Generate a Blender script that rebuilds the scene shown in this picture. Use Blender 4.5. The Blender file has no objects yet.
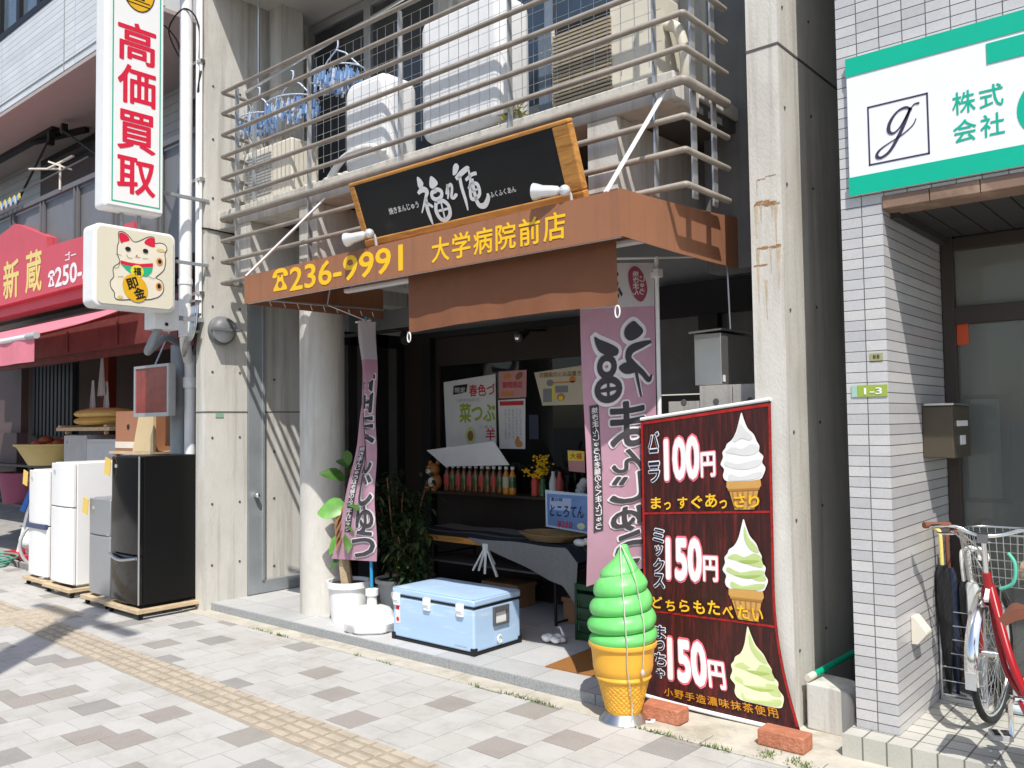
import bpy, math, random
from mathutils import Vector, Matrix
random.seed(7)
C = bpy.context.scene.collection
SC = bpy.context.scene
R_ = math.radians

# ---------------------------------------------------------------- camera, sky, sun, exposure
cam = bpy.data.cameras.new('camera')
cam.sensor_width = 36.0
cam.lens = 859.6 / 1024 * 36
cam.clip_start = 0.05
cam.clip_end = 2000
cam_o = bpy.data.objects.new('camera', cam)
C.objects.link(cam_o)
# camera axes found from the vanishing points of the facade
vx = Vector((490 + 512, 436 - 384, 859.6)).normalized()
vy = Vector((1251 - 512, -(413 - 384), -859.6))
vy = (vy - vx * vx.dot(vy)).normalized()
vz = vx.cross(vy)
mw = Matrix((vx, vy, vz)).to_4x4()
mw.translation = (0, 0, 1.65)
cam_o.matrix_world = mw
SC.camera = cam_o

SUN = Vector((-1.0, 1.0, -2.05)).normalized()
world = bpy.data.worlds.new('World')
SC.world = world
world.use_nodes = True
nt = world.node_tree
nt.nodes.clear()
sky = nt.nodes.new('ShaderNodeTexSky')
sky.sky_type = 'NISHITA'
sky.sun_disc = False
sky.sun_elevation = math.asin(-SUN.z)
sky.sun_rotation = R_(135)
sky.air_density = 1.0
sky.dust_density = 1.5
bgn = nt.nodes.new('ShaderNodeBackground')
bgn.inputs['Strength'].default_value = 0.15
wo = nt.nodes.new('ShaderNodeOutputWorld')
nt.links.new(sky.outputs[0], bgn.inputs['Color'])
nt.links.new(bgn.outputs[0], wo.inputs['Surface'])
sun = bpy.data.lights.new('sun', 'SUN')
sun.energy = 4.3
sun.angle = R_(0.5)
sun.color = (1.0, 0.955, 0.89)
sun_o = bpy.data.objects.new('sun', sun)
C.objects.link(sun_o)
sun_o.rotation_euler = SUN.to_track_quat('-Z', 'Y').to_euler()
sun_o.location = (6, -6, 14)
SC.view_settings.view_transform = 'Standard'
SC.view_settings.look = 'None'
SC.view_settings.exposure = 0.22
SC.view_settings.gamma = 1.0
SC.view_settings.use_curve_mapping = False

# ---------------------------------------------------------------- materials
MATS = {}
def mat(name, col, rough=0.6, metal=0.0, var=0.12, scale=6.0, bump=0.0, bscale=60.0, spec=0.4,
        emit=None, col2=None, c2scale=2.0, c2lo=0.5, c2hi=0.62, stretch=(1, 1, 1), coat=0.0, streak=None):
    m = bpy.data.materials.new(name)
    m.use_nodes = True
    n = m.node_tree.nodes
    L = m.node_tree.links
    b = n['Principled BSDF']
    b.inputs['Roughness'].default_value = rough
    b.inputs['Metallic'].default_value = metal
    b.inputs['Specular IOR Level'].default_value = spec
    b.inputs['Coat Weight'].default_value = coat
    tc = n.new('ShaderNodeTexCoord')
    mp = n.new('ShaderNodeMapping')
    mp.inputs['Scale'].default_value = stretch
    L.new(tc.outputs['Object'], mp.inputs['Vector'])
    nz = n.new('ShaderNodeTexNoise')
    nz.inputs['Scale'].default_value = scale
    nz.inputs['Detail'].default_value = 6
    nz.inputs['Roughness'].default_value = 0.65
    L.new(mp.outputs[0], nz.inputs['Vector'])
    mr = n.new('ShaderNodeMapRange')
    mr.inputs['From Min'].default_value = 0.3
    mr.inputs['From Max'].default_value = 0.7
    mr.inputs['To Min'].default_value = 1 - var
    mr.inputs['To Max'].default_value = 1 + var
    L.new(nz.outputs['Fac'], mr.inputs['Value'])
    base = n.new('ShaderNodeRGB')
    base.outputs[0].default_value = (*col, 1)
    src = base.outputs[0]
    if col2:
        n2 = n.new('ShaderNodeTexNoise')
        n2.inputs['Scale'].default_value = c2scale
        n2.inputs['Detail'].default_value = 8
        n2.inputs['Roughness'].default_value = 0.7
        L.new(mp.outputs[0], n2.inputs['Vector'])
        m2 = n.new('ShaderNodeMapRange')
        m2.inputs['From Min'].default_value = c2lo
        m2.inputs['From Max'].default_value = c2hi
        L.new(n2.outputs['Fac'], m2.inputs['Value'])
        mx = n.new('ShaderNodeMixRGB')
        mx.inputs[2].default_value = (*col2, 1)
        L.new(m2.outputs[0], mx.inputs[0])
        L.new(src, mx.inputs[1])
        src = mx.outputs[0]
    if streak:      # weathering that has run down the face: (colour, amount)
        m3 = n.new('ShaderNodeMapping')
        m3.inputs['Scale'].default_value = (7, 7, 0.35)
        L.new(tc.outputs['Object'], m3.inputs['Vector'])
        n3 = n.new('ShaderNodeTexNoise')
        n3.inputs['Scale'].default_value = 1.6
        n3.inputs['Detail'].default_value = 7
        n3.inputs['Roughness'].default_value = 0.6
        L.new(m3.outputs[0], n3.inputs['Vector'])
        r3 = n.new('ShaderNodeMapRange')
        r3.inputs['From Min'].default_value = 0.5
        r3.inputs['From Max'].default_value = 0.72
        r3.inputs['To Max'].default_value = streak[1]
        L.new(n3.outputs['Fac'], r3.inputs['Value'])
        x3 = n.new('ShaderNodeMixRGB')
        x3.inputs[2].default_value = (*streak[0], 1)
        L.new(r3.outputs[0], x3.inputs[0])
        L.new(src, x3.inputs[1])
        src = x3.outputs[0]
        # pores
        v3 = n.new('ShaderNodeTexVoronoi')
        v3.inputs['Scale'].default_value = 28
        L.new(tc.outputs['Object'], v3.inputs['Vector'])
        r4 = n.new('ShaderNodeMapRange')
        r4.inputs['From Min'].default_value = 0.10
        r4.inputs['From Max'].default_value = 0.05
        r4.inputs['To Max'].default_value = 0.45
        L.new(v3.outputs['Distance'], r4.inputs['Value'])
        x4 = n.new('ShaderNodeMixRGB')
        x4.inputs[2].default_value = (*[c * 0.45 for c in col], 1)
        L.new(r4.outputs[0], x4.inputs[0])
        L.new(src, x4.inputs[1])
        src = x4.outputs[0]
    hs = n.new('ShaderNodeHueSaturation')
    L.new(src, hs.inputs['Color'])
    L.new(mr.outputs[0], hs.inputs['Value'])
    L.new(hs.outputs[0], b.inputs['Base Color'])
    if bump:
        bn = n.new('ShaderNodeTexNoise')
        bn.inputs['Scale'].default_value = bscale
        bn.inputs['Detail'].default_value = 4
        L.new(mp.outputs[0], bn.inputs['Vector'])
        bp = n.new('ShaderNodeBump')
        bp.inputs['Strength'].default_value = bump
        bp.inputs['Distance'].default_value = 0.01
        L.new(bn.outputs['Fac'], bp.inputs['Height'])
        L.new(bp.outputs[0], b.inputs['Normal'])
    if emit:
        b.inputs['Emission Color'].default_value = (*emit[:3], 1)
        b.inputs['Emission Strength'].default_value = emit[3]
    MATS[name] = m
    return m

def flat(name, col, rough=0.5, **k):
    k.setdefault('var', 0.05)
    return mat(name, col, rough, **k)

def glass(name, tint=(0.6, 0.65, 0.65), clear=0.5, rough=0.03):
    m = bpy.data.materials.new(name)
    m.use_nodes = True
    n = m.node_tree.nodes
    L = m.node_tree.links
    n.clear()
    o = n.new('ShaderNodeOutputMaterial')
    t = n.new('ShaderNodeBsdfTransparent')
    t.inputs[0].default_value = (*tint, 1)
    g = n.new('ShaderNodeBsdfGlossy')
    g.inputs['Roughness'].default_value = rough
    f = n.new('ShaderNodeFresnel')
    f.inputs['IOR'].default_value = 1.5
    mx = n.new('ShaderNodeMixShader')
    L.new(f.outputs[0], mx.inputs[0])
    L.new(t.outputs[0], mx.inputs[1])
    L.new(g.outputs[0], mx.inputs[2])
    d = n.new('ShaderNodeBsdfDiffuse')
    d.inputs[0].default_value = (*[c * 0.5 for c in tint], 1)
    m2 = n.new('ShaderNodeMixShader')
    m2.inputs[0].default_value = 1 - clear
    L.new(mx.outputs[0], m2.inputs[1])
    L.new(d.outputs[0], m2.inputs[2])
    L.new(m2.outputs[0], o.inputs['Surface'])
    MATS[name] = m
    return m

def translucent(name, col, k=0.35, var=0.08):
    m = mat(name, col, 0.75, var=var, scale=9, bump=0.05, bscale=300)
    n = m.node_tree.nodes
    L = m.node_tree.links
    o = [x for x in n if x.type == 'OUTPUT_MATERIAL'][0]
    b = n['Principled BSDF']
    t = n.new('ShaderNodeBsdfTranslucent')
    t.inputs[0].default_value = (*col, 1)
    mx = n.new('ShaderNodeMixShader')
    mx.inputs[0].default_value = k
    L.new(b.outputs[0], mx.inputs[1])
    L.new(t.outputs[0], mx.inputs[2])
    L.new(mx.outputs[0], o.inputs['Surface'])
    return m

def tiles(name, tile, gap_col, w, h, gap, offset=0.0, cols=None, rough=0.5, axes='XY', rot=0.0, seedoff=0.0, bump=0.5, shift=(0, 0), speck=0.06, gum=0.0, vary=0.05):
    """brick material in the plane named by axes ('XY', 'XZ', 'YZ' : first = along the row)"""
    m = bpy.data.materials.new(name)
    m.use_nodes = True
    n = m.node_tree.nodes
    L = m.node_tree.links
    b = n['Principled BSDF']
    b.inputs['Roughness'].default_value = rough
    tc = n.new('ShaderNodeTexCoord')
    mp0 = n.new('ShaderNodeMapping')
    mp0.inputs['Rotation'].default_value = (0, 0, rot)
    L.new(tc.outputs['Object'], mp0.inputs['Vector'])
    sp = n.new('ShaderNodeSeparateXYZ')
    L.new(mp0.outputs[0], sp.inputs[0])
    cb = n.new('ShaderNodeCombineXYZ')
    for i, a in enumerate(axes):
        ad = n.new('ShaderNodeMath')
        ad.operation = 'ADD'
        ad.inputs[1].default_value = shift[i] + 100 * (w if i == 0 else h)
        L.new(sp.outputs[a], ad.inputs[0])
        L.new(ad.outputs[0], cb.inputs[i])
    br = n.new('ShaderNodeTexBrick')
    br.offset = offset
    br.offset_frequency = 2
    br.squash = 1.0
    br.inputs['Scale'].default_value = 1.0
    br.inputs['Brick Width'].default_value = w
    br.inputs['Row Height'].default_value = h
    br.inputs['Mortar Size'].default_value = gap
    br.inputs['Mortar Smooth'].default_value = 0.15
    br.inputs['Color1'].default_value = (0, 0, 0, 1)
    br.inputs['Color2'].default_value = (1, 1, 1, 1)
    br.inputs['Mortar'].default_value = (0, 0, 0, 1)
    L.new(cb.outputs[0], br.inputs['Vector'])
    ramp = n.new('ShaderNodeValToRGB')
    ramp.color_ramp.interpolation = 'CONSTANT'
    els = cols or [(0.0, tile)]
    while len(ramp.color_ramp.elements) > 1:
        ramp.color_ramp.elements.remove(ramp.color_ramp.elements[-1])
    ramp.color_ramp.elements[0].position = els[0][0]
    ramp.color_ramp.elements[0].color = (*els[0][1], 1)
    for p, c in els[1:]:
        e = ramp.color_ramp.elements.new(p)
        e.color = (*c, 1)
    L.new(br.outputs['Color'], ramp.inputs[0])
    # speckle, large stains and per-tile value change
    n1 = n.new('ShaderNodeTexNoise')
    n1.inputs['Scale'].default_value = 140
    n1.inputs['Detail'].default_value = 3
    L.new(tc.outputs['Object'], n1.inputs['Vector'])
    n2 = n.new('ShaderNodeTexNoise')
    n2.inputs['Scale'].default_value = 1.7
    n2.inputs['Detail'].default_value = 8
    n2.inputs['Roughness'].default_value = 0.7
    L.new(tc.outputs['Object'], n2.inputs['Vector'])
    def rng(s, lo, hi, a=0.3, z=0.7):
        r = n.new('ShaderNodeMapRange')
        r.inputs['From Min'].default_value = a
        r.inputs['From Max'].default_value = z
        r.inputs['To Min'].default_value = lo
        r.inputs['To Max'].default_value = hi
        L.new(s, r.inputs['Value'])
        return r.outputs[0]
    ml = n.new('ShaderNodeMath')
    ml.operation = 'MULTIPLY'
    L.new(rng(n1.outputs['Fac'], 1 - speck, 1 + speck), ml.inputs[0])
    L.new(rng(n2.outputs['Fac'], 0.88, 1.08), ml.inputs[1])
    ml2 = n.new('ShaderNodeMath')
    ml2.operation = 'MULTIPLY'
    L.new(ml.outputs[0], ml2.inputs[0])
    L.new(rng(br.outputs['Color'], 1 - vary, 1 + vary, 0, 1), ml2.inputs[1])
    hs = n.new('ShaderNodeHueSaturation')
    L.new(ramp.outputs[0], hs.inputs['Color'])
    L.new(ml2.outputs[0], hs.inputs['Value'])
    mx = n.new('ShaderNodeMixRGB')
    L.new(br.outputs['Fac'], mx.inputs[0])
    L.new(hs.outputs[0], mx.inputs[1])
    mx.inputs[2].default_value = (*gap_col, 1)
    last = mx.outputs[0]
    if gum:     # trodden-in spots
        vo = n.new('ShaderNodeTexVoronoi')
        vo.inputs['Scale'].default_value = 2.6
        L.new(tc.outputs['Object'], vo.inputs['Vector'])
        gr_ = rng(vo.outputs['Distance'], gum, 0.0, 0.03, 0.055)
        mg = n.new('ShaderNodeMixRGB')
        mg.inputs[2].default_value = (0.10, 0.095, 0.09, 1)
        L.new(gr_, mg.inputs[0])
        L.new(last, mg.inputs[1])
        n5 = n.new('ShaderNodeTexNoise')
        n5.inputs['Scale'].default_value = 4.5
        n5.inputs['Detail'].default_value = 10
        n5.inputs['Roughness'].default_value = 0.75
        L.new(tc.outputs['Object'], n5.inputs['Vector'])
        md = n.new('ShaderNodeMixRGB')
        md.inputs[2].default_value = (0.30, 0.285, 0.255, 1)
        L.new(rng(n5.outputs['Fac'], 0.0, 0.5, 0.5, 0.72), md.inputs[0])
        L.new(mg.outputs[0], md.inputs[1])
        last = md.outputs[0]
    L.new(last, b.inputs['Base Color'])
    inv = n.new('ShaderNodeMath')
    inv.operation = 'SUBTRACT'
    inv.inputs[0].default_value = 1
    L.new(br.outputs['Fac'], inv.inputs[1])
    bp = n.new('ShaderNodeBump')
    bp.inputs['Strength'].default_value = bump
    bp.inputs['Distance'].default_value = 0.004
    L.new(inv.outputs[0], bp.inputs['Height'])
    L.new(bp.outputs[0], b.inputs['Normal'])
    MATS[name] = m
    return m

# ---------------------------------------------------------------- mesh building
ORG = {}          # object -> world origin its mesh is relative to
class MB:
    def __init__(s):
        s.v = []; s.f = []; s.mi = []; s.cur = 0; s.T = None
    def add(s, V, F):
        n = len(s.v)
        if s.T is not None:
            V = [s.T @ Vector(p) for p in V]
        s.v += [tuple(p) for p in V]
        for f in F:
            s.f.append(tuple(i + n for i in f)); s.mi.append(s.cur)
        return s
    def mat(s, i):
        s.cur = i; return s
    def box(s, x0, x1, y0, y1, z0, z1):
        V = [(x, y, z) for z in (z0, z1) for y in (y0, y1) for x in (x0, x1)]
        return s.add(V, [(0, 2, 3, 1), (4, 5, 7, 6), (0, 1, 5, 4), (2, 6, 7, 3), (0, 4, 6, 2), (1, 3, 7, 5)])
    def obox(s, c, a, b, d):
        c, a, b, d = map(Vector, (c, a, b, d))
        V = [c + a * x + b * y + d * z for z in (-1, 1) for y in (-1, 1) for x in (-1, 1)]
        F = [(0, 2, 3, 1), (4, 5, 7, 6), (0, 1, 5, 4), (2, 6, 7, 3), (0, 4, 6, 2), (1, 3, 7, 5)]
        if a.cross(b).dot(d) < 0:
            F = [f[::-1] for f in F]
        return s.add(V, F)
    def bar(s, p, q, w, h, up=(0, 0, 1)):
        p, q = Vector(p), Vector(q)
        d = (q - p) / 2
        u = Vector(up)
        if abs(d.normalized().dot(u)) > 0.98:
            u = Vector((1, 0, 0))
        a = d.cross(u).normalized()
        b = a.cross(d).normalized()
        return s.obox((p + q) / 2, d, a * w / 2, b * h / 2)
    def cyl(s, p, q, r, r2=None, n=16, cap=True):
        p, q = Vector(p), Vector(q)
        r2 = r if r2 is None else r2
        d = (q - p).normalized()
        a = d.cross(Vector((0, 0, 1)) if abs(d.z) < 0.95 else Vector((1, 0, 0))).normalized()
        b = d.cross(a)
        V = []
        for c, rr in ((p, r), (q, r2)):
            for i in range(n):
                t = 2 * math.pi * i / n
                V.append(c + a * math.cos(t) * rr + b * math.sin(t) * rr)
        F = [(i, (i + 1) % n, n + (i + 1) % n, n + i) for i in range(n)]
        if cap:
            F += [tuple(range(n))[::-1], tuple(range(n, 2 * n))]
        return s.add(V, F)
    def tube(s, pts, r, n=8, closed=False, rs=None):
        pts = [Vector(p) for p in pts]
        m = len(pts)
        V = []
        a = None
        for i, p in enumerate(pts):
            if closed:
                d = pts[(i + 1) % m] - pts[i - 1]
            else:
                d = pts[min(i + 1, m - 1)] - pts[max(i - 1, 0)]
            d.normalize()
            if a is None:
                a = d.cross(Vector((0, 0, 1)) if abs(d.z) < 0.9 else Vector((1, 0, 0))).normalized()
            else:
                a = (a - d * a.dot(d)).normalized()
            b = d.cross(a)
            rr = rs[i] if rs else r
            for k in range(n):
                t = 2 * math.pi * k / n
                V.append(p + a * math.cos(t) * rr + b * math.sin(t) * rr)
        F = []
        for i in range(m if closed else m - 1):
            j = (i + 1) % m
            for k in range(n):
                F.append((i * n + k, i * n + (k + 1) % n, j * n + (k + 1) % n, j * n + k))
        if not closed:
            F += [tuple(range(n))[::-1], tuple(range((m - 1) * n, m * n))]
        return s.add(V, F)
    def poly(s, P, O, U, W):
        """flat polygon in the plane O + x U + y W"""
        O, U, W = Vector(O), Vector(U), Vector(W)
        return s.add([O + U * x + W * y for x, y in P], [tuple(range(len(P)))])
    def prism(s, P, O, U, W, t):
        """polygon extruded backwards by t from the plane (front face on the plane)"""
        O, U, W = Vector(O), Vector(U), Vector(W)
        N = U.cross(W).normalized()
        area = sum(P[i - 1][0] * P[i][1] - P[i][0] * P[i - 1][1] for i in range(len(P)))
        if area < 0:
            P = P[::-1]
        n = len(P)
        V = [O + U * x + W * y for x, y in P] + [O + U * x + W * y - N * t for x, y in P]
        F = [tuple(range(n)), tuple(range(n, 2 * n))[::-1]]
        F += [(i, n + i, n + (i + 1) % n, (i + 1) % n) for i in range(n)]
        return s.add(V, F)
    def lathe(s, prof, c=(0, 0, 0), n=32, fn=None):
        """prof: list of (r, z); closed at ends when r = 0"""
        V = []
        for r, z in prof:
            for i in range(n):
                t = 2 * math.pi * i / n
                rr = fn(r, z, t) if fn else r
                V.append((c[0] + rr * math.cos(t), c[1] + rr * math.sin(t), c[2] + z))
        F = []
        for j in range(len(prof) - 1):
            for i in range(n):
                F.append((j * n + i, j * n + (i + 1) % n, (j + 1) * n + (i + 1) % n, (j + 1) * n + i))
        F.append(tuple(range(n))[::-1])
        F.append(tuple(range((len(prof) - 1) * n, len(prof) * n)))
        return s.add(V, F)
    def ball(s, c, r, sc=(1, 1, 1), n=12, m=8):
        V = []; F = []
        for j in range(m + 1):
            p = math.pi * j / m
            for i in range(n):
                t = 2 * math.pi * i / n
                V.append((c[0] + r * sc[0] * math.sin(p) * math.cos(t), c[1] + r * sc[1] * math.sin(p) * math.sin(t), c[2] - r * sc[2] * math.cos(p)))
        for j in range(m):
            for i in range(n):
                F.append((j * n + i, j * n + (i + 1) % n, (j + 1) * n + (i + 1) % n, (j + 1) * n + i))
        return s.add(V, F)
    def grid(s, fn, nu, nv):
        V = [fn(i / nu, j / nv) for j in range(nv + 1) for i in range(nu + 1)]
        F = [(j * (nu + 1) + i, j * (nu + 1) + i + 1, (j + 1) * (nu + 1) + i + 1, (j + 1) * (nu + 1) + i) for j in range(nv) for i in range(nu)]
        return s.add(V, F)
    def build(s, name, mats, parent=None, smooth=None, bevel=0, bseg=2, solid=0, label=None, kind=None, org=None):
        if not isinstance(mats, (list, tuple)):
            mats = [mats]
        if parent is not None:
            o0 = ORG[parent.name]
        elif org is not None:
            o0 = Vector(org)
        else:
            o0 = Vector((0, 0, 0))
        me = bpy.data.meshes.new(name)
        me.from_pydata([(v[0] - o0.x, v[1] - o0.y, v[2] - o0.z) for v in s.v], [], s.f)
        for m in mats:
            me.materials.append(MATS[m])
        me.polygons.foreach_set('material_index', s.mi)
        me.validate()
        if smooth is not None:
            me.polygons.foreach_set('use_smooth', [True] * len(me.polygons))
            me.set_sharp_from_angle(angle=R_(smooth))
        me.update()
        o = bpy.data.objects.new(name, me)
        C.objects.link(o)
        if parent is not None:
            o.parent = parent
        else:
            o.location = o0
        ORG[o.name] = o0
        if bevel:
            b = o.modifiers.new('bevel', 'BEVEL')
            b.width = bevel; b.segments = bseg; b.limit_method = 'ANGLE'; b.angle_limit = R_(35)
        if solid:
            b = o.modifiers.new('solid', 'SOLIDIFY')
            b.thickness = solid; b.offset = 0
            e = o.modifiers.new('edges', 'EDGE_SPLIT')
            e.split_angle = R_(45)
        if label: o['label'] = label
        if kind: o['kind'] = kind
        return o

def thing(name, label, cat, loc=(0, 0, 0), group=None):
    o = bpy.data.objects.new(name, None)
    C.objects.link(o)
    o.location = loc
    o.empty_display_size = 0.1
    o['label'] = label; o['category'] = cat
    if group: o['group'] = group
    ORG[o.name] = Vector(loc)
    return o
def tag(o, label, cat, group=None):
    o['label'] = label; o['category'] = cat
    if group: o['group'] = group
    return o
def dup(root, loc, label, rotz=None):
    r = root.copy(); C.objects.link(r); r.location = loc
    if rotz is not None: r.rotation_euler = (0, 0, rotz)
    r['label'] = label
    ORG[r.name] = Vector(loc)
    for ch in list(root.children):
        c = ch.copy(); C.objects.link(c); c.parent = r
        for g in list(ch.children):
            d = g.copy(); C.objects.link(d); d.parent = c
    return r

# ---------------------------------------------------------------- writing
_TX = {}
def glyphs(body, bold=0.0, res=3):
    k = (body, bold, res)
    if k in _TX: return _TX[k]
    cu = bpy.data.curves.new('writing', 'FONT')
    cu.body = body; cu.resolution_u = res; cu.offset = bold
    o = bpy.data.objects.new('writing', cu)
    C.objects.link(o)
    bpy.context.view_layer.update()
    dg = bpy.context.evaluated_depsgraph_get()
    me = bpy.data.meshes.new_from_object(o.evaluated_get(dg))
    V = [(v.co.x, v.co.y) for v in me.vertices]
    F = [tuple(p.vertices) for p in me.polygons]
    bpy.data.objects.remove(o); bpy.data.curves.remove(cu); bpy.data.meshes.remove(me)
    if not V: V = [(0, 0)]
    _TX[k] = (V, F)
    return _TX[k]
def txt(mb, body, mapf, x, y, w, h, bold=0.0, lift=0.002, mirror=False, keep=False, shear=0.0, ref=None, _dx=0.0, _dy=0.0):
    """fit the writing into the rectangle x..x+w, y..y+h of a 2D frame; mapf(x, y, lift) gives the 3D point"""
    if bold:
        # heavier strokes: copies set round a small circle, each a hair in front of the last
        n = 8 if bold < 0.04 else 14
        for i in range(n):
            t = 2 * math.pi * i / n
            txt(mb, body, mapf, x, y, w, h, 0.0, lift + 0.00006 * (i + 1), mirror, keep, shear, ref, bold * math.cos(t), bold * math.sin(t))
    V, F = glyphs(body, 0.0)
    xs = [p[0] for p in V]; ys = [p[1] for p in V]
    x0, x1, y0, y1 = min(xs), max(xs), min(ys), max(ys)
    sx = w / max(x1 - x0, 1e-6)
    sy = h / max(y1 - y0, 1e-6)
    if keep:
        k = min(sx, sy)
        x += (w - k * (x1 - x0)) / 2; y += (h - k * (y1 - y0)) / 2
        w = k * (x1 - x0)
        sx = sy = k
    P = []
    for p in V:
        px = (p[0] - x0 + _dx) * sx; py = (p[1] - y0 + _dy) * sy
        if mirror: px = w - px
        P.append(mapf(x + px + shear * py, y + py, lift))
    mb.add(P, [f[::-1] for f in F] if mirror else F)
def vtxt(mb, body, mapf, x, y, w, h, bold=0.0, lift=0.002, mirror=False, fill=0.9, ref=None):
    """vertical writing from the top down in the column x..x+w, y..y+h"""
    n = len(body)
    ch = h / n
    for i, c in enumerate(body):
        cw, hh = w, ch * fill
        if c in 'っゃゅょッャュョ': cw, hh = w * 0.72, hh * 0.72
        if c == 'ー': cw, hh = w * 0.22, hh
        txt(mb, c, mapf, x + (w - cw) / 2, y + h - (i + 1) * ch + (ch - hh) / 2, cw, hh, bold, lift, mirror, ref=ref)
def plane(O, U, W):
    O, U, W = Vector(O), Vector(U).normalized(), Vector(W).normalized()
    N = U.cross(W).normalized()
    return lambda x, y, l=0.0: O + U * x + W * y + N * l
def pol(mb, P, mapf, lift=0.002):
    mb.add([mapf(x, y, lift) for x, y in P], [tuple(range(len(P)))])
def rect(mb, x0, x1, y0, y1, mapf, lift=0.002):
    pol(mb, [(x0, y0), (x1, y0), (x1, y1), (x0, y1)], mapf, lift)
def ell(cx, cy, rx, ry, n=24, rot=0.0):
    P = []
    for i in range(n):
        t = 2 * math.pi * i / n
        a, b = rx * math.cos(t), ry * math.sin(t)
        P.append((cx + a * math.cos(rot) - b * math.sin(rot), cy + a * math.sin(rot) + b * math.cos(rot)))
    return P
def spline(P, n=6, closed=False):
    """Catmull-Rom through the points"""
    out = []
    m = len(P)
    dim = len(P[0])
    for i in range(m if closed else m - 1):
        if closed:
            a, b, c, d = P[i - 1], P[i], P[(i + 1) % m], P[(i + 2) % m]
        else:
            a, b, c, d = P[max(i - 1, 0)], P[i], P[i + 1], P[min(i + 2, m - 1)]
        for k in range(n):
            t = k / n
            out.append(tuple(0.5 * (2 * b[j] + (c[j] - a[j]) * t + (2 * a[j] - 5 * b[j] + 4 * c[j] - d[j]) * t * t + (3 * b[j] - a[j] - 3 * c[j] + d[j]) * t ** 3) for j in range(dim)))
    if not closed: out.append(tuple(P[-1]))
    return out
def stroke(mb, P, mapf, w, lift=0.002, n=6, closed=False):
    """brush stroke: P = (x, y[, width factor]) smoothed into a ribbon"""
    Q = [(p[0], p[1], p[2] if len(p) > 2 else 1.0) for p in P]
    Q = spline(Q, n, closed) if len(Q) > 2 else Q
    m = len(Q)
    V = []
    for i, q in enumerate(Q):
        a = Q[i - 1] if (i or closed) else Q[i]
        b = Q[(i + 1) % m] if (i < m - 1 or closed) else Q[i]
        dx, dy = b[0] - a[0], b[1] - a[1]
        l = math.hypot(dx, dy) or 1
        nx, ny = -dy / l, dx / l
        ww = w * q[2] / 2
        V.append(mapf(q[0] - nx * ww, q[1] - ny * ww, lift))
        V.append(mapf(q[0] + nx * ww, q[1] + ny * ww, lift))
    F = [(2 * i, 2 * ((i + 1) % m), 2 * ((i + 1) % m) + 1, 2 * i + 1) for i in range(m if closed else m - 1)]
    mb.add(V, F)
def phone(mb, mapf, x, y, w, h, lift=0.002):
    """telephone pictogram"""
    X = lambda a: x + a * w
    Y = lambda a: y + a * h
    pol(mb, [(X(a), Y(b)) for a, b in spline([(0, .62), (.02, .78), (.2, .95), (.5, 1), (.8, .95), (.98, .78), (1, .62), (.74, .62), (.7, .78), (.5, .8), (.3, .78), (.26, .62)], 3, True)], mapf, lift)
    body = [(0.05, 0), (.95, 0), (.95, .12), (.72, .42), (.68, .7), (.56, .7), (.56, .6), (.44, .6), (.44, .7), (.32, .7), (.28, .42), (.05, .12)]
    # body as two halves round a dial hole
    pol(mb, [(X(a), Y(b)) for a, b in [(.05, 0), (.5, 0), (.5, .1), (.4, .14), (.34, .26), (.4, .38), (.5, .42), (.5, .6), (.44, .6), (.44, .7), (.32, .7), (.28, .42), (.05, .12)]], mapf, lift)
    pol(mb, [(X(1 - a), Y(b)) for a, b in [(.05, 0), (.5, 0), (.5, .1), (.4, .14), (.34, .26), (.4, .38), (.5, .42), (.5, .6), (.44, .6), (.44, .7), (.32, .7), (.28, .42), (.05, .12)]][::-1], mapf, lift)
# ================================================================ materials of the place
mat('concrete', (0.60, 0.58, 0.53), 0.85, var=0.10, scale=3, bump=0.25, bscale=90, col2=(0.50, 0.475, 0.42), c2scale=1.6, c2lo=0.5, c2hi=0.7, stretch=(1, 1, 0.45), streak=((0.32, 0.29, 0.245), 0.7))
mat('concrete_grey', (0.36, 0.35, 0.325), 0.9, var=0.12, scale=3, bump=0.25, bscale=80, col2=(0.28, 0.27, 0.25), c2scale=2, stretch=(1, 1, 0.4), streak=((0.16, 0.155, 0.145), 0.6))
mat('concrete_joint', (0.10, 0.095, 0.09), 0.9)
mat('rust_pale', (0.50, 0.41, 0.29), 0.9, var=0.25, scale=25)
mat('rust', (0.34, 0.18, 0.08), 0.9, var=0.4, scale=25)
mat('grey_wall', (0.27, 0.27, 0.265), 0.8, var=0.08)
mat('upper_wall', (0.55, 0.53, 0.48), 0.8, var=0.08, scale=2)
mat('white_wall', (0.66, 0.68, 0.69), 0.55, var=0.04)
mat('dark_frame', (0.012, 0.011, 0.011), 0.45)
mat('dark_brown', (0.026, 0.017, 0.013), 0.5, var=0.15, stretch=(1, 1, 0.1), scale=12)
mat('black', (0.01, 0.01, 0.01), 0.5)
mat('dark_grey', (0.11, 0.11, 0.108), 0.7)  # plain even dark grey, used on several parts
mat('aluminium', (0.55, 0.56, 0.57), 0.4, metal=0.7, var=0.06)
mat('steel_grey', (0.30, 0.32, 0.33), 0.5, metal=0.25, var=0.12, scale=4)
mat('steel', (0.62, 0.62, 0.60), 0.28, metal=1.0, var=0.08)
mat('chrome', (0.85, 0.85, 0.85), 0.12, metal=1.0, var=0.02)
mat('rail_metal', (0.30, 0.265, 0.225), 0.55, metal=0.15, var=0.18, scale=9, col2=(0.28, 0.22, 0.16), c2scale=5, c2lo=0.55, c2hi=0.7)
mat('white_paint', (0.80, 0.80, 0.79), 0.4, var=0.05)
mat('white_plastic', (0.80, 0.80, 0.78), 0.45, var=0.04)
mat('cream', (0.66, 0.62, 0.52), 0.6, var=0.06)
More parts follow.
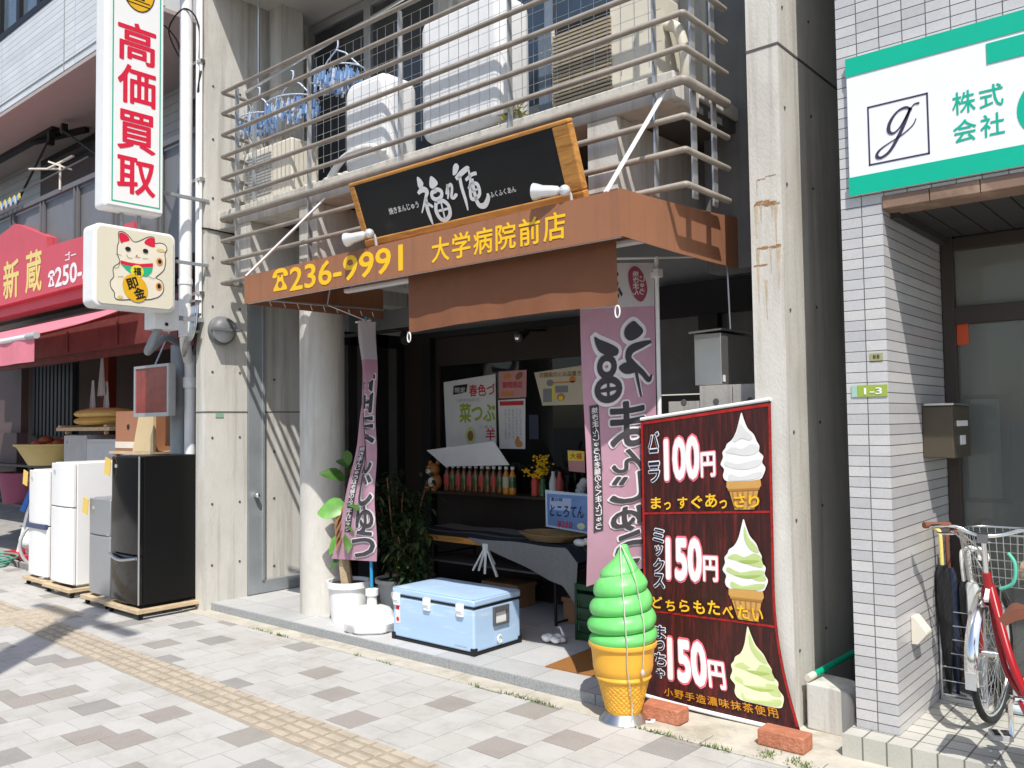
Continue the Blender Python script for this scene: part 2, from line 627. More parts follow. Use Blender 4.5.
mat('grey_plastic', (0.42, 0.43, 0.43), 0.5)
mat('cable_black', (0.015, 0.015, 0.015), 0.6)
mat('granite', (0.44, 0.44, 0.43), 0.75, var=0.22, scale=120, bump=0.1, bscale=200)
mat('kerb_stone', (0.30, 0.31, 0.31), 0.85, var=0.3, scale=90, bump=0.3, bscale=120)
mat('gutter', (0.50, 0.47, 0.40), 0.9, var=0.16, scale=5, bump=0.3, bscale=80, col2=(0.38, 0.35, 0.28), c2scale=3)
mat('asphalt', (0.055, 0.055, 0.055), 0.95, var=0.25, scale=60, bump=0.4, bscale=150)
mat('tactile', (0.43, 0.372, 0.29), 0.85, var=0.2, scale=8, bump=0.15, bscale=150)
mat('tactile_base', (0.33, 0.285, 0.22), 0.9, var=0.14, scale=8)
mat('grass_blade', (0.10, 0.16, 0.03), 0.8, var=0.35, scale=30)
mat('glass_frost', (0.40, 0.40, 0.35), 0.35, var=0.06)
glass('glass', (0.74, 0.77, 0.73), 0.74)  # pale diffuse share stands in for the bright street reflected in the door
glass('glass_milk', (0.66, 0.66, 0.58), 0.45)
glass('glass_dark', (0.16, 0.17, 0.17), 0.9)
mat('window_dark', (0.055, 0.058, 0.062), 0.08, spec=0.6)
mat('window_sky', (0.10, 0.14, 0.18), 0.05, spec=0.8)
mat('wood_orange', (0.55, 0.26, 0.065), 0.5, var=0.22, scale=5, stretch=(1, 4, 9), col2=(0.38, 0.16, 0.035), c2scale=4)
mat('wood_pale', (0.52, 0.40, 0.25), 0.7, var=0.2, scale=5, stretch=(2, 2, 9))
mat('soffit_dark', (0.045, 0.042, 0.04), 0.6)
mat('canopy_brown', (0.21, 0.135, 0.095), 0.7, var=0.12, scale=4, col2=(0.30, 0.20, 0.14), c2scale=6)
mat('soffit_pink', (0.42, 0.37, 0.35), 0.8, var=0.05)
tiles('paving', None, (0.30, 0.285, 0.255), 0.205, 0.243, 0.0034, 0.5,
      cols=[(0.0, (0.515, 0.505, 0.48)), (0.5, (0.505, 0.495, 0.475)), (0.80, (0.35, 0.33, 0.30)), (0.87, (0.355, 0.322, 0.297)), (0.94, (0.325, 0.315, 0.30))],
      rough=0.85, axes='YX', rot=R_(1.4), bump=0.4, shift=(0.06, 0.13), speck=0.16, gum=0.6, vary=0.025)
tiles('wall_tile_front', None, (0.11, 0.105, 0.10), 0.11, 0.0525, 0.0026, 0.0, cols=[(0, (0.49, 0.487, 0.49)), (0.35, (0.515, 0.51, 0.51)), (0.8, (0.53, 0.52, 0.51)), (0.97, (0.46, 0.45, 0.44))], rough=0.3, axes='XZ', shift=(0.025, 0.01), bump=0.5, vary=0.07)
tiles('wall_tile_side', None, (0.12, 0.115, 0.11), 30.0, 0.0525, 0.0025, 0.0, cols=[(0, (0.49, 0.487, 0.49)), (0.35, (0.515, 0.51, 0.51)), (0.8, (0.53, 0.52, 0.51)), (0.97, (0.46, 0.45, 0.44))], rough=0.3, axes='YZ', shift=(9.0, 0.01), bump=0.5, vary=0.07)
tiles('step_tile', None, (0.16, 0.155, 0.14), 0.112, 0.112, 0.0045, 0.0, cols=[(0, (0.52, 0.51, 0.46)), (0.6, (0.46, 0.455, 0.41))], rough=0.6, axes='XY', shift=(0.03, 0.02))
tiles('step_tile_front', None, (0.16, 0.155, 0.14), 0.112, 0.2, 0.0045, 0.0, cols=[(0, (0.50, 0.49, 0.43)), (0.6, (0.46, 0.45, 0.40))], rough=0.6, axes='XZ', shift=(0.03, 0.05))
tiles('floor_stone', None, (0.25, 0.25, 0.245), 0.42, 0.42, 0.003, 0.0, cols=[(0, (0.45, 0.455, 0.45)), (0.5, (0.48, 0.48, 0.475))], rough=0.7, axes='XY', shift=(0.1, 0.2), speck=0.22)
tiles('siding', None, (0.40, 0.42, 0.43), 2.2, 0.075, 0.005, 0.0, cols=[(0, (0.64, 0.665, 0.68))], rough=0.5, axes='XZ', bump=0.6, speck=0.01)
tiles('siding_side', None, (0.30, 0.31, 0.32), 3.0, 0.11, 0.006, 0.0, cols=[(0, (0.50, 0.51, 0.52))], rough=0.5, axes='XZ', bump=0.6, speck=0.01)

# ================================================================ ground
MB().box(-200, 200, -200, 200, -0.32, -0.12).build('ground', 'asphalt', kind='structure')
PK = dict(rough=0.88, var=0.08, scale=150, bump=0.3, bscale=220, c2scale=3.2, c2lo=0.47, c2hi=0.7)
for nm, c in (('paver_a', (0.475, 0.464, 0.44)), ('paver_b', (0.455, 0.442, 0.415)), ('paver_c', (0.488, 0.479, 0.458))):
    mat(nm, c, col2=tuple(q * k_ for q, k_ in zip(c, (0.80, 0.785, 0.76))), **PK)
PK['var'] = 0.22
for nm, c in (('paver_dark_a', (0.315, 0.295, 0.264)), ('paver_dark_b', (0.322, 0.29, 0.267)), ('paver_dark_c', (0.295, 0.284, 0.268))):
    mat(nm, c, col2=tuple(q * 0.85 for q in c), **PK)
mat('paver_joint', (0.22, 0.205, 0.175), 0.95, var=0.45, scale=12)
pv = MB().box(-45, 12, -1.2, 3.99, -0.15, -0.0025)
pr0 = random.Random(21)
TW, TL, JG = 0.226, 0.214, 0.0034
ca, sa = math.cos(R_(-1.2)), math.sin(R_(-1.2))
darkset = set()
for i in range(-70, 12):
    for j in range(-8, 22):
        near = sum((i + di, j + dj) in darkset for di, dj in ((-1, 0), (-1, 1), (-1, -1), (0, -1), (0, -2), (-2, 0)))
        if pr0.random() < (0.43 if near == 0 else 0.11 if near == 1 else 0.02):
            darkset.add((i, j))
for i in range(-70, 12):
    for j in range(-8, 22):
        x0 = i * TW; y0 = j * TL + (TL / 2 if i % 2 else 0)
        q = [(x0 + JG / 2, y0 + JG / 2), (x0 + TW - JG / 2, y0 + JG / 2), (x0 + TW - JG / 2, y0 + TL - JG / 2), (x0 + JG / 2, y0 + TL - JG / 2)]
        P3 = [(ca * x - sa * y - 0.0, sa * x + ca * y - 0.06) for x, y in q]
        P3 = [(x, min(max(y, -1.19), 3.988)) for x, y in P3]
        if max(p_[1] for p_ in P3) - min(p_[1] for p_ in P3) < 0.03: continue
        zt = pr0.uniform(-0.0006, 0.0006)
        pv.mat(1 + (pr0.choice((3, 4, 5)) if (i, j) in darkset else pr0.choice((0, 0, 1, 2))))
        tx, ty = pr0.uniform(-.0004, .0004), pr0.uniform(-.0004, .0004)
        pv.add([(x, y, zt + tx * k + ty * l_) for (x, y), k, l_ in zip(P3, (-1, 1, 1, -1), (-1, -1, 1, 1))] + [(x, y, -0.004) for x, y in P3],
               [(0, 1, 2, 3), (0, 4, 5, 1), (1, 5, 6, 2), (2, 6, 7, 3), (3, 7, 4, 0)])
pv.build('pavement', ['paver_joint', 'paver_a', 'paver_b', 'paver_c', 'paver_dark_a', 'paver_dark_b', 'paver_dark_c'], kind='structure')
MB().box(-45, 12, -1.36, -1.204, -0.2, 0.006).build('kerb', 'kerb_stone', kind='structure', bevel=0.012)
g = MB()
for i in range(34):
    x = -8.2 + i * 0.6
    g.box(x + 0.004, x + 0.596, 3.994, 4.152, -0.1, 0.004)
g.build('pavement', 'gutter', kind='structure', bevel=0.004)
MB().box(-45, -7.19, 4.156, 9.0, -0.1, 0.002).build('shop_floor', 'concrete_grey', kind='structure')
MB().box(-7.19, -2.87, 4.17, 7.0, -0.1, 0.064).build('porch_floor', 'floor_stone', kind='structure')
g = MB()
rr = random.Random(3)
x = -7.19
while x < -2.90:
    w = 0.62 + rr.uniform(-0.06, 0.06)
    x1 = min(x + w, -2.87)
    g.box(x + 0.002, x1 - 0.002, 4.150 + rr.uniform(0, 0.004), 4.168, -0.1, 0.0655 + rr.uniform(-0.001, 0.001))
    x = x1
g.build('porch_kerb', 'kerb_stone', kind='structure', bevel=0.003)
MB().box(-2.868, 12, 4.154, 4.9, -0.1, -0.002).build('alley_floor', 'gutter', kind='structure')

# tactile strip : a bed and its raised bars
tb = MB()
TA = Vector((-7.35, 2.93, 0)); TD = Vector((3.77, -0.105, 0)).normalized(); TN = Vector((-TD.y, TD.x, 0))
tb.obox(TA + TD * 1.5, TD * 7.5, TN * 0.148, Vector((0, 0, 0.006)))
tb.mat(1)
for i in range(-21, 32):
    for r in range(2):
        for k in range(4):
            c = TA + TD * (i * 0.297 + 0.075 + r * 0.149) + TN * (-0.111 + k * 0.074)
            tb.obox(c + Vector((0, 0, 0.0085)), TD * 0.060, TN * 0.0225, Vector((0, 0, 0.0055)))
tb.obox(TA + TD * -0.9 + TN * 0.1, TD * 0.3, TN * 0.32, Vector((0, 0, 0.0075)))
for i in range(8):
    for k in range(9):
        c = TA + TD * (-1.16 + i * 0.075) + TN * (-0.18 + k * 0.072)
        tb.cyl(c + Vector((0, 0, 0.006)), c + Vector((0, 0, 0.0135)), 0.017, 0.011, n=8)
tb.build('path', ['tactile_base', 'tactile'], kind='structure', bevel=0.003, bseg=1)

# weeds in the joint along the gutter
gm = MB()
for cx, spread, n in ((-6.1, 0.16, 30), (-5.85, 0.06, 50), (-4.9, 0.05, 14), (-4.6, 0.12, 24), (-3.75, 0.05, 18), (-3.4, 0.14, 70), (-3.2, 0.10, 40), (-2.42, 0.12, 80), (-2.12, 0.10, 60), (-1.86, 0.05, 70), (-1.72, 0.04, 60), (-1.66, 0.03, 40)):
    for i in range(n):
        x = cx + rr.gauss(0, spread * 0.6)
        y = 3.992 + rr.gauss(0, 0.007) if cx < -2 else 4.06 + rr.gauss(0, 0.03) - (0.02 if cx > -1.7 else 0)
        a = rr.uniform(0, 6.28); h = rr.uniform(0.008, 0.028); l = rr.uniform(0.01, 0.03); w = 0.0035
        dx, dy = math.cos(a), math.sin(a)
        gm.add([(x - dy * w, y + dx * w, 0.0), (x + dy * w, y - dx * w, 0.0), (x + dx * l, y + dy * l, h)], [(0, 1, 2)])
gm.build('grass', 'grass_blade', kind='stuff')
tag(bpy.data.objects['grass'], 'thin green weeds growing in the joint along the gutter', 'grass')

# ================================================================ the concrete building in the middle
B = thing('concrete_building', 'bare concrete building with a round column, railed balcony and dark shop front under it', 'building', (-4.6, 4.6, 0))
p = MB().box(-7.33, -7.17, 4.09, 4.52, 0, 9)
p.mat(1)
for z in (1.785, 3.46):     # form joints
    p.box(-7.334, -7.166, 4.086, 4.525, z - 0.005, z + 0.005)
for y in (4.16, 4.44):      # tie holes
    for z in (0.4, 0.95, 1.55, 2.15, 2.75, 3.2, 3.75, 4.3, 4.8):
        p.cyl((-7.172, y, z), (-7.1655, y, z), 0.011, n=10)
p.build('pillar', ['concrete', 'concrete_joint'], B)
p = MB().box(-2.085, -1.9, 4.5, 7.0, 0, 9)
p.mat(1)
p.box(-2.088, -1.897, 4.497, 7.0, 3.716, 3.73)
for z in (0.4, 1.1, 1.58, 2.25, 2.95, 3.38, 3.95):
    p.cyl((-1.902, 4.57, z), (-1.8955, 4.57, z), 0.009, n=8)
    p.cyl((-1.902, 4.95, z + 0.05), (-1.8955, 4.95, z + 0.05), 0.009, n=8)
p.mat(2)
rs = random.Random(8)
pf0 = plane((0, 4.4985, 0), (1, 0, 0), (0, 0, 1))
for x0, x1, z, th in ((-2.06, -1.93, 2.845, 0.012), (-2.05, -1.97, 2.86, 0.006), (-2.0, -1.91, 2.835, 0.007), (-2.04, -1.99, 2.985, 0.004), (-1.99, -1.93, 2.995, 0.003), (-2.05, -1.91, 2.60, 0.010), (-2.07, -1.99, 2.505, 0.005)):
    up = [(x0 + (x1 - x0) * i / 12, z + th * rs.uniform(0.1, 1)) for i in range(13)]
    dn = [(x0 + (x1 - x0) * i / 12, z - th * rs.uniform(0.1, 1)) for i in range(13)]
    pol(p, up[::-1] + dn, pf0, 0.0005 + rs.uniform(0, .0004))
p.mat(3)
for x, z0, z1, w in ((-2.05, 2.66, 2.845, 0.012), (-2.02, 2.74, 2.845, 0.008), (-1.935, 2.60, 2.845, 0.012), (-1.955, 2.76, 2.84, 0.007), (-2.04, 2.90, 2.985, 0.006), (-2.045, 2.30, 2.60, 0.011), (-1.925, 2.36, 2.60, 0.013), (-1.97, 2.45, 2.60, 0.007), (-2.0, 2.20, 2.42, 0.008)):
    pol(p, [(x - w, z1), (x - w * .5, (z0 + z1) / 2), (x - w * .15, z0), (x + w * .15, z0), (x + w * .4, (z0 + z1) / 2), (x + w * .9, z1)], pf0, 0.0001)
p.build('pillar', ['concrete', 'concrete_joint', 'rust', 'rust_pale'], B, label='narrow concrete pillar with rust stains and a black joint line')
c = MB().cyl((-6.08, 4.565, 0.06), (-6.08, 4.565, 3.46), 0.19, n=64)
c.build('column', 'concrete', B, smooth=40)
# walls of the porch
MB().box(-7.4, -7.21, 4.522, 7.0, 0, 5.9).build('side_wall', 'concrete', B)
w = MB().box(-7.2, -2.09, 6.06, 6.3, 2.5, 3.455)
w.build('porch_wall', 'grey_wall', B)
MB().box(-7.2, -2.40, 4.5, 6.3, 3.46, 3.53).build('porch_ceiling', flat('ceiling_shaded', (0.085, 0.083, 0.08)).name, B)  # ceiling colour darkened to carry the deep shade under the slab
for x0, x1 in ((-6.86, -6.62), (-5.9, -5.66), (-4.4, -4.2), (-2.98, -2.77)):
    bm_ = MB().prism([(4.205, 3.452), (4.205, 3.02), (4.36, 2.86), (6.05, 2.86), (6.05, 3.455)], (x1, 0, 0), (0, 1, 0), (0, 0, 1), x1 - x0)
    bm_.build('beam', 'concrete', B)
# balcony
s = MB().box(-7.165, -2.38, 4.2, 4.495, 3.455, 3.62)
s.box(-7.165, -2.38, 4.495, 5.2, 3.535, 3.62)
s.build('balcony_slab', 'concrete', B, bevel=0.01)
u = MB()
u.box(-7.19, -2.09, 5.2, 5.4, 3.6, 4.0)
u.box(-5.25, -2.09, 5.2, 5.4, 4.0, 5.72)
u.box(-7.19, -7.16, 5.2, 5.4, 4.0, 5.72)
u.build('upper_wall', 'upper_wall', B)
MB().box(-7.165, -2.09, 4.1, 5.4, 5.72, 5.9).build('upper_ceiling', 'upper_wall', B)
MB().box(-7.15, -6.95, 4.75, 5.0, 3.62, 5.72).build('pilaster', 'concrete', B)
wf = MB()
for x0, x1, z0, z1 in ((-7.16, -5.25, 5.62, 5.70), (-7.16, -5.25, 4.0, 4.06), (-7.16, -7.09, 4.06, 5.62), (-6.28, -6.18, 4.06, 5.62), (-5.33, -5.25, 4.06, 5.62)):
    wf.box(x0, x1, 5.21, 5.28, z0, z1)
wfo = wf.build('window', 'aluminium', B)
MB().box(-7.1, -5.3, 5.245, 5.25, 4.05, 5.63).build('pane', 'window_dark', wfo)
wf = MB()
for x0, x1, z0, z1 in ((-4.75, -3.2, 5.5, 5.57), (-4.75, -3.2, 4.05, 4.12), (-4.75, -4.68, 4.12, 5.5), (-4.03, -3.95, 4.12, 5.5), (-3.27, -3.2, 4.12, 5.5)):
    wf.box(x0, x1, 5.14, 5.196, z0, z1)
wfo = wf.build('window', 'aluminium', B)
MB().box(-4.7, -3.25, 5.165, 5.17, 4.1, 5.52).build('pane', 'window_sky', wfo)
# vertical duct wall to the right of the balcony
mat('end_shaded_grey', (0.15, 0.155, 0.155), 0.9, var=0.15, scale=4, streak=((0.09, 0.09, 0.09), 0.5))  # grey concrete darkened; the pillar's shade on this wall is in the colour
MB().box(-2.62, -2.09, 5.0, 5.19, 2.6, 9).build('end_wall', 'end_shaded_grey', B)
dp = MB()
dp.cyl((-3.05, 5.08, 3.62), (-3.05, 5.08, 5.7), 0.06, n=16)
dp.cyl((-2.86, 5.08, 3.62), (-2.86, 5.08, 5.7), 0.035, n=12)
dp.tube(spline([(-4.95, 5.1, 5.4), (-4.85, 4.95, 5.0), (-4.7, 4.9, 4.6), (-4.6, 4.8, 4.2)], 6), 0.022)
dp.cyl((-4.86, 5.1, 3.62), (-4.86, 5.1, 5.7), 0.05, n=14)
dp.build('drain_pipe', 'cream', B, smooth=40)
# railing
rl = MB()
for x in (-6.74, -5.68, -4.59, -3.54, -2.47):
    rl.bar((x, 4.145, 2.9), (x, 4.145, 4.66), 0.035, 0.012)
rl.bar((-6.86, 4.4, 2.9), (-6.86, 4.4, 4.66), 0.035, 0.014, (1, 0, 0))
rail_o = rl.build('balcony_railing', 'aluminium', B)
def rail(z, r, full=True):
    m = MB()
    m.tube([(-6.91, 4.36 if z > 3.0 else 4.3, z), (-6.91, 4.105, z), (-6.905, 4.1, z), (-2.265, 4.1, z), (-2.26, 4.105, z), (-2.26, 4.6, z)], r, n=10)
    return m.build('rail', 'rail_metal', rail_o, smooth=50)
for z in (4.65, 4.46, 4.265, 4.065, 3.87, 3.68, 3.30, 3.115, 2.925):
    rail(z, 0.018)
rail(3.50, 0.028)
for y in (4.26, 4.5):
    MB().bar((-2.295, y, 2.88), (-2.295, y, 4.75), 0.05, 0.012, (1, 0, 0)).build('post', 'aluminium', rail_o)
mesh = MB()
for i in range(34):
    x = -5.62 + i * 0.094
    mesh.cyl((x, 4.17, 3.66), (x, 4.17, 4.62), 0.0019, n=5)
for k in range(11):
    z = 3.7 + k * 0.092
    mesh.cyl((-5.66, 4.174, z), (-2.44, 4.174, z), 0.0016, n=5)
for i in range(16):
    x = -6.66 + i * 0.062
    mesh.cyl((x, 4.17, 3.64), (x, 4.17, 4.45), 0.0022, n=5)
mesh.build('wire_mesh', 'steel', rail_o)

# shop front under the balcony
f = MB()
f.box(-6.2, -4.05, 6.0, 6.06, 0.06, 1.0)
f.box(-6.2, -4.05, 6.0, 6.06, 2.22, 2.5)
f.box(-6.2, -6.1, 6.0, 6.06, 1.0, 2.22)
f.box(-4.15, -4.05, 6.0, 6.06, 1.0, 2.22)
f.box(-6.62, -6.2, 5.98, 6.06, 0.06, 2.5)
f.box(-4.05, -3.62, 6.0, 6.06, 0.06, 2.5)
f.box(-3.62, -2.5, 6.0, 6.06, 0.06, 1.85)
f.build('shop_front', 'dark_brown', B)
f = MB()
f.box(-3.64, -2.09, 5.94, 6.0, 2.46, 2.72)
f.box(-3.19, -3.03, 5.92, 5.996, 0.06, 2.46)
f.box(-6.28, -6.16, 5.93, 5.998, 0.06, 2.5)
f.box(-6.7, -2.09, 5.96, 6.0, 2.5, 2.56)
f.build('shop_frame', 'dark_frame', B)
MB().box(-3.62, -2.1, 6.0, 6.03, 1.86, 2.46).build('wall_panel', 'dark_grey', B)
MB().box(-2.86, -2.09, 4.9, 6.3, -0.1, 0.06).build('porch_floor', 'granite', kind='structure')
MB().box(-6.12, -4.15, 5.76, 5.998, 0.985, 1.012).build('counter_shelf', 'dark_brown', B, bevel=0.004)
MB().box(-6.1, -4.15, 6.03, 6.036, 1.0, 2.22).build('shop_window', 'glass_dark', B)
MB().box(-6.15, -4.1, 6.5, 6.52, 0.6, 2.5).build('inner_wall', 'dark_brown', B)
# the folded glass doors along the left side
d = MB()
d.box(-6.66, -6.62, 4.9, 5.98, 0.064, 2.55)
d.mat(1)
for y0, y1 in ((4.88, 4.97), (5.28, 5.36), (5.62, 5.76), (5.9, 5.98)):
    d.box(-6.62, -6.585, y0, y1, 0.064, 2.55)
d.box(-6.62, -6.585, 4.97, 5.9, 2.42, 2.55)
d.build('folding_door', ['dark_grey', 'dark_frame'], B)
# steel door of the passage
d = MB()
for y0, y1, z0, z1 in ((4.525, 4.70, 0.07, 3.1), (4.70, 5.9, 0.07, 0.19), (5.72, 5.9, 0.19, 3.1)):
    d.box(-7.205, -7.165, y0, y1, z0, z1)
d.box(-7.165, -7.15, 4.672, 4.70, 0.19, 3.1)
do = d.build('door_frame', 'steel_grey', B, bevel=0.004)
MB().cyl((-7.165, 4.60, 1.0), (-7.13, 4.60, 1.0), 0.022, n=14).ball((-7.118, 4.60, 1.0), 0.026).build('door_knob', 'chrome', do, smooth=40)
h = MB()
for y in (4.84, 5.2):
    for z in (0.3, 0.95, 1.4, 2.1):
        h.cyl((-7.213, y, z), (-7.2065, y, z), 0.013, n=10)
h.box(-7.213, -7.2075, 4.70, 6.0, 1.78, 1.79)
h.build('tie_hole', 'concrete_joint', B)

# things on the left pillar
flat('lamp_grey', (0.15, 0.155, 0.16), 0.45)
W = thing('wall_lamp', 'round grey bulkhead lamp with a half hood on the left concrete pillar', 'lamp', (-7.165, 4.24, 2.53))
MB().cyl((-7.165, 4.24, 2.53), (-7.12, 4.24, 2.53), 0.135, 0.13, n=36).build('base', 'lamp_grey', W, smooth=40, bevel=0.006)
MB().ball((-7.12, 4.24, 2.53), 0.112, (0.62, 1, 1), 24, 16).build('lamp_glass', 'grey_plastic', W, smooth=60)
hd = MB()
hd.grid(lambda u, v: (-7.12 + 0.085 * math.sin(v * math.pi / 2) , 4.24 + 0.124 * math.cos(math.pi * u) * math.cos(v * math.pi / 2 * 0.999), 2.53 + 0.124 * math.sin(math.pi * u) * math.cos(v * math.pi / 2 * 0.9)), 20, 8)
hd.bar((-7.05, 4.105, 2.53), (-7.05, 4.375, 2.53), 0.05, 0.02)
hd.build('lamp_hood', 'lamp_grey', W, smooth=50, solid=0.006)
P_ = MB().box(-7.168, -7.163, 4.19, 4.27, 1.735, 1.775)
tag(P_.build('address_plate', flat('plate_green', (0.25, 0.42, 0.28)).name, org=(-7.165, 4.23, 1.75)), 'small green address plate on the left concrete pillar', 'plate')

# ================================================================ tiled office building on the right
T = thing('tiled_building', 'office building clad in small white tiles with a recessed glass entrance', 'building', (0, 5, 0))
def uvwall(mb_): return mb_
MB().box(-1.558, -1.355, 4.432, 4.436, 0.108, 12).build('tiled_wall', 'wall_tile_front', T)
MB().box(-1.355, 8, 4.432, 4.436, 2.755, 12).build('tiled_wall', 'wall_tile_front', T)
MB().box(-1.359, -1.355, 4.436, 5.6, 0.108, 2.70).build('reveal_wall', 'wall_tile_side', T)
MB().box(-1.555, -1.359, 4.436, 9, 0.0, 12).build('core_wall', 'concrete_grey', T)
MB().box(-1.355, 8, 4.44, 9, 2.80, 12).build('core_wall', 'concrete_grey', T)
can = MB()
x = -1.352
while x < 3:
    can.box(x, x + 0.216, 4.424, 4.6, 2.69, 2.752)
    x += 0.22
can.box(-1.352, 3, 4.45, 4.6, 2.688, 2.75)
can.build('canopy_edge', 'canopy_brown', T, bevel=0.003)
so = MB()
for i in range(22):
    so.box(-1.35 + i * 0.13, -1.35 + i * 0.13 + 0.122, 4.6, 5.5, 2.70, 2.712)
so.box(-1.35, 1.6, 4.6, 5.5, 2.716, 2.79)
so.box(-1.35, -1.31, 4.55, 5.5, 2.66, 2.699)
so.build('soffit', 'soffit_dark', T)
df = MB()
for x0, x1, z0, z1 in ((-1.352, -1.285, 0.11, 2.70), (-1.285, 1.5, 2.62, 2.69), (-1.285, 1.5, 2.19, 2.29), (0.6, 0.67, 0.11, 2.62), (-1.285, 1.5, 0.112, 0.17)):
    df.box(x0, x1, 5.46, 5.56, z0, z1)
dfo = df.build('door_frame', flat('door_brown', (0.055, 0.042, 0.034), 0.5).name, T, bevel=0.003)
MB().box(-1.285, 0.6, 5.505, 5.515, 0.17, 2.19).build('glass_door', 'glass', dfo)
MB().box(-1.285, 0.6, 5.505, 5.515, 2.29, 2.62).build('fanlight', 'glass_milk', dfo)
# inside the entrance: walls, meter box, cabinet
inn = MB().box(-1.354, 2.0, 7.4, 7.5, 0.1, 2.8)
inn.box(-1.354, -1.30, 5.6, 7.4, 0.1, 2.8)
inn.box(-1.3, 2.0, 5.6, 7.4, 2.72, 2.78)
inn.build('inner_wall', flat('inner_pale', (0.50, 0.50, 0.47), 0.8).name, T)
mb_ = MB().box(-1.296, -1.05, 5.60, 5.64, 1.15, 1.78)
mb_.mat(1).box(-1.26, -1.10, 5.54, 5.60, 1.18, 1.75)
mb_.build('meter_box', ['dark_grey', 'white_wall'], T)
MB().box(-0.95, -0.2, 6.6, 7.2, 0.12, 1.9).build('cabinet', 'grey_plastic', T)
MB().box(-1.285, -1.225, 5.498, 5.503, 2.07, 2.19).build('notice', flat('notice_orange', (0.7, 0.10, 0.03)).name, T)
# tiled step : top and front
MB().box(-1.58, 8, 4.302, 9, -0.05, 0.105).build('step', 'step_tile', T)
st = MB().box(-1.584, 8, 4.295, 4.3015, -0.02, 0.109)
st.build('step_edge', 'step_tile_front', T)
# vent hood on the reveal
v = MB().prism([(0, 0), (0.03, 0), (0.075, 0.055), (0.075, 0.07), (0.02, 0.14), (0, 0.14)], (-1.354, 4.665, 0.5), (1, 0, 0), (0, 0, 1), 0.09)
v.build('vent_hood', 'cream', T, bevel=0.004)
# mailbox
M = thing('mailbox', 'dark steel mailbox projecting from the tiled reveal beside the glass door', 'mailbox', (-1.35, 5.05, 1.42))
mm = MB().box(-1.354, -1.20, 4.985, 5.345, 1.43, 1.71)
mm.build('body', flat('mail_steel', (0.085, 0.07, 0.048), 0.4, metal=0.25).name, M, bevel=0.006)
MB().box(-1.36 + 0.02, -1.19, 4.965, 5.35, 1.712, 1.724).build('lid', 'steel', M, bevel=0.003)
MB().box(-1.201, -1.194, 5.06, 5.27, 1.60, 1.63).box(-1.201, -1.191, 5.12, 5.2, 1.50, 1.55).build('slot', 'white_plastic', M)
# address plates
mf = plane((-1.53, 4.43, 1.755), (1, 0, 0), (0, 0, 1))
A = thing('address_plate', 'green address plate reading 1-3 on the white tiled wall', 'plate', (-1.45, 4.43, 1.755))
MB().box(-1.50, -1.358, 4.426, 4.431, 1.757, 1.815).build('board', flat('plate_olive', (0.30, 0.40, 0.06)).name, A)
MB().box(-1.532, -1.502, 4.4265, 4.431, 1.757, 1.815).build('mark', flat('plate_mint', (0.35, 0.52, 0.42)).name, A)
l = MB()
txt(l, '1-3', mf, 0.062, 0.014, 0.085, 0.032, 0.02, 0.006)
l.build('lettering', 'white_paint', A)
A = thing('number_plate', 'tiny olive number plate on the white tiles above the 1-3 plate', 'plate', (-1.4, 4.43, 1.94))
MB().box(-1.435, -1.375, 4.427, 4.431, 1.935, 1.972).build('board', flat('plate_sand', (0.33, 0.32, 0.16)).name, A)
l = MB()
txt(l, '8', plane((-1.425, 4.43, 1.945), (1, 0, 0), (0, 0, 1)), 0.004, 0.0, 0.014, 0.02, 0.0, 0.005)
txt(l, '8', plane((-1.425, 4.43, 1.945), (1, 0, 0), (0, 0, 1)), 0.022, 0.0, 0.014, 0.02, 0.0, 0.005)
l.build('lettering', 'black', A)

# big white and green company sign
G = thing('company_sign', 'white company sign with green bands and a script g in a square above the entrance', 'sign', (-1.0, 4.38, 2.76))
MB().box(-1.503, 1.5, 4.405, 4.428, 2.777, 3.482).build('panel', flat('sign_white', (0.82, 0.83, 0.84), 0.35, var=0.02).name, G, bevel=0.004)
mf = plane((-1.503, 4.405, 2.777), (1, 0, 0), (0, 0, 1))
flat('sign_green', (0.0, 0.42, 0.27), 0.4, var=0.03)
b = MB()
b.box(-1.504, 1.5, 4.401, 4.404, 3.389, 3.483)
b.box(-1.504, 1.5, 4.401, 4.404, 2.776, 2.870)
b.box(-0.862, 1.3, 4.401, 4.404, 3.276, 3.372)
b.build('band', 'sign_green', G)
l = MB()
for c, x, y in (('株', 0.49, 0.295), ('式', 0.605, 0.295), ('会', 0.49, 0.16), ('社', 0.605, 0.16)):
    txt(l, c, mf, x, y, 0.098, 0.105, 0.008)
stroke(l, [(0.95, 0.34), (0.86, 0.37), (0.79, 0.29), (0.79, 0.2), (0.86, 0.13), (0.95, 0.16)], mf, 0.055)
l.build('lettering', 'sign_green', G)
l = MB()
x0, x1, y0, y1 = 0.10, 0.385, 0.135, 0.435
for a, b_, c_, d_ in ((x0, x1, y0, y0 + 0.008), (x0, x1, y1 - 0.008, y1), (x0, x0 + 0.008, y0, y1), (x1 - 0.008, x1, y0, y1)):
    rect(l, a, b_, c_, d_, mf)
gx = lambda a, b_, w_=1: (x0 + 0.285 * a, y0 + 0.30 * b_, w_)
stroke(l, [gx(.74, .78, .5), gx(.64, .84, .9), gx(.50, .80, .7), gx(.38, .66, 1.1), gx(.35, .52, 1.3), gx(.42, .46, .8), gx(.52, .52, .5), gx(.64, .68, .7), gx(.72, .82, .9), gx(.62, .60, 1.2), gx(.50, .38, 1.2), gx(.36, .18, 1), gx(.22, .10, .9), gx(.14, .13, 1.2), gx(.18, .22, .7), gx(.34, .31, .4), gx(.56, .40, .4), gx(.74, .52, .4), gx(.80, .62, .4)], mf, 0.0135, 0.003)
stroke(l, [gx(.72, .80, .4), gx(.78, .86, .5), gx(.86, .86, .9)], mf, 0.012, 0.003)
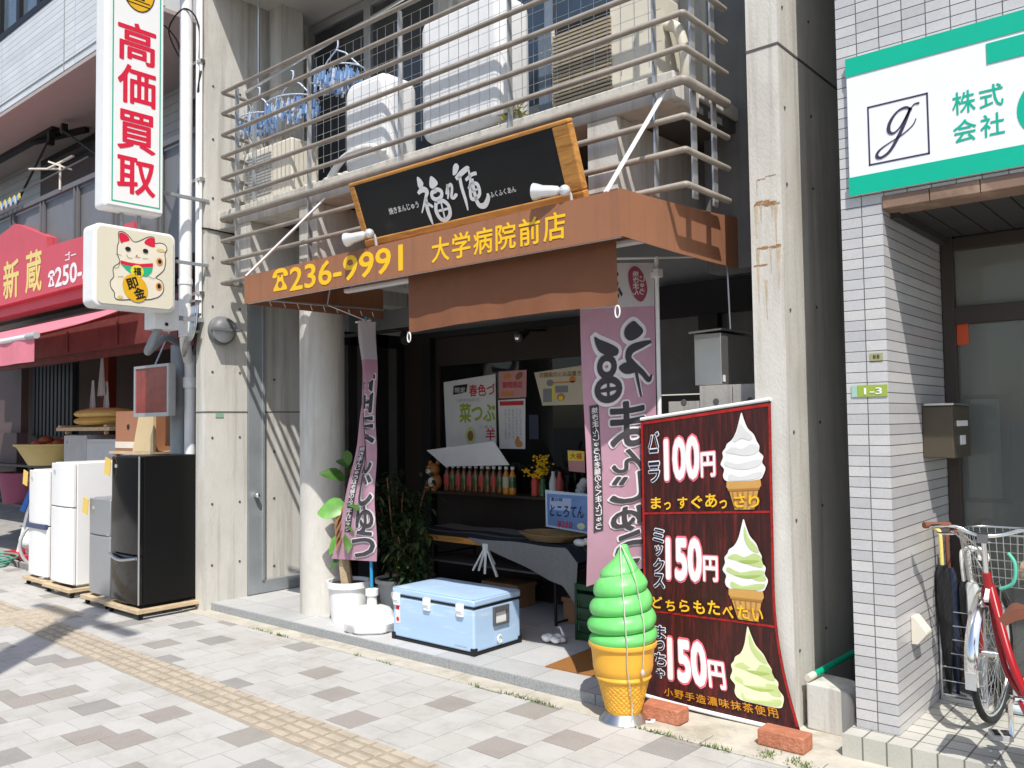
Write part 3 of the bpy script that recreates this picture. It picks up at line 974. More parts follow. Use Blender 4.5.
l.build('emblem', flat('sign_ink', (0.045, 0.035, 0.075)).name, G)
# ================================================================ the shop and house on the left
S = thing('appliance_shop', 'white sided house with an open second-hand shop below and a dark railed balcony', 'building', (-12, 5, 0))
flat('siding_line', (0.32, 0.34, 0.35))
MB().box(-26, -7.80, 4.0, 4.02, 5.72, 6.66).build('fascia', 'siding', S)
f = MB().box(-26, -7.80, 4.02, 4.6, 5.70, 6.66)
f.mat(1)
f.box(-26, -7.80, 3.992, 3.999, 5.80, 5.81)
for x in (-15.4, -12.75, -10.08):
    f.box(x - 0.008, x + 0.008, 3.993, 3.999, 5.72, 6.66)
f.build('fascia_core', ['white_wall', 'siding_line'], S)
f = MB().box(-26, -7.80, 3.99, 4.1, 6.66, 6.74)
for x in (-13.6, -12.2, -11.55, -10.9, -9.5):
    f.box(x - 0.05, x + 0.05, 4.02, 4.1, 6.74, 8.2)
wo_ = f.build('window', 'dark_frame', S)
MB().box(-26, -7.80, 4.07, 4.08, 6.74, 8.4).build('pane', 'window_sky', wo_)
MB().box(-26, -7.80, 4.0, 5.1, 5.66, 5.70).build('soffit', 'soffit_pink', S)
MB().box(-26, -7.80, 5.05, 5.07, 2.6, 5.66).build('upper_wall', 'siding_side', S)
w = MB()
w.box(-13.4, -10.0, 5.0, 5.045, 4.3, 5.6)
w.box(-9.2, -7.8, 5.0, 5.045, 4.2, 5.4)
wo_ = w.build('window', 'dark_frame', S)
MB().box(-13.3, -10.1, 4.985, 4.995, 4.35, 5.5).box(-9.1, -7.9, 4.985, 4.995, 4.3, 5.3).build('pane', 'window_dark', wo_)
b = MB()
b.box(-20, -7.66, 4.37, 4.42, 4.58, 4.64)
x = -19.9
while x < -7.7:
    b.box(x - 0.02, x + 0.02, 4.38, 4.41, 3.4, 4.58)
    b.box(x + 0.08, x + 0.11, 4.38, 4.41, 3.4, 4.58)
    x += 1.02
bo = b.build('balcony_railing', flat('rail_dark', (0.14, 0.14, 0.145), 0.5).name, S)
MB().box(-20, -7.66, 4.425, 4.43, 3.4, 4.56).build('panel', flat('panel_grey', (0.16, 0.165, 0.17), 0.4).name, bo)
b = MB()
b.bar((-12.6, 4.6, 5.60), (-11.6, 4.9, 5.62), 0.08, 0.05)
b.bar((-26, 4.55, 5.63), (-11.9, 4.62, 5.63), 0.1, 0.05)
b.tube([(-11.9, 4.55, 5.5), (-12.6, 4.4, 4.7)], 0.015)
b.tube([(-11.5, 4.55, 5.5), (-10.6, 4.6, 5.0)], 0.015)
b.box(-12.0, -11.92, 4.55, 4.62, 5.42, 5.6)
b.box(-11.56, -11.5, 4.55, 4.62, 5.46, 5.6)
b.build('drying_bracket', 'dark_frame', S)
MB().box(-7.80, -7.405, 4.46, 4.6, 0, 9).build('party_wall', 'concrete_grey', S)
# shop below : dark interior
i_ = MB()
i_.box(-26, -7.80, 8.0, 8.1, 0, 3.4)
i_.box(-7.66, -7.63, 4.605, 8.0, 0, 3.4)
i_.box(-26, -7.80, 4.6, 8.0, 3.3, 3.4)
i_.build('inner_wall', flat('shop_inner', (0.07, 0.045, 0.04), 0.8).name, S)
flat('red_post', (0.26, 0.045, 0.025), 0.5)
flat('red_beam', (0.15, 0.04, 0.036), 0.6, var=0.25)
p = MB().box(-12.03, -11.82, 5.3, 5.42, 0, 3.0)
p.build('post', 'red_post', S, bevel=0.006)
MB().box(-14, -7.66, 4.5, 4.62, 2.58, 3.05).build('beam', 'red_beam', S)
p = MB()
for k in (1, 4, 7):
    p.box(-11.6 + k * 0.45, -11.57 + k * 0.45, 4.485, 4.498, 2.6, 3.0)
p.box(-14, -7.66, 4.60, 4.66, 2.50, 2.575)
p.build('beam_strip', 'red_beam', S)
lv = MB()
for k in range(11):
    lv.box(-13.6 + k * 0.13, -13.6 + k * 0.13 + 0.075, 5.0, 5.05, 1.55, 2.55)
lv.box(-13.6, -12.2, 5.06, 5.08, 1.5, 2.6)
lv.build('louvre', flat('louvre_blue', (0.025, 0.03, 0.035), 0.5).name, S)
sh = MB()
for z in (1.0, 1.5, 2.05, 2.3):
    sh.box(-11.2, -7.8, 5.6, 5.95, z, z + 0.03)
for x in (-11.2, -10.0, -8.9, -7.85):
    sh.box(x, x + 0.04, 5.6, 5.95, 0, 2.5)
sh.build('shelf', flat('shelf_dark', (0.06, 0.055, 0.055)).name, S)
MB().box(-14.8, -13.62, 4.8, 4.95, 0.9, 1.6).box(-15.2, -13.75, 4.9, 5.0, 1.6, 2.6).build('shutter', flat('shutter_brown', (0.10, 0.07, 0.07), 0.6).name, S)

# many small goods on the shelves, each one a thing
gr = random.Random(11)
flat('good_a', (0.45, 0.42, 0.36)); flat('good_b', (0.35, 0.07, 0.05)); flat('good_c', (0.55, 0.38, 0.08)); flat('good_d', (0.12, 0.2, 0.3)); flat('good_e', (0.55, 0.55, 0.55)); flat('good_f', (0.35, 0.2, 0.12))
LB = {'good_a': 'cream', 'good_b': 'dark red', 'good_c': 'mustard', 'good_d': 'blue', 'good_e': 'pale grey', 'good_f': 'brown'}
for z, zn in ((1.03, 'lowest'), (1.53, 'middle'), (2.08, 'top')):
    x = -10.0
    nth = 0
    while x < -8.1:
        w = gr.uniform(0.1, 0.24); h = gr.uniform(0.12, 0.34); k = gr.choice(list(LB) + ['good_b', 'good_b', 'good_f', 'good_c'])
        m = MB().box(x, x + w, 5.62, 5.62 + w, z, z + h).box(x + 0.01, x + w - 0.01, 5.625, 5.625 + w - 0.02, z + h, z + h + 0.02)
        if k in 'good_c':
            m = MB().lathe([(0, 0), (w * .4, 0), (w * .5, h * .3), (w * .45, h * .7), (w * .2, h * .85), (w * .22, h), (0, h)], (x + w / 2, 5.7, z), 14)
        o = m.build('shelf_box' if k != 'good_c' else 'jar', k, org=(x + w / 2, 5.7, z), bevel=0.006)
        tag(o, LB[k] + (' jar, ' if k == 'good_c' else ' box, ') + 'first second third fourth fifth sixth seventh eighth ninth tenth eleventh twelfth'.split()[min(nth, 11)] + ' from the left on the %s shelf of the red shop' % zn, 'goods', 'goods on the shelves of the red shop')
        nth += 1
        x += w + gr.uniform(0.03, 0.14)

# red fascia sign
K = thing('shop_sign', 'long red shop sign with yellow characters and a white phone number', 'sign', (-11, 4.3, 3.3))
mat('sign_red', (0.56, 0.085, 0.11), 0.5, var=0.06, scale=2)
s = MB()
s.prism([(-20, 3.33), (-9.0, 3.33), (-9.0, 3.86), (-11.31, 3.92), (-11.31, 4.05), (-12.36, 4.38), (-13.5, 4.22), (-20, 4.22)], (0, 4.3, 0), (1, 0, 0), (0, 0, 1), 0.08)
s.prism([(-11.31, 3.93), (-11.31, 4.05), (-12.36, 4.38), (-12.36, 3.93)], (0, 4.384, 0), (1, 0, 0), (0, 0, 1), 0.6)
s.box(-20, -9.0, 4.38, 4.6, 3.2, 3.33)
s.build('panel', 'sign_red', K)
mf = plane((0, 4.3, 0), (1, 0, 0), (0, 0, 1))
flat('sign_yellow', (0.75, 0.62, 0.20)); flat('sign_shadow', (0.12, 0.10, 0.05))
l = MB()
for d, ll in ((0.0, 0.004),):
    txt(l, '新', mf, -12.72, 3.40, 0.52, 0.50, 0.022, ll)
    txt(l, '蔵', mf, -11.95, 3.40, 0.50, 0.52, 0.02, ll)
l.build('lettering', 'sign_yellow', K)
l = MB()
phone(l, mf, -11.24, 3.40, 0.20, 0.20, 0.004)
txt(l, '250-5', mf, -11.02, 3.38, 0.94, 0.23, 0.025, 0.004)
txt(l, 'ゴー', mf, -10.74, 3.66, 0.3, 0.1, 0.02, 0.004)
l.build('lettering', 'white_paint', K)
# red awning
K = thing('red_awning', 'faded red fabric awning with a white front bar over the fridges', 'awning', (-10, 4.3, 2.9))
translucent('fabric_red', (0.82, 0.27, 0.34), 0.25)
a = MB()
a.grid(lambda u, v: (-13.5 + u * 4.28, 4.42 - 1.02 * v, 3.0 - 0.40 * v - 0.03 * math.sin(math.pi * v)), 20, 8)
a.build('fabric', 'fabric_red', K, smooth=60, solid=0.006)
MB().cyl((-13.5, 3.39, 2.585), (-9.35, 3.39, 2.585), 0.028, n=14).build('front_bar', 'white_paint', K, smooth=40)
MB().cyl((-9.36, 3.39, 2.585), (-9.14, 3.39, 2.585), 0.034, n=14).build('bar_end', 'grey_plastic', K, smooth=40)
a = MB()
a.grid(lambda u, v: (-13.5 + u * 4.3, 3.385 + 0.01 * math.sin(u * 40), 2.575 - 0.25 * v), 60, 3)
a.build('valance', 'fabric_red', K, smooth=60, solid=0.004)
MB().bar((-9.25, 3.4, 2.58), (-9.35, 4.42, 2.93), 0.03, 0.03).build('arm', 'red_post', K)

# ================================================================ projecting signs on the pillar
K = thing('projecting_sign', 'tall white projecting sign with four red characters in a thin green border', 'sign', (-7.1, 3.35, 3.45))
pf = plane((-7.0, 0, 0), (0, 1, 0), (0, 0, 1))
b = MB().box(-7.20, -7.006, 3.10, 3.605, 3.455, 6.4)
b.build('box', 'white_plastic', K, bevel=0.03, bseg=3)
MB().box(-7.01, -7.0, 3.125, 3.59, 3.48, 6.38).build('face', flat('sign_face', (0.84, 0.84, 0.83), 0.3, var=0.02).name, K)
l = MB()
for y0, y1, z0, z1 in ((3.155, 3.165, 3.51, 6.3), (3.559, 3.569, 3.51, 6.3), (3.165, 3.559, 3.51, 3.520)):
    rect(l, y0, y1, z0, z1, pf, 0.002)
l.build('border', 'sign_green', K)
l = MB()
for c, z0, z1 in (('高', 4.72, 5.05), ('価', 4.36, 4.68), ('買', 3.965, 4.29), ('取', 3.60, 3.90)):
    txt(l, c, pf, 3.205, z0, 0.315, z1 - z0, 0.02, 0.002)
l.build('lettering', flat('letter_red', (0.66, 0.015, 0.05)).name, K)
l = MB()
pol(l, ell(3.37, 5.36, 0.145, 0.20), pf, 0.002)
l.build('emblem', flat('emblem_gold', (0.75, 0.42, 0.015)).name, K)
l = MB()
stroke(l, ell(3.37, 5.36, 0.14, 0.195), pf, 0.008, 0.004, 1, True)
for z in (5.22, 5.25, 5.46, 5.49):
    rect(l, 3.27, 3.47, z, z + 0.008, pf, 0.004)
txt(l, '圧', pf, 3.32, 5.27, 0.1, 0.17, 0.03, 0.004)
l.build('emblem_lines', 'black', K)
MB().box(-7.2, -7.12, 3.6, 4.12, 5.95, 6.0).build('bracket', 'steel_grey', K)
MB().box(-7.2, -7.16, 3.6, 4.12, 3.7, 3.725).build('bracket', 'steel_grey', K)
for y in (3.3, 3.45):
    MB().cyl((-7.13, y, 3.30), (-7.13, y, 3.46), 0.016).build('hanger', 'steel_grey', K)

K = thing('cat_sign', 'square cream projecting sign with a beckoning cat holding a gold coin', 'sign', (-7.1, 3.37, 2.63))
b = MB()
def rrect(x0, x1, y0, y1, r, n=6):
    P = []
    for cx, cy, a0 in ((x1 - r, y1 - r, 0), (x0 + r, y1 - r, 90), (x0 + r, y0 + r, 180), (x1 - r, y0 + r, 270)):
        for i in range(n + 1):
            a = R_(a0 + 90 * i / n)
            P.append((cx + r * math.cos(a), cy + r * math.sin(a)))
    return P
b.prism(rrect(3.02, 3.715, 2.635, 3.315, 0.06), (-7.01, 0, 0), (0, 1, 0), (0, 0, 1), 0.20)
b.build('box', 'white_plastic', K, bevel=0.012)
b = MB().prism(rrect(3.045, 3.69, 2.66, 3.29, 0.05), (-7.0, 0, 0), (0, 1, 0), (0, 0, 1), 0.008)
b.build('face', flat('sign_cream', (0.72, 0.67, 0.53), 0.35, var=0.02).name, K)
flat('cat_spot_orange', (0.70, 0.30, 0.08)); flat('cat_paw_tan', (0.70, 0.50, 0.18))
# the cat, in millimetres of the crop: px -> sign plane
def cp(x, y):  # crop pixel to (Y, Z) on the sign
    return (3.02 + (x - 75) / 565 * 0.69, 3.315 - ((y - 85) - (x - 75) * 0.125) / 595 * 0.66)
def cpl(P): return [cp(*p) for p in P]
outline = [(235, 160), (262, 152), (300, 178), (335, 222), (368, 222), (410, 200), (440, 184), (480, 186), (490, 232), (520, 226), (560, 238), (576, 275), (560, 310), (566, 360), (556, 430), (520, 470), (497, 495), (535, 520), (553, 560), (548, 605), (520, 640), (480, 655), (440, 662), (330, 660), (240, 660), (212, 640), (210, 605), (188, 570), (182, 525), (205, 490), (200, 450), (206, 415), (245, 380), (228, 320), (228, 260), (238, 225)]
l = MB(); pol(l, spline(cpl(outline), 3, True), pf, 0.002)
l.build('cat_body', flat('cat_white', (0.78, 0.72, 0.58)).name, K)
l = MB(); stroke(l, cpl(outline), pf, 0.006, 0.0034, 3, True)
for cx, cy, rx, ry in ((298, 280, 0.024, 0.018), (420, 292, 0.024, 0.018), (522, 370, 0.016, 0.018), (518, 560, 0.016, 0.02)):
    c = cp(cx, cy); pol(l, ell(c[0], c[1], rx, ry, 14), pf, 0.0075)
for P in ([(330, 350), (300, 345), (290, 320)], [(345, 338), (365, 345), (385, 340)], [(255, 330), (215, 320)], [(400, 350), (440, 352)], [(245, 385), (232, 420), (205, 425)], [(440, 480), (470, 500), (497, 495)], [(270, 490), (230, 490)]):
    stroke(l, cpl(P), pf, 0.003, 0.006, 4)
l.build('cat_lines', 'black', K)
l = MB()
for P in ([(238, 170), (262, 160), (295, 182), (310, 215), (272, 228), (250, 236)], [(415, 235), (425, 205), (450, 190), (478, 192), (488, 230), (480, 262)]):
    pol(l, spline(cpl(P), 3, True), pf, 0.004)
pol(l, cpl([(248, 366), (300, 380), (380, 392), (474, 384), (474, 412), (380, 418), (300, 406), (250, 394)]), pf, 0.005)
c = cp(360, 330); pol(l, ell(c[0], c[1], 0.008, 0.006, 8), pf, 0.005)
l.build('cat_red', 'letter_red', K)
l = MB(); pol(l, cpl([(252, 396), (300, 408), (380, 420), (474, 414), (466, 455), (430, 490), (390, 480), (330, 470), (290, 440)]), pf, 0.0046)
l.build('cat_bib', flat('cat_green', (0.02, 0.45, 0.22)).name, K)
l = MB(); c = cp(363, 448); pol(l, ell(c[0], c[1], 0.056, 0.052), pf, 0.0062)
l.build('cat_bell', flat('cat_yellow', (0.78, 0.66, 0.05)).name, K)
l = MB(); c = cp(350, 575); pol(l, ell(c[0], c[1], 0.10, 0.12, 28, 0.6), pf, 0.0068)
l.build('cat_coin', 'emblem_gold', K)
l = MB()
for a, b_ in ((522, 372), (518, 562)):
    c = cp(a, b_); pol(l, ell(c[0], c[1], 0.03, 0.034, 16), pf, 0.005); l.build('cat_spot', 'cat_spot_orange', K); l = MB()
c = cp(250, 640); pol(l, ell(c[0], c[1], 0.024, 0.012, 12), pf, 0.0045); l.build('cat_paw', 'cat_paw_tan', K); l = MB()
c = cp(530, 285); pol(l, ell(c[0], c[1], 0.04, 0.014, 12), pf, 0.0045)
l.build('cat_paw', 'cat_paw_tan', K)
l = MB()
c = cp(363, 448); txt(l, '福', pf, c[0] - 0.032, c[1] - 0.032, 0.064, 0.064, 0.02, 0.008)
def rf(cy, cz, a):
    return lambda x, y, L: Vector((-7.0 + L, cy + x * math.cos(a) - y * math.sin(a), cz + x * math.sin(a) + y * math.cos(a)))
c = cp(330, 540); txt(l, '即', rf(c[0], c[1], 0.35), -0.045, -0.045, 0.09, 0.09, 0.025, 0.009)
c = cp(378, 612); txt(l, '金', rf(c[0], c[1], 0.35), -0.045, -0.045, 0.09, 0.09, 0.025, 0.009)
l.build('lettering', 'black', K)
MB().box(-7.16, -7.13, 3.7, 4.1, 3.10, 3.125).build('bracket', 'steel_grey', K)

# ================================================================ pipes, conduits and cables on the left pillar
K = thing('drain_pipe', 'thick white drain pipe bending in front of the left concrete pillar', 'pipe', (-7.62, 4.19, 0))
p = MB()
p.tube(spline([(-7.345, 3.99, 9), (-7.345, 3.99, 3.0), (-7.345, 3.99, 2.72), (-7.38, 4.02, 2.56)], 8), 0.058, 14)
p.tube(spline([(-7.36, 4.0, 2.52), (-7.50, 4.08, 2.40), (-7.61, 4.17, 2.28), (-7.62, 4.19, 2.15), (-7.62, 4.19, 0)], 8), 0.05, 14)
p.cyl((-7.62, 4.19, 2.02), (-7.62, 4.19, 2.12), 0.066, n=16)
p.cyl((-7.345, 3.99, 2.95), (-7.345, 3.99, 3.0), 0.065, n=16)
p.build('pipe', 'white_paint', K, smooth=40)
for z in (5.0, 3.9, 2.85):
    MB().box(-7.42, -7.18, 4.04, 4.088, z, z + 0.03).build('clamp', 'steel', K)
K = thing('grey_downpipe', 'dark grey metal downpipe beside the white drain pipe', 'pipe', (-7.72, 4.2, 0))
MB().cyl((-7.95, 4.28, 0), (-7.95, 4.28, 2.45), 0.1, n=20).build('pipe', 'steel_grey', K, smooth=40)
MB().tube(spline([(-7.95, 4.28, 2.45), (-7.75, 4.02, 2.50), (-7.5, 3.75, 2.36), (-7.3, 3.62, 2.32), (-7.2, 3.62, 2.42), (-7.18, 3.66, 2.52)], 8), 0.035, 12).build('flexible_hose', 'steel_grey', K, smooth=40)
K = thing('conduit', 'pair of thin white conduits running up the pillar with steel clips', 'pipe', (-7.36, 4.03, 2.5))
p = MB()
for x, r in ((-7.255, 0.022), (-7.205, 0.014)):
    p.tube([(x, 4.06, 9), (x, 4.06, 2.6)], r, 10)
p.build('pipe', 'white_paint', K, smooth=40)
p = MB()
for x, r in ((-7.29, 0.012), (-7.26, 0.012), (-7.23, 0.012), (-7.20, 0.008)):
    p.tube(spline([(x, 4.03, 2.75), (x + 0.01, 4.0, 2.52), (x - 0.10, 4.0, 2.40), (-7.60, 4.12, 2.30)], 6), r, 8)
for z in (2.78, 2.66, 2.5):
    p.box(-7.34, -7.19, 4.0, 4.06, z, z + 0.02)
p.build('clip', 'steel', K)
def cable(label, pts, r=0.009):
    o = MB().tube(spline(pts, 8), r, 6).build('cable', 'cable_black', org=pts[0])
    return tag(o, label, 'cable')
cable('black cable sagging down the face of the left concrete pillar', [(-7.27, 4.075, 9), (-7.25, 4.07, 5.2), (-7.2, 4.05, 4.9), (-7.29, 4.06, 4.5), (-7.26, 4.075, 3.6), (-7.24, 4.07, 2.9), (-7.3, 4.05, 2.3)], 0.013)
cable('black cable loops where the conduits meet above the red and white sign', [(-7.9, 3.6, 5.9), (-7.6, 3.7, 5.3), (-7.45, 3.8, 5.35), (-7.35, 3.9, 5.2), (-7.45, 3.98, 5.1), (-7.5, 3.9, 5.35), (-7.3, 3.95, 5.5), (-7.22, 4.05, 5.3), (-7.28, 4.05, 4.6), (-7.25, 4.05, 4.0)], 0.008)
cable('thin black wire running across the joint of the left concrete pillar', [(-7.26, 4.07, 3.47), (-7.17, 4.08, 3.46), (-7.158, 4.2, 3.455), (-7.158, 4.5, 3.44)], 0.007)
K = thing('junction_box', 'white junction box between the cat sign and the conduits', 'box', (-7.2, 3.7, 2.48))
MB().box(-7.28, -7.10, 3.575, 3.80, 2.50, 2.76).build('body', 'white_plastic', K, bevel=0.006)
MB().box(-7.099, -7.09, 3.67, 3.695, 2.72, 2.745).box(-7.099, -7.09, 3.67, 3.695, 2.53, 2.555).build('latch', 'black', K)
MB().box(-7.22, -7.19, 3.8, 4.09, 2.60, 2.64).build('bracket', 'steel_grey', K)

# ================================================================ refrigerators and their dollies
flat('fridge_white', (0.80, 0.80, 0.79), 0.35, var=0.02); flat('fridge_silver', (0.40, 0.41, 0.42), 0.35, metal=0.55, var=0.03); flat('fridge_black', (0.006, 0.006, 0.006), 0.10, spec=0.4, var=0.02); flat('fridge_side_black', (0.008, 0.008, 0.008), 0.35, spec=0.15, var=0.02)
flat('seal', (0.2, 0.2, 0.2)); flat('tag_yellow', (0.75, 0.52, 0.12))
def dolly(x0, x1, y0, y1, label):
    d = thing('dolly', label, 'dolly', ((x0 + x1) / 2, (y0 + y1) / 2, 0), 'wooden dollies under the fridges')
    m = MB()
    for (a, b_, c, e) in ((x0, x1, y0, y0 + 0.06), (x0, x1, y1 - 0.06, y1), (x0, x0 + 0.06, y0 + 0.061, y1 - 0.061), (x1 - 0.06, x1, y0 + 0.061, y1 - 0.061)):
        m.box(a, b_, c, e, 0.055, 0.09)
    m.build('frame', 'wood_pale', d, bevel=0.004)
    for a in (x0 + 0.05, x1 - 0.05):
        for b_ in (y0 + 0.05, y1 - 0.05):
            w = MB().cyl((a - 0.012, b_, 0.021), (a + 0.012, b_, 0.021), 0.021, n=14)
            w.box(a - 0.016, a + 0.016, b_ - 0.006, b_ + 0.02, 0.02, 0.054)
            w.build('caster', 'black', d)
def fridge(label, x0, x1, y0, y1, h, split, body, door, seam, handle=None, tagpos=None, z=0.09):
    f = thing('refrigerator', label, 'refrigerator', ((x0 + x1) / 2, (y0 + y1) / 2, z))
    MB().box(x0, x1, y0 + 0.055, y1, z + 0.02, z + h).box(x0 + 0.03, x1 - 0.03, y0 + 0.08, y1 - 0.05, z, z + 0.02).build('body', body, f, bevel=0.008)
    def dr(z0, z1):
        m = MB()
        n = 10
        P = [(x0 + (x1 - x0) * i / n, y0 + 0.0 + 0.018 * ((2 * i / n - 1) ** 2)) for i in range(n + 1)] + [(x1, y0 + 0.05), (x0, y0 + 0.05)]
        m.prism([(a, -b_) for a, b_ in P], (0, 0, z0), (1, 0, 0), (0, -1, 0), z1 - z0)
        return m
    a = dr(z + split + 0.006, z + h - 0.006).build('door', door, f, smooth=30, bevel=0.006)
    b_ = dr(z + 0.03, z + split - 0.006).build('door', door, f, smooth=30, bevel=0.006)
    if handle == 'bar':
        m = MB().box(x0 + 0.0, x1, y0 - 0.016, y0 + 0.03, z + split - 0.03, z + split + 0.022)
        m.build('handle', seam, f, bevel=0.006)
    elif handle == 'curve':
        m = MB().tube(spline([(x0 + 0.01, y0 - 0.004, z + split - 0.02), (x0 + 0.2, y0 - 0.03, z + split - 0.045), (x1 - 0.2, y0 - 0.03, z + split - 0.045), (x1 - 0.01, y0 - 0.004, z + split - 0.02)], 6), 0.014, 8)
        m.build('handle', seam, f, smooth=50)
        MB().box(x1 - 0.005, x1 + 0.004, y0 + 0.008, y0 + 0.018, z + 0.03, z + h).build('trim', 'aluminium', f)
    else:
        MB().box(x0 + 0.002, x1 - 0.002, y0 + 0.02, y0 + 0.05, z + split - 0.006, z + split + 0.006).build('gasket', seam, f)
    if tagpos:
        a, c = tagpos
        m = MB().obox((a, y0 - 0.012, c), (0.055, 0, -0.012), (0.012, 0.0, 0.075), (0, 0.003, 0))
        o = m.build('price_tag', 'tag_yellow', org=(a, y0, c))
        tag(o, 'yellow price tag on the ' + label.split(' with ')[0].split(' refrigerator')[0] + ' refrigerator', 'tag')
    MB().obox((x0 + 0.12, y0 - 0.001, z + h - 0.09), (0.014, 0, 0), (0, 0.004, 0), (0, 0, 0.014)).build('badge', 'grey_plastic', f)
    return f
fridge('low white refrigerator with a dark blue handle band, farthest left', -9.95, -9.46, 3.62, 4.17, 1.13, 0.55, 'fridge_white', 'fridge_white', flat('band_blue', (0.06, 0.07, 0.14)).name, 'bar', (-9.98, 1.13))
fridge('tall plain white refrigerator between the low white and the silver one', -9.32, -8.80, 3.60, 4.22, 1.22, 0.78, 'fridge_white', 'fridge_white', 'seal')
fridge('small silver refrigerator beside the black one', -8.36, -7.93, 3.57, 4.1, 0.91, 0.57, 'fridge_silver', 'fridge_silver', 'seal', None, (-8.38, 0.92))
fridge('tall glossy black refrigerator nearest the concrete pillar', -7.86, -7.33, 3.55, 4.12, 1.31, 0.45, 'fridge_side_black', 'fridge_black', 'steel', 'curve', (-7.88, 1.30))
dolly(-10.02, -9.42, 3.60, 4.2, 'wooden dolly under the low white refrigerator with the blue band')
dolly(-9.39, -8.74, 3.56, 4.24, 'wooden dolly under the tall white refrigerator')
dolly(-8.44, -7.93, 3.54, 4.12, 'wooden dolly under the silver refrigerator')
dolly(-7.9, -7.26, 3.52, 4.16, 'wooden dolly under the black refrigerator')
fridge('pale grey refrigerator standing behind the others under a wooden dolly', -11.4, -10.75, 4.55, 5.2, 1.57, 0.9, 'grey_plastic', 'grey_plastic', 'seal', z=0.0)
b = MB().box(-10.72, -9.92, 4.56, 5.2, 0, 1.52)
b.box(-10.70, -9.94, 4.55, 4.558, 0.05, 0.7).box(-10.70, -9.94, 4.55, 4.558, 0.75, 1.48)
tag(b.build('cabinet', flat('pale_cab', (0.52, 0.54, 0.55), 0.4).name, org=(-10.3, 4.9, 0), bevel=0.006), 'pale grey metal cabinet behind the white refrigerators', 'cabinet')
d = thing('dolly', 'wooden dolly lying on top of the pale grey refrigerator with cushions on it', 'dolly', (-10.8, 4.8, 1.58))
m = MB()
for y in (4.55, 4.8, 5.05):
    m.box(-11.6, -10.1, y, y + 0.07, 1.62, 1.665)
for x in (-11.55, -10.25):
    m.box(x, x + 0.07, 4.55, 5.12, 1.667, 1.69)
m.build('frame', 'wood_pale', d, bevel=0.004)
for x in (-11.4, -10.3):
    MB().cyl((x, 4.6, 1.597), (x + 0.03, 4.6, 1.597), 0.023, n=12).build('caster', 'wood_pale', d)
for z, c, nm in ((1.74, (0.55, 0.36, 0.10), 'mustard'), (1.83, (0.62, 0.45, 0.16), 'yellow')):
    m = MB()
    m.ball((-10.80, 4.82, z), 0.60, (1, 0.5, 0.13), 20, 10)
    tag(m.build('cushion', mat('cushion_' + nm, c, 0.8).name, org=(-10.75, 4.85, z - .05), smooth=60), nm + ' flat cushion stacked on the wooden dolly', 'cushion')
# goods around them
t = MB().lathe([(0, 0), (0.42, 0), (0.56, 0.24), (0.60, 0.26), (0.60, 0.28), (0.54, 0.27), (0.41, 0.02), (0, 0.02)], (-12.25, 4.9, 1.17), 28)
tag(t.build('tub', flat('tub_yellow', (0.55, 0.43, 0.17)).name, org=(-12.25, 4.9, 1.17), smooth=50), 'pale yellow plastic tub of orange things on a rack', 'tub')
m = MB()
for i in range(26):
    a = gr.uniform(0, 6.28); r = gr.uniform(0, 0.4)
    m.ball((-12.25 + r * math.cos(a), 4.9 + r * math.sin(a), 1.42 + gr.uniform(-0.02, 0.08)), 0.1, (1, 1, .6), 8, 6)
tag(m.build('cloth_heap', flat('heap_orange', (0.30, 0.08, 0.03)).name, org=(-12.25, 4.9, 1.4), smooth=60), 'heap of dark orange things filling the pale yellow tub', 'heap')
rk = thing('rack', 'dark steel rack carrying the yellow tub and baskets', 'rack', (-13, 5, 0))
m = MB()
for z in (0.58, 1.13):
    m.box(-14.4, -11.55, 4.6, 5.3, z, z + 0.03)
for x in (-14.4, -11.6):
    for y in (4.6, 5.27):
        m.box(x, x + 0.04, y, y + 0.03, 0, 1.16)
m.build('frame', 'shelf_dark', rk)
m = MB().lathe([(0, 0), (0.30, 0), (0.36, 0.42), (0.38, 0.43), (0.34, 0.42), (0.28, 0.02), (0, 0.02)], (-13.35, 4.85, 0.61), 20)
tag(m.build('basket', flat('basket_pink', (0.22, 0.045, 0.10)).name, org=(-13.35, 4.85, 0.61), smooth=40), 'dark pink plastic basket on the rack at the left edge', 'basket')
m = MB().box(-12.75, -12.2, 4.65, 5.1, 0.61, 1.0).box(-12.78, -12.17, 4.64, 5.11, 0.93, 0.96)
tag(m.build('carton', flat('card', (0.34, 0.18, 0.09)).name, org=(-12.5, 4.9, 0.61), bevel=0.004), 'small brown carton beside the pink basket', 'box')
m = MB().box(-9.5, -8.9, 4.35, 4.8, 1.4, 1.83).mat(1).box(-9.5, -8.9, 4.345, 4.349, 1.43, 1.5)
m.mat(2).cyl((-9.2, 4.344, 1.66), (-9.2, 4.349, 1.66), 0.03, n=12)
tag(m.build('carton', [flat('card_brown', (0.33, 0.15, 0.08)).name, 'cream', 'black'], org=(-9.2, 4.6, 1.4), bevel=0.004), 'brown carton with a round hand hole behind the black refrigerator', 'box')
m = MB().prism([(-9.0, 1.4), (-8.55, 1.4), (-8.55, 1.82), (-8.85, 1.82)], (0, 4.3, 0), (1, 0, 0), (0, 0, 1), 0.03)
tag(m.build('board', flat('board_cream', (0.60, 0.47, 0.27)).name, org=(-8.8, 4.3, 1.4)), 'cream wooden board leaning on the brown carton', 'board')
m = MB().box(-8.5, -7.9, 4.4, 4.85, 1.46, 1.85).mat(1).box(-8.22, -8.2, 4.395, 4.399, 1.46, 1.85)
tag(m.build('carton', [flat('card_dark', (0.20, 0.09, 0.05)).name, 'cream'], org=(-8.2, 4.6, 1.46), bevel=0.004), 'dark brown carton with a thin upright strip right of the cream board', 'box')
k = thing('stand', 'wooden stand behind the black refrigerator carrying the cartons', 'stand', (-8.7, 4.6, 0))
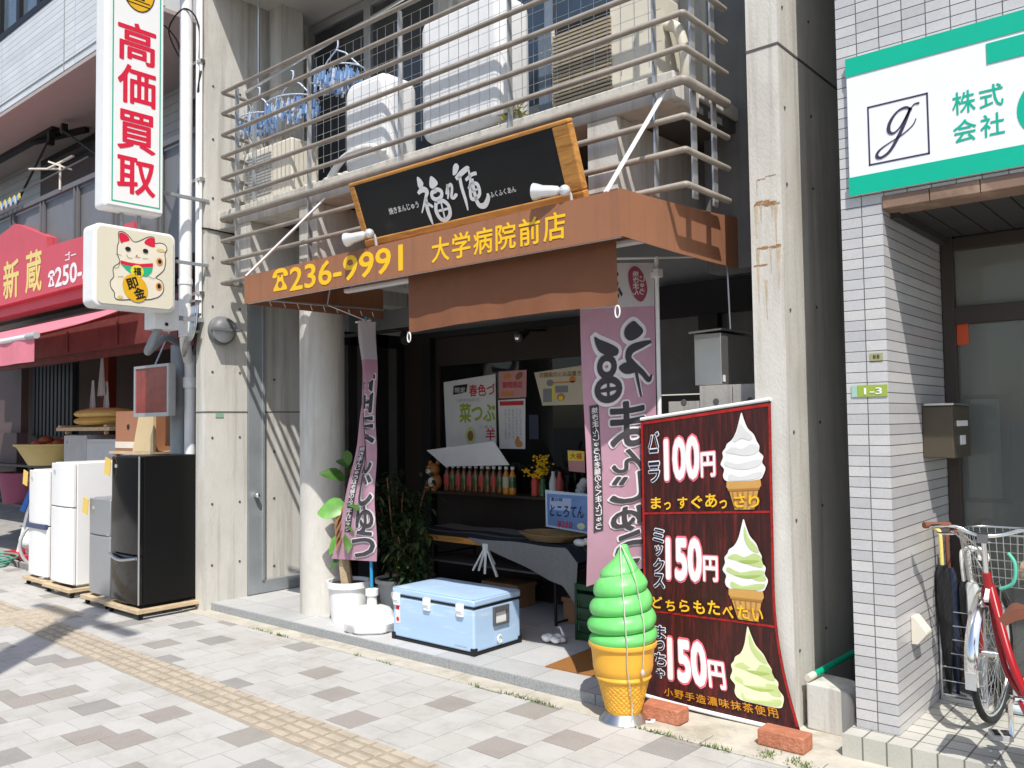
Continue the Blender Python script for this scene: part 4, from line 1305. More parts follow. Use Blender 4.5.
m = MB().box(-9.55, -7.85, 4.3, 4.9, 1.37, 1.398)
for x in (-9.5, -7.95):
    for y in (4.33, 4.82):
        m.box(x, x + 0.05, y, y + 0.05, 0, 1.37)
m.build('frame', 'wood_pale', k)
m2 = MB().box(-8.45, -7.92, 4.42, 4.8, 1.42, 1.455)
m2.build('tray', 'cream', k)
k = thing('display_board', 'red display board in a grey frame hung between the red shop and the pipes', 'board', (-7.93, 4.0, 1.75))
MB().box(-8.24, -7.62, 3.97, 4.02, 1.79, 2.22).build('panel', flat('board_red', (0.24, 0.035, 0.03), 0.2, var=0.35).name, k)
m = MB()
for x0, x1, z0, z1 in ((-8.27, -7.59, 1.755, 1.79), (-8.27, -7.59, 2.22, 2.245), (-8.27, -8.24, 1.79, 2.22), (-7.62, -7.59, 1.79, 2.22)):
    m.box(x0, x1, 3.96, 4.03, z0, z1)
m.build('frame', 'aluminium', k)
for q in range(8):
    pass
MB().cyl((-7.93, 4.0, 2.24), (-7.93, 4.2, 2.7), 0.008, n=6).build('hanger', 'steel', k)
# clear bags hanging in the shop
for i, (x, z) in enumerate(((-11.0, 1.75), (-10.62, 1.72), (-10.75, 2.05))):
    m = MB()
    m.grid(lambda u, v: (x + 0.2 * (u - 0.5) * (0.3 + v) , 4.75 + 0.05 * math.sin(6 * u) * v, z + 0.5 - 0.5 * v), 8, 6)
    tag(m.build('plastic_bag', flat('bag_%d' % i, (0.34, 0.36, 0.37), 0.3).name, smooth=60, solid=0.004, org=(x, 4.75, z)), ('long grey', 'wrinkled pale', 'short clear')[i] + ' plastic bag hanging beside the red post', 'bag')
# bicycle wheel, toy stroller and hose at the left edge
k = thing('wheelbarrow_wheel', 'grey wheel with wire spokes leaning behind the white refrigerator', 'wheel', (-11.1, 4.2, 0))
m = MB()
c = Vector((-10.75, 4.15, 0.30))
m.tube([c + Vector((0.12 * math.cos(t), 0.27 * math.cos(t), 0.29 * math.sin(t))) for t in [i * 2 * math.pi / 32 for i in range(32)]], 0.018, 8, True)
m.build('tyre', 'grey_plastic', k, smooth=60)
m = MB()
for i in range(14):
    t = i * 2 * math.pi / 14
    m.cyl(c, c + Vector((0.12 * math.cos(t), 0.27 * math.cos(t), 0.29 * math.sin(t))), 0.003, n=5)
m.build('spokes', 'steel', k)
k = thing('folding_cart', 'small white folding cart with blue and red parts at the left edge', 'cart', (-12, 4.5, 0))
MB().bar((-12.1, 4.3, 0.05), (-11.9, 4.4, 0.85), 0.04, 0.04).bar((-11.8, 4.3, 0.05), (-12.1, 4.4, 0.55), 0.04, 0.04).build('frame', 'white_paint', k)
MB().bar((-12.0, 4.32, 0.6), (-11.9, 4.4, 0.9), 0.07, 0.06).build('handle', flat('toy_blue', (0.03, 0.15, 0.5)).name, k)
MB().box(-12.3, -11.6, 4.2, 4.5, 0.02, 0.08).build('foot', flat('toy_red', (0.5, 0.03, 0.04)).name, k)
MB().ball((-11.75, 4.35, 0.25), 0.16, (1.3, 1, .8)).build('seat', 'white_plastic', k, smooth=60)
h = [(-11.9 + 0.9 * math.cos(t) * (1 - 0.02 * t) * 0.6, 3.78 + 0.28 * math.sin(t) + 0.01 * t, 0.016 + 0.004 * t) for t in [i * 0.4 for i in range(42)]]
tag(MB().tube(h, 0.013, 6).build('hose', flat('hose_green', (0.12, 0.34, 0.25), 0.4).name, org=(-11.9, 3.8, 0)), 'coiled green garden hose on the pavement at the left edge', 'hose')
# laundry clips on the far balcony
k = thing('laundry_hanger', 'small string of blue and yellow clothes pegs along the far balcony rail', 'hanger', (-12.9, 4.3, 4.7))
m = MB()
for i in range(26):
    m.mat(i % 3)
    x = -13.6 + i * 0.055
    m.obox((x, 4.3, 4.70 + 0.025 * math.sin(i * 2.1)), (0.02, 0, 0.012), (0, 0.01, 0), (-0.01, 0, 0.035))
m.build('peg', [flat('peg_blue', (0.08, 0.3, 0.6)).name, flat('peg_yellow', (0.6, 0.5, 0.15)).name, 'good_e'], k)
MB().cyl((-14.5, 4.3, 4.74), (-10.2, 4.32, 4.82), 0.012, n=6).build('pole', 'steel', k)
k = thing('aerial', 'pale little aerial clamped on the far balcony rail', 'aerial', (-11, 4.35, 4.6))
MB().cyl((-11.05, 4.35, 4.6), (-11.05, 4.35, 4.95), 0.014, n=8).cyl((-11.75, 4.25, 4.98), (-11.05, 4.35, 4.86), 0.014, n=8).bar((-11.3, 4.3, 4.9), (-10.8, 4.4, 4.98), 0.03, 0.02).bar((-11.15, 4.25, 4.95), (-10.95, 4.45, 4.85), 0.02, 0.02).build('rod', 'cream', k)
# ================================================================ brown awning over the shop
mat('awning_brown', (0.30, 0.130, 0.066), 0.8, var=0.07, scale=3, bump=0.12, bscale=420, streak=((0.20, 0.09, 0.055), 0.55))
translucent('curtain_brown', (0.25, 0.10, 0.048), 0.18)
flat('gold', (0.86, 0.50, 0.01), 0.45)
K = thing('shop_awning', 'brown fabric awning with a yellow phone number over the shop front', 'awning', (-4.1, 3.68, 2.6))
AX0, AX1, AY, AZ0 = -5.875, -2.398, 3.68, 2.595
a = MB()
top = lambda u: 2.81 + 0.03 * u
wob = lambda u, v: 0.0010 * math.sin(u * 9 + v) + 0.0005 * math.sin(u * 23 + 1)
a.grid(lambda u, v: (AX0 + (AX1 - AX0) * u, AY + wob(u, v) * math.sin(math.pi * u), AZ0 + (top(u) - AZ0) * v), 60, 4)
a.grid(lambda u, v: (AX1, AY + 1.3 * u, AZ0 + (2.84 + 0.075 * u - AZ0) * v - 0.008 * math.sin(math.pi * u)), 16, 4)
a.grid(lambda u, v: (AX0, AY + 1.4 * (1 - u), AZ0 + (2.81 + 0.10 * (1 - u) - AZ0) * v), 16, 4)
a.build('valance', 'awning_brown', K, smooth=40, solid=0.006)
a = MB()
a.grid(lambda u, v: (AX0 + (AX1 - AX0) * u, AY + 1.3 * v, 2.81 + 0.03 * u + 0.08 * v - 0.02 * math.sin(math.pi * v)), 40, 8)
a.build('roof_fabric', 'awning_brown', K, smooth=40, solid=0.005)
mf = plane((0, AY - 0.0052, AZ0), (1, 0, 0), (0, 0, 1))
l = MB()
phone(l, mf, -5.49, 0.052, 0.19, 0.165, 0.0)
l.build('phone_mark', 'gold', K)
l = MB()
for c, x0, x1 in (('236-9991', -5.27, -4.06),):
    txt(l, c, mf, x0, 0.035, x1 - x0, 0.165, 0.017, 0.0)
l.build('lettering', 'gold', K)
l = MB()
for i, c in enumerate('大学病院前店'):
    txt(l, c, mf, -3.79 + i * 0.176, 0.045, 0.148, 0.15, 0.016, 0.0)
l.build('lettering', 'gold', K)
m = MB()
m.box(-5.45, -2.5, 4.36, 4.46, 2.725, 2.80).box(-5.45, -2.5, 4.30, 4.355, 2.70, 2.735)
m.build('cassette', 'white_paint', K, bevel=0.01)
m = MB()
m.cyl((-5.80, 3.72, 2.63), (-5.78, 5.0, 2.66), 0.009, n=8)
for i in range(9):
    y = 3.85 + i * 0.13
    m.tube([(-5.80, y, 2.635), (-5.80, y + 0.015, 2.60), (-5.81, y + 0.03, 2.595)], 0.004, 5)
m.tube([(-5.79, 4.4, 2.65), (-5.6, 4.3, 2.82)], 0.006, 6).tube([(-5.79, 4.4, 2.65), (-5.62, 4.7, 2.52)], 0.006, 6)
m.cyl((AX0 + 0.02, AY + 0.02, AZ0 + 0.01), (AX1 - 0.02, AY + 0.02, AZ0 + 0.01), 0.012, n=8)
m.build('frame', 'aluminium', K, smooth=40)
for p, q in (((-5.95, 3.74, 2.83), (-5.48, 4.15, 3.44)), ((-2.54, 3.74, 2.86), (-2.40, 4.15, 3.50))):
    MB().bar(p, q, 0.03, 0.012).build('stay', 'white_paint', K)
# hanging curtain
K = thing('shop_curtain', 'plain brown cloth curtain hanging below the awning with white corner clips', 'curtain', (-3.33, 3.8, 2.45))
a = MB()
def cur(u, v):
    x = -4.14 + 1.62 * u
    b = (1 - v) ** 1.5
    y = 3.80 + 0.007 * math.sin(u * 14 + 0.5) * b - 0.012 * b * math.sin(math.pi * u) + 0.003 * math.sin(u * 41) * b
    return (x, y, 2.245 + 0.43 * v + 0.012 * math.sin(math.pi * u) * (1 - v) + 0.02 * u * (1 - v))
a.grid(cur, 80, 14)
a.build('cloth', 'curtain_brown', K, smooth=60, solid=0.004)
for x, z in ((-4.14, 2.25), (-2.52, 2.265)):
    MB().tube([(x + 0.015 * math.cos(t), 3.80, z - 0.035 + 0.032 * math.sin(t)) for t in [i * 2 * math.pi / 14 for i in range(14)]], 0.0045, 6, True).build('clip', 'white_plastic', K, smooth=60)
MB().cyl((-4.3, 3.8, 2.665), (-2.5, 3.8, 2.675), 0.012, n=10).build('pole', 'aluminium', K, smooth=40)
# curtain drop shade is cloth, so nothing else is needed here

# ================================================================ wooden name board on the awning
K = thing('name_board', 'black shop name board with white brush writing in an orange wooden frame', 'sign', (-3.6, 3.72, 2.85))
O = Vector((-4.545, 3.785, 2.862)); U = Vector((1, 0, 0)); Wv = Vector((0, -0.14, 0.37)).normalized()
bw, bh = 1.845, 0.435
Nn = U.cross(Wv).normalized()
def bbox(x0, x1, y0, y1, f, b):
    c = O + U * (x0 + x1) / 2 + Wv * (y0 + y1) / 2 + Nn * (f + b) / 2
    return (c, U * (x1 - x0) / 2, Wv * (y1 - y0) / 2, Nn * (f - b) / 2)
m = MB()
m.obox(*bbox(0.03, bw - 0.08, 0.03, bh - 0.015, 0.0, -0.03))
m.build('panel', mat('board_black', (0.012, 0.012, 0.012), 0.4, var=0.2, scale=4).name, K)
m = MB()
for a, b_, c, d_ in ((0.0, bw, 0.0, 0.05), (0.0, bw, bh - 0.024, bh), (0.0, 0.055, 0.0505, bh - 0.0245), (bw - 0.115, bw, 0.0505, bh - 0.0245)):
    m.obox(*bbox(a, b_, c, d_, 0.006, -0.045))
m.build('frame', 'wood_orange', K, bevel=0.008)
MB().obox(*bbox(0.1, bw - 0.1, -0.06, -0.002, -0.0, -0.04)).build('foot', 'wood_orange', K)
mf = plane(O, U, Wv)
l = MB()
txt(l, '焼きまんじゅう', mf, 0.315, 0.172, 0.28, 0.042, 0.012)
txt(l, 'ふくふくあん', mf, 1.19, 0.125, 0.20, 0.033, 0.010)
def br(P, x, y, w, h, th):
    stroke(l, [(x + a[0] * w, y + a[1] * h, a[2] if len(a) > 2 else 1) for a in P], mf, th, 0.003, 5)
x, y, w, h = 0.60, 0.065, 0.285, 0.29       # the first brush character
t = 0.028
pol(l, [(x + a * w, y + b_ * h) for a, b_ in spline([(.12, .84), (.16, 1.0), (.24, .96), (.30, .84), (.22, .76), (.14, .76)], 4, True)], mf, 0.003)
br([(.06, .66, .7), (.22, .72, 1.3), (.34, .66, 1.2), (.26, .54, .8), (.10, .34, .5), (.02, .24, .3)], x, y, w, h, t)
br([(.26, .54, .8), (.22, .3, 1.1), (.24, .08, .9), (.26, -.05, .4)], x, y, w, h, t)
br([(.22, .44, .6), (.36, .34, .7), (.40, .30, .5)], x, y, w, h, t)
pol(l, [(x + a * w, y + b_ * h) for a, b_ in spline([(.46, .76), (.56, .94), (.68, .86), (.72, .76), (.62, .70), (.52, .68)], 4, True)], mf, 0.003)
br([(.62, .62), (.48, .60), (.46, .50), (.58, .44), (.72, .48), (.76, .58), (.66, .64), (.58, .62)], x, y, w, h, t * .95)
br([(.52, .38, 1), (.46, .2, 1.1), (.54, .02, 1), (.70, -.01, 1), (.84, .08, 1.1), (.86, .26, 1), (.74, .38, 1), (.56, .38, .9)], x, y, w, h, t * .95)
br([(.52, .2, .7), (.82, .2, .7)], x, y, w, h, t * .8)
br([(.67, .36, .6), (.66, .02, .6)], x, y, w, h, t * .8)
x, y, w, h = 0.845, 0.16, 0.085, 0.11      # the repeat mark
br([(.05, .45, .6), (.35, .8, 1), (.42, .95, .8), (.30, .5, .9), (.1, .18, .6)], x, y, w, h, .02)
br([(.40, .80, .8), (.72, .9, 1.1), (.78, .72, 1), (.6, .4, 1), (.5, .22, 1), (.7, .16, 1), (1.0, .3, 1.2), (1.05, .36, .5)], x, y, w, h, .02)
x, y, w, h = 0.93, 0.08, 0.245, 0.29         # the last brush character
pol(l, [(x + a * w, y + b_ * h) for a, b_ in spline([(.06, .80), (.14, .96), (.26, 1.0), (.32, .92), (.22, .82), (.12, .78)], 4, True)], mf, 0.003)
br([(.12, .70, .9), (.34, .78, 1.2), (.56, .84, 1.1), (.62, .82, .6)], x, y, w, h, t)
br([(.26, .74, 1), (.24, .5, 1), (.26, .22, .9), (.25, .02, .4)], x, y, w, h, t * .9)
br([(.42, .62, .8), (.66, .70, 1), (.82, .70, .9)], x, y, w, h, t * .8)
br([(.60, .82, .6), (.56, .56, .9), (.44, .44, .6)], x, y, w, h, t * .8)
br([(.50, .46, .9), (.46, .24, 1), (.62, .22, 1), (.76, .30, 1), (.76, .48, 1), (.6, .52, .9), (.5, .46, .9)], x, y, w, h, t * .85)
br([(.48, .35, .6), (.76, .40, .6)], x, y, w, h, t * .7)
br([(.64, .62, .8), (.60, .3, 1), (.64, .08, 1.2), (.82, .04, 1.4), (.98, .16, 1.2), (1.0, .26, .6)], x, y, w, h, t * .9)
l.build('lettering', flat('letter_white', (0.80, 0.80, 0.79)).name, K)
flat('lamp_white', (0.72, 0.72, 0.71), 0.22, metal=0.35)
# spot lamps
def spot(label, c, side):
    k = thing('spot_lamp', label, 'lamp', c)
    c = Vector(c)
    h = MB()
    d = Vector((side, -0.25, 0.10 if side < -0.9 else -0.12)).normalized()
    h.tube([c - d * 0.04, c - d * 0.03, c, c + d * 0.06, c + d * 0.10, c + d * 0.115], 0.03, 20, rs=[0.014, 0.026, 0.030, 0.034, 0.046, 0.048])
    h.build('shade', 'lamp_white', k, smooth=45)
    a = MB().tube(spline([c - d * 0.03, c - d * 0.06 + Vector((0, 0.0, 0.01)), c - d * 0.08 + Vector((0, 0.03, -0.01)), c - d * 0.08 + Vector((0, 0.05, -0.08))], 6), 0.010, 10)
    a.ball(c - d * 0.07, 0.032, (1, 1, 1), 14, 10)
    a.build('arm', 'lamp_white', k, smooth=60)
    MB().ball(c + d * 0.095, 0.036, (1, 1, 1), 12, 8).build('bulb', 'white_plastic', k, smooth=60)
spot('silvery white spot lamp at the left end of the black name board', (-4.43, 3.64, 2.90), -0.8)
spot('silvery white spot lamp at the right end of the black name board', (-2.83, 3.66, 2.905), -1.0)

# ================================================================ pink banners
translucent('banner_pink', (0.60, 0.345, 0.435), 0.30, 0.06)
translucent('banner_white', (0.66, 0.62, 0.64), 0.30, 0.04)
flat('banner_ink', (0.055, 0.05, 0.055), 0.8); flat('banner_red', (0.30, 0.06, 0.09), 0.8); flat('banner_edge', (0.74, 0.70, 0.72), 0.8)
K = thing('pink_banner', 'pink banner with large outlined dark characters seen from behind, beside the menu sheet', 'banner', (-2.8, 4.65, 0))
PA = Vector((-2.98, 4.10, 0)); PB = Vector((-2.80, 4.65, 0)); PD = (PB - PA); BL = PD.length; PD.normalize(); PN = Vector((PD.y, -PD.x, 0))
ZB0, ZB1 = 0.72, 2.60
def bmap(x, y, l=0.0):
    """x from the free edge to the pole, y up; the cloth waves a little"""
    w = 0.022 * math.sin(y * 3.1 + x * 3) * (1 - x / BL) + 0.006 * math.sin(x * 9 + y * 1.2)
    sag = 0.03 * (1 - x / BL) ** 2 * (1 - y / 1.9)
    return PA + PD * (x + 0.01) + PN * (w + l) + Vector((0, 0, ZB0 + y + 0.05 * (x / BL) - sag))
a = MB()
a.grid(lambda u, v: bmap(u * BL * 0.965, v * 1.60), 22, 50)
a.mat(1)
a.grid(lambda u, v: bmap(u * BL * 0.965, 1.60 + v * 0.27), 22, 12)
a.build('cloth', ['banner_pink', 'banner_white'], K, smooth=70)
big = (('福', 0.075, 1.04, 0.45, 0.46), ('ま', 0.19, 0.755, 0.27, 0.265), ('ん', 0.19, 0.605, 0.26, 0.13), ('じ', 0.165, 0.42, 0.28, 0.17), ('ゅ', 0.17, 0.255, 0.25, 0.14), ('う', 0.20, 0.05, 0.24, 0.19))
def zb(x, y, w=1.0): return (0.08 + (x - 465) * 0.00267, 1.525 - y * 0.002227, w)
l = MB(); l2 = MB()
for P in ([(580, 6), (558, 24), (556, 46), (572, 60), (598, 50), (608, 34), (596, 18)], [(470, 42), (486, 50), (516, 64), (538, 80), (532, 97), (502, 92), (480, 78)], [(538, 130), (560, 118), (590, 128), (586, 147), (556, 149)]):
    Q = spline([zb(*p)[:2] for p in P], 4, True)
    pol(l2, Q, bmap, 0.010)
    stroke(l, Q, bmap, 0.055, 0.005, 1, True)
for P, w in (([(630, 66, .4), (606, 72, .9), (574, 84, 1.2), (566, 106, 1), (580, 126, .9), (604, 150, .8), (622, 172, .7), (630, 158, .3)], 0.045), ([(584, 128, .8), (591, 168, .7), (600, 216, .5)], 0.03)):
    Q = [zb(*p) for p in P]
    stroke(l2, Q, bmap, w, 0.0104)
    stroke(l, [(q[0], q[1], q[2] + 0.7) for q in Q], bmap, w, 0.0052)
for cx, cy, rx, ry in ((504, 124, 21, 24), (506, 186, 33, 27)):
    Q = [zb(cx + rx * math.cos(t), cy + ry * math.sin(t))[:2] for t in [i * 2 * math.pi / 20 for i in range(20)]]
    stroke(l2, Q, bmap, 0.042, 0.0102, 1, True)
    stroke(l, Q, bmap, 0.085, 0.0054, 1, True)
stroke(l2, [zb(506, 162, .7), zb(505, 210, .7)], bmap, 0.03, 0.0106); stroke(l2, [zb(480, 187, .7), zb(530, 185, .7)], bmap, 0.03, 0.0108)
for c, x, y, w, h in big[1:]:
    txt(l, c, bmap, x, y, w, h, 0.056, 0.005, True)
    txt(l2, c, bmap, x, y, w, h, 0.022, 0.010, True)
l.build('outline', 'banner_edge', K)
l2.build('lettering', 'banner_ink', K)
l = MB()
for k in range(24):
    y0 = 0.30 + k * 0.0305
    pol(l, [(0.04, y0), (0.11, y0), (0.11, y0 + 0.0305), (0.04, y0 + 0.0305)], bmap, 0.005)
l.build('strip', 'banner_ink', K)
l = MB(); vtxt(l, '焼きまんじゅうは老舗のふくまんじゅう', bmap, 0.051, 0.31, 0.046, 0.71, 0.012, 0.009, True)
l.build('small_lettering', 'banner_edge', K)
l = MB(); pol(l, spline([(0.36, 1.75), (0.40, 1.66), (0.46, 1.63), (0.50, 1.70), (0.47, 1.80), (0.41, 1.85), (0.36, 1.82)], 4, True), bmap, 0.005)
l.build('seal', 'banner_red', K)
l = MB(); txt(l, 'ふ', bmap, 0.22, 1.66, 0.09, 0.15, 0.03, 0.005, True); l.build('top_lettering', 'banner_ink', K)
l = MB(); vtxt(l, '焼きまん', bmap, 0.385, 1.67, 0.045, 0.15, 0.01, 0.009, True); vtxt(l, 'じゅう', bmap, 0.435, 1.67, 0.04, 0.12, 0.01, 0.009, True)
l.build('seal_lettering', 'banner_edge', K)
p = MB().cyl((-2.795, 4.665, 0.064), (-2.795, 4.665, 2.68), 0.0135, n=12)
arm0 = PA + Vector((0, 0, ZB1 + 0.01)); arm1 = PA + PD * 1.12 + Vector((0, 0, ZB1 + 0.13))
p.cyl(arm0, arm1, 0.007, n=8)
p.box(-2.825, -2.765, 4.63, 4.69, 2.55, 2.60)
p.build('pole', 'white_paint', K, smooth=40)
l = MB()
for z in (1.66, 2.56, 1.0):
    l.bar(PA + PD * (BL * 0.93) + Vector((0, 0, z)), (-2.795, 4.665, z), 0.02, 0.035)
l.build('loop', 'white_paint', K)
MB().cyl((-2.795, 4.68, 0.064), (-2.795, 4.68, 0.12), 0.14, 0.10, n=24).build('base', 'grey_plastic', K, smooth=40)

K = thing('pink_banner', 'furled pink banner on a blue pole standing by the round column', 'banner', (-5.12, 4.35, 0))
def lmap(x, y, l=0.0):
    """x 0 at the free edge .. 1 at the pole; the cloth is bunched at the top"""
    v = y / 1.86
    wd = 0.045 + 0.006 * math.sin(v * 21) + 0.51 * max(0, 1 - v / 0.66) ** 1.05
    f = max(0.0, (v - 0.12)) * 0.09
    X = -5.205 + 0.07 * (1 - v) - wd * (1 - x) + 0.012 * math.sin(v * 18)
    Yy = 4.36 - f * math.sin(x * 9.5 + 2.2 * v)
    return Vector((X, Yy - l, 0.60 + y - 0.03 * (1 - x) * (1 - v)))
a = MB()
a.grid(lambda u, v: lmap(u, v * 1.56), 40, 60)
a.mat(1)
a.grid(lambda u, v: lmap(u, 1.56 + v * 0.3), 40, 12)
a.build('cloth', ['banner_pink', 'banner_white'], K, smooth=70)
l = MB(); l2 = MB(); l3 = MB(); l4 = MB()
for c, x, y, w, h in (('う', 0.42, 0.03, 0.54, 0.20), ('ゅ', 0.46, 0.22, 0.50, 0.20), ('じ', 0.46, 0.43, 0.5, 0.24), ('ん', 0.4, 0.68, 0.5, 0.2), ('ま', 0.35, 0.9, 0.6, 0.24), ('福', 0.3, 1.15, 0.6, 0.3)):
    txt(l, c, lmap, x, y, w, h, 0.056, 0.006)
    txt(l2, c, lmap, x, y, w, h, 0.022, 0.012)
for k in range(24):
    y0 = 0.22 + k * 0.028
    pol(l3, [(0.16, y0), (0.32, y0), (0.32, y0 + 0.028), (0.16, y0 + 0.028)], lmap, 0.004)
vtxt(l4, '焼きまんじゅうは老舗のふくまんじゅう', lmap, 0.18, 0.23, 0.12, 0.66, 0.012, 0.008)
l.build('outline', 'banner_edge', K); l2.build('lettering', 'banner_ink', K); l3.build('strip', 'banner_ink', K); l4.build('small_lettering', 'banner_edge', K)
flat('pole_blue', (0.03, 0.26, 0.48), 0.4)
MB().cyl((-5.24, 4.40, 0.30), (-5.27, 4.385, 2.50), 0.013, n=12).build('pole', 'pole_blue', K, smooth=40)
MB().cyl((-5.40, 4.385, 2.47), (-5.22, 4.385, 2.47), 0.007, n=8).build('arm', 'white_paint', K)
# its water-filled foot
m = MB()
def foot(r, z, t):
    q = 1 + 0.10 * abs(math.cos(2 * t)) if z < 0.12 else 1
    if z < 0.03: q *= 1 - 0.12 * max(0, math.cos(4 * t)) ** 6
    return r * q
m.lathe([(0, 0.0), (0.18, 0.0), (0.205, 0.02), (0.205, 0.075), (0.19, 0.095), (0.17, 0.10), (0.16, 0.135), (0.14, 0.16), (0.10, 0.175), (0.05, 0.18), (0.04, 0.19), (0.036, 0.26), (0.05, 0.262), (0.05, 0.31), (0.03, 0.315), (0, 0.315)], (-5.24, 4.40, 0.064), 40, foot)
m.build('water_base', 'white_plastic', K, smooth=35)

# ================================================================ the ice cream menu sheet
mat('menu_dark', (0.034, 0.007, 0.006), 0.5, var=0.4, scale=14, stretch=(7, 7, 0.5), coat=0.1, col2=(0.11, 0.012, 0.010), c2scale=5, c2lo=0.48, c2hi=0.64)
mat('menu_red', (0.34, 0.012, 0.010), 0.5, var=0.4, scale=30); flat('menu_pink', (0.85, 0.16, 0.22)); flat('menu_yellow', (0.85, 0.50, 0.02)); flat('menu_navy', (0.01, 0.01, 0.05)); flat('menu_orange', (0.52, 0.22, 0.01))
flat('print_white', (0.80, 0.80, 0.78)); flat('print_shade', (0.66, 0.66, 0.64)); flat('print_green', (0.50, 0.60, 0.25)); flat('print_green_deep', (0.36, 0.47, 0.12)); flat('print_cream', (0.70, 0.72, 0.48)); flat('print_wafer', (0.58, 0.32, 0.09)); flat('print_wafer_dark', (0.40, 0.18, 0.04))
K = thing('menu_sheet', 'dark red ice cream menu sheet with prices, its foot held by two bricks', 'menu', (-2.4, 4.46, 0))
# outline of the sheet in X, z (the foot flares to the right)
def xl(z): return -2.822 + 0.02 * (1.66 - z) / 1.66
def xr(z):
    t = z / 1.7
    return -1.99 + 0.15 * max(0, 1 - t / 0.45) ** 2.2
def smap(u, v, l=0.0):
    """u across, v up (0..1)"""
    zt = 1.655 + 0.10 * u
    z = 0.03 - 0.025 * u + v * (zt - 0.03 + 0.025 * u)
    X = xl(z) + (xr(z) - xl(z)) * u
    Yy = 4.47 - 0.055 * math.exp(-v * 7) - 0.012 * math.sin(u * 5 + v * 3) * (1 - v) + 0.02 * v
    return Vector((X, Yy - l, z))
a = MB()
a.grid(lambda u, v: smap(u, v), 24, 48)
a.build('sheet', 'menu_dark', K, smooth=60, solid=0.003)
b = MB()
def band(m, u0, u1, v0, v1, l=0.004, n=14):
    m.grid(lambda u, v: smap(u0 + (u1 - u0) * u, v0 + (v1 - v0) * v, l), n, n)
band(b, 0.0, 0.018, 0.08, 0.99); band(b, 0.984, 1.0, 0.02, 0.99); band(b, 0.018, 0.984, 0.982, 0.992)
band(b, 0.018, 0.984, 0.650, 0.657); band(b, 0.018, 0.984, 0.298, 0.305)
b.build('border', 'menu_red', K)
MB().tube([smap(u, 1.003) for u in [i / 10 for i in range(11)]], 0.011, 8).build('top_rod', 'white_paint', K, smooth=50)
MB().tube([smap(0.02 + u * 0.96, 0.0) for u in [i / 10 for i in range(11)]], 0.012, 8).build('bottom_rod', 'white_paint', K, smooth=50)
lo = MB()
for (name, n0, n1, price, p0, p1, line, l0) in (('バニラ', 0.765, 0.95, '100', 0.775, 0.912, 'まっすぐあっさり', 0.667), ('ミックス', 0.385, 0.60, '150', 0.425, 0.56, 'どちらもたべたい', 0.312), ('まっちゃ', 0.065, 0.255, '150', 0.082, 0.212, '', 0)):
    lw, lp, ln, ly = MB(), MB(), MB(), MB()
    vtxt(ln, name, smap, 0.065 if n0 > .7 else 0.092, n0, 0.085, n1 - n0, 0.016, 0.009)
    vtxt(lw, name, smap, 0.065 if n0 > .7 else 0.092, n0, 0.085, n1 - n0, 0.065, 0.006)
    txt(lp, price, smap, 0.20, p0, 0.265, p1 - p0, 0.080, 0.004)
    txt(lw, price, smap, 0.20, p0, 0.265, p1 - p0, 0.044, 0.008)
    txt(lp, '円', smap, 0.485, p0, 0.105, 0.08, 0.07, 0.004)
    txt(lw, '円', smap, 0.485, p0, 0.105, 0.08, 0.028, 0.008)
    for i, c in enumerate(line):
        k = 0.7 if c in 'っ' else 1
        k *= (1, .9, .95, 1.05, 1.1, .95, 1, .92)[i]
        txt(ly, c, smap, 0.085 + i * 0.108, l0 + (0.004, 0, .003, .002, .005, 0, .004, .002)[i], 0.078 * k, 0.040 * k, 0.022, 0.016)
    ln.build('name_lettering', 'menu_navy', K); lw.build('white_lettering', 'letter_white', K); lp.build('price_outline', 'menu_pink', K)
    if line: ly.build('slogan_lettering', 'menu_yellow', K)
for i, c in enumerate('小野手造濃味抹茶使用'):
    txt(lo, c, smap, 0.17 + i * 0.074, 0.022 + 0.0012 * i, 0.062, 0.026, 0.012, 0.016)

lo.build('foot_lettering', 'menu_orange', K)
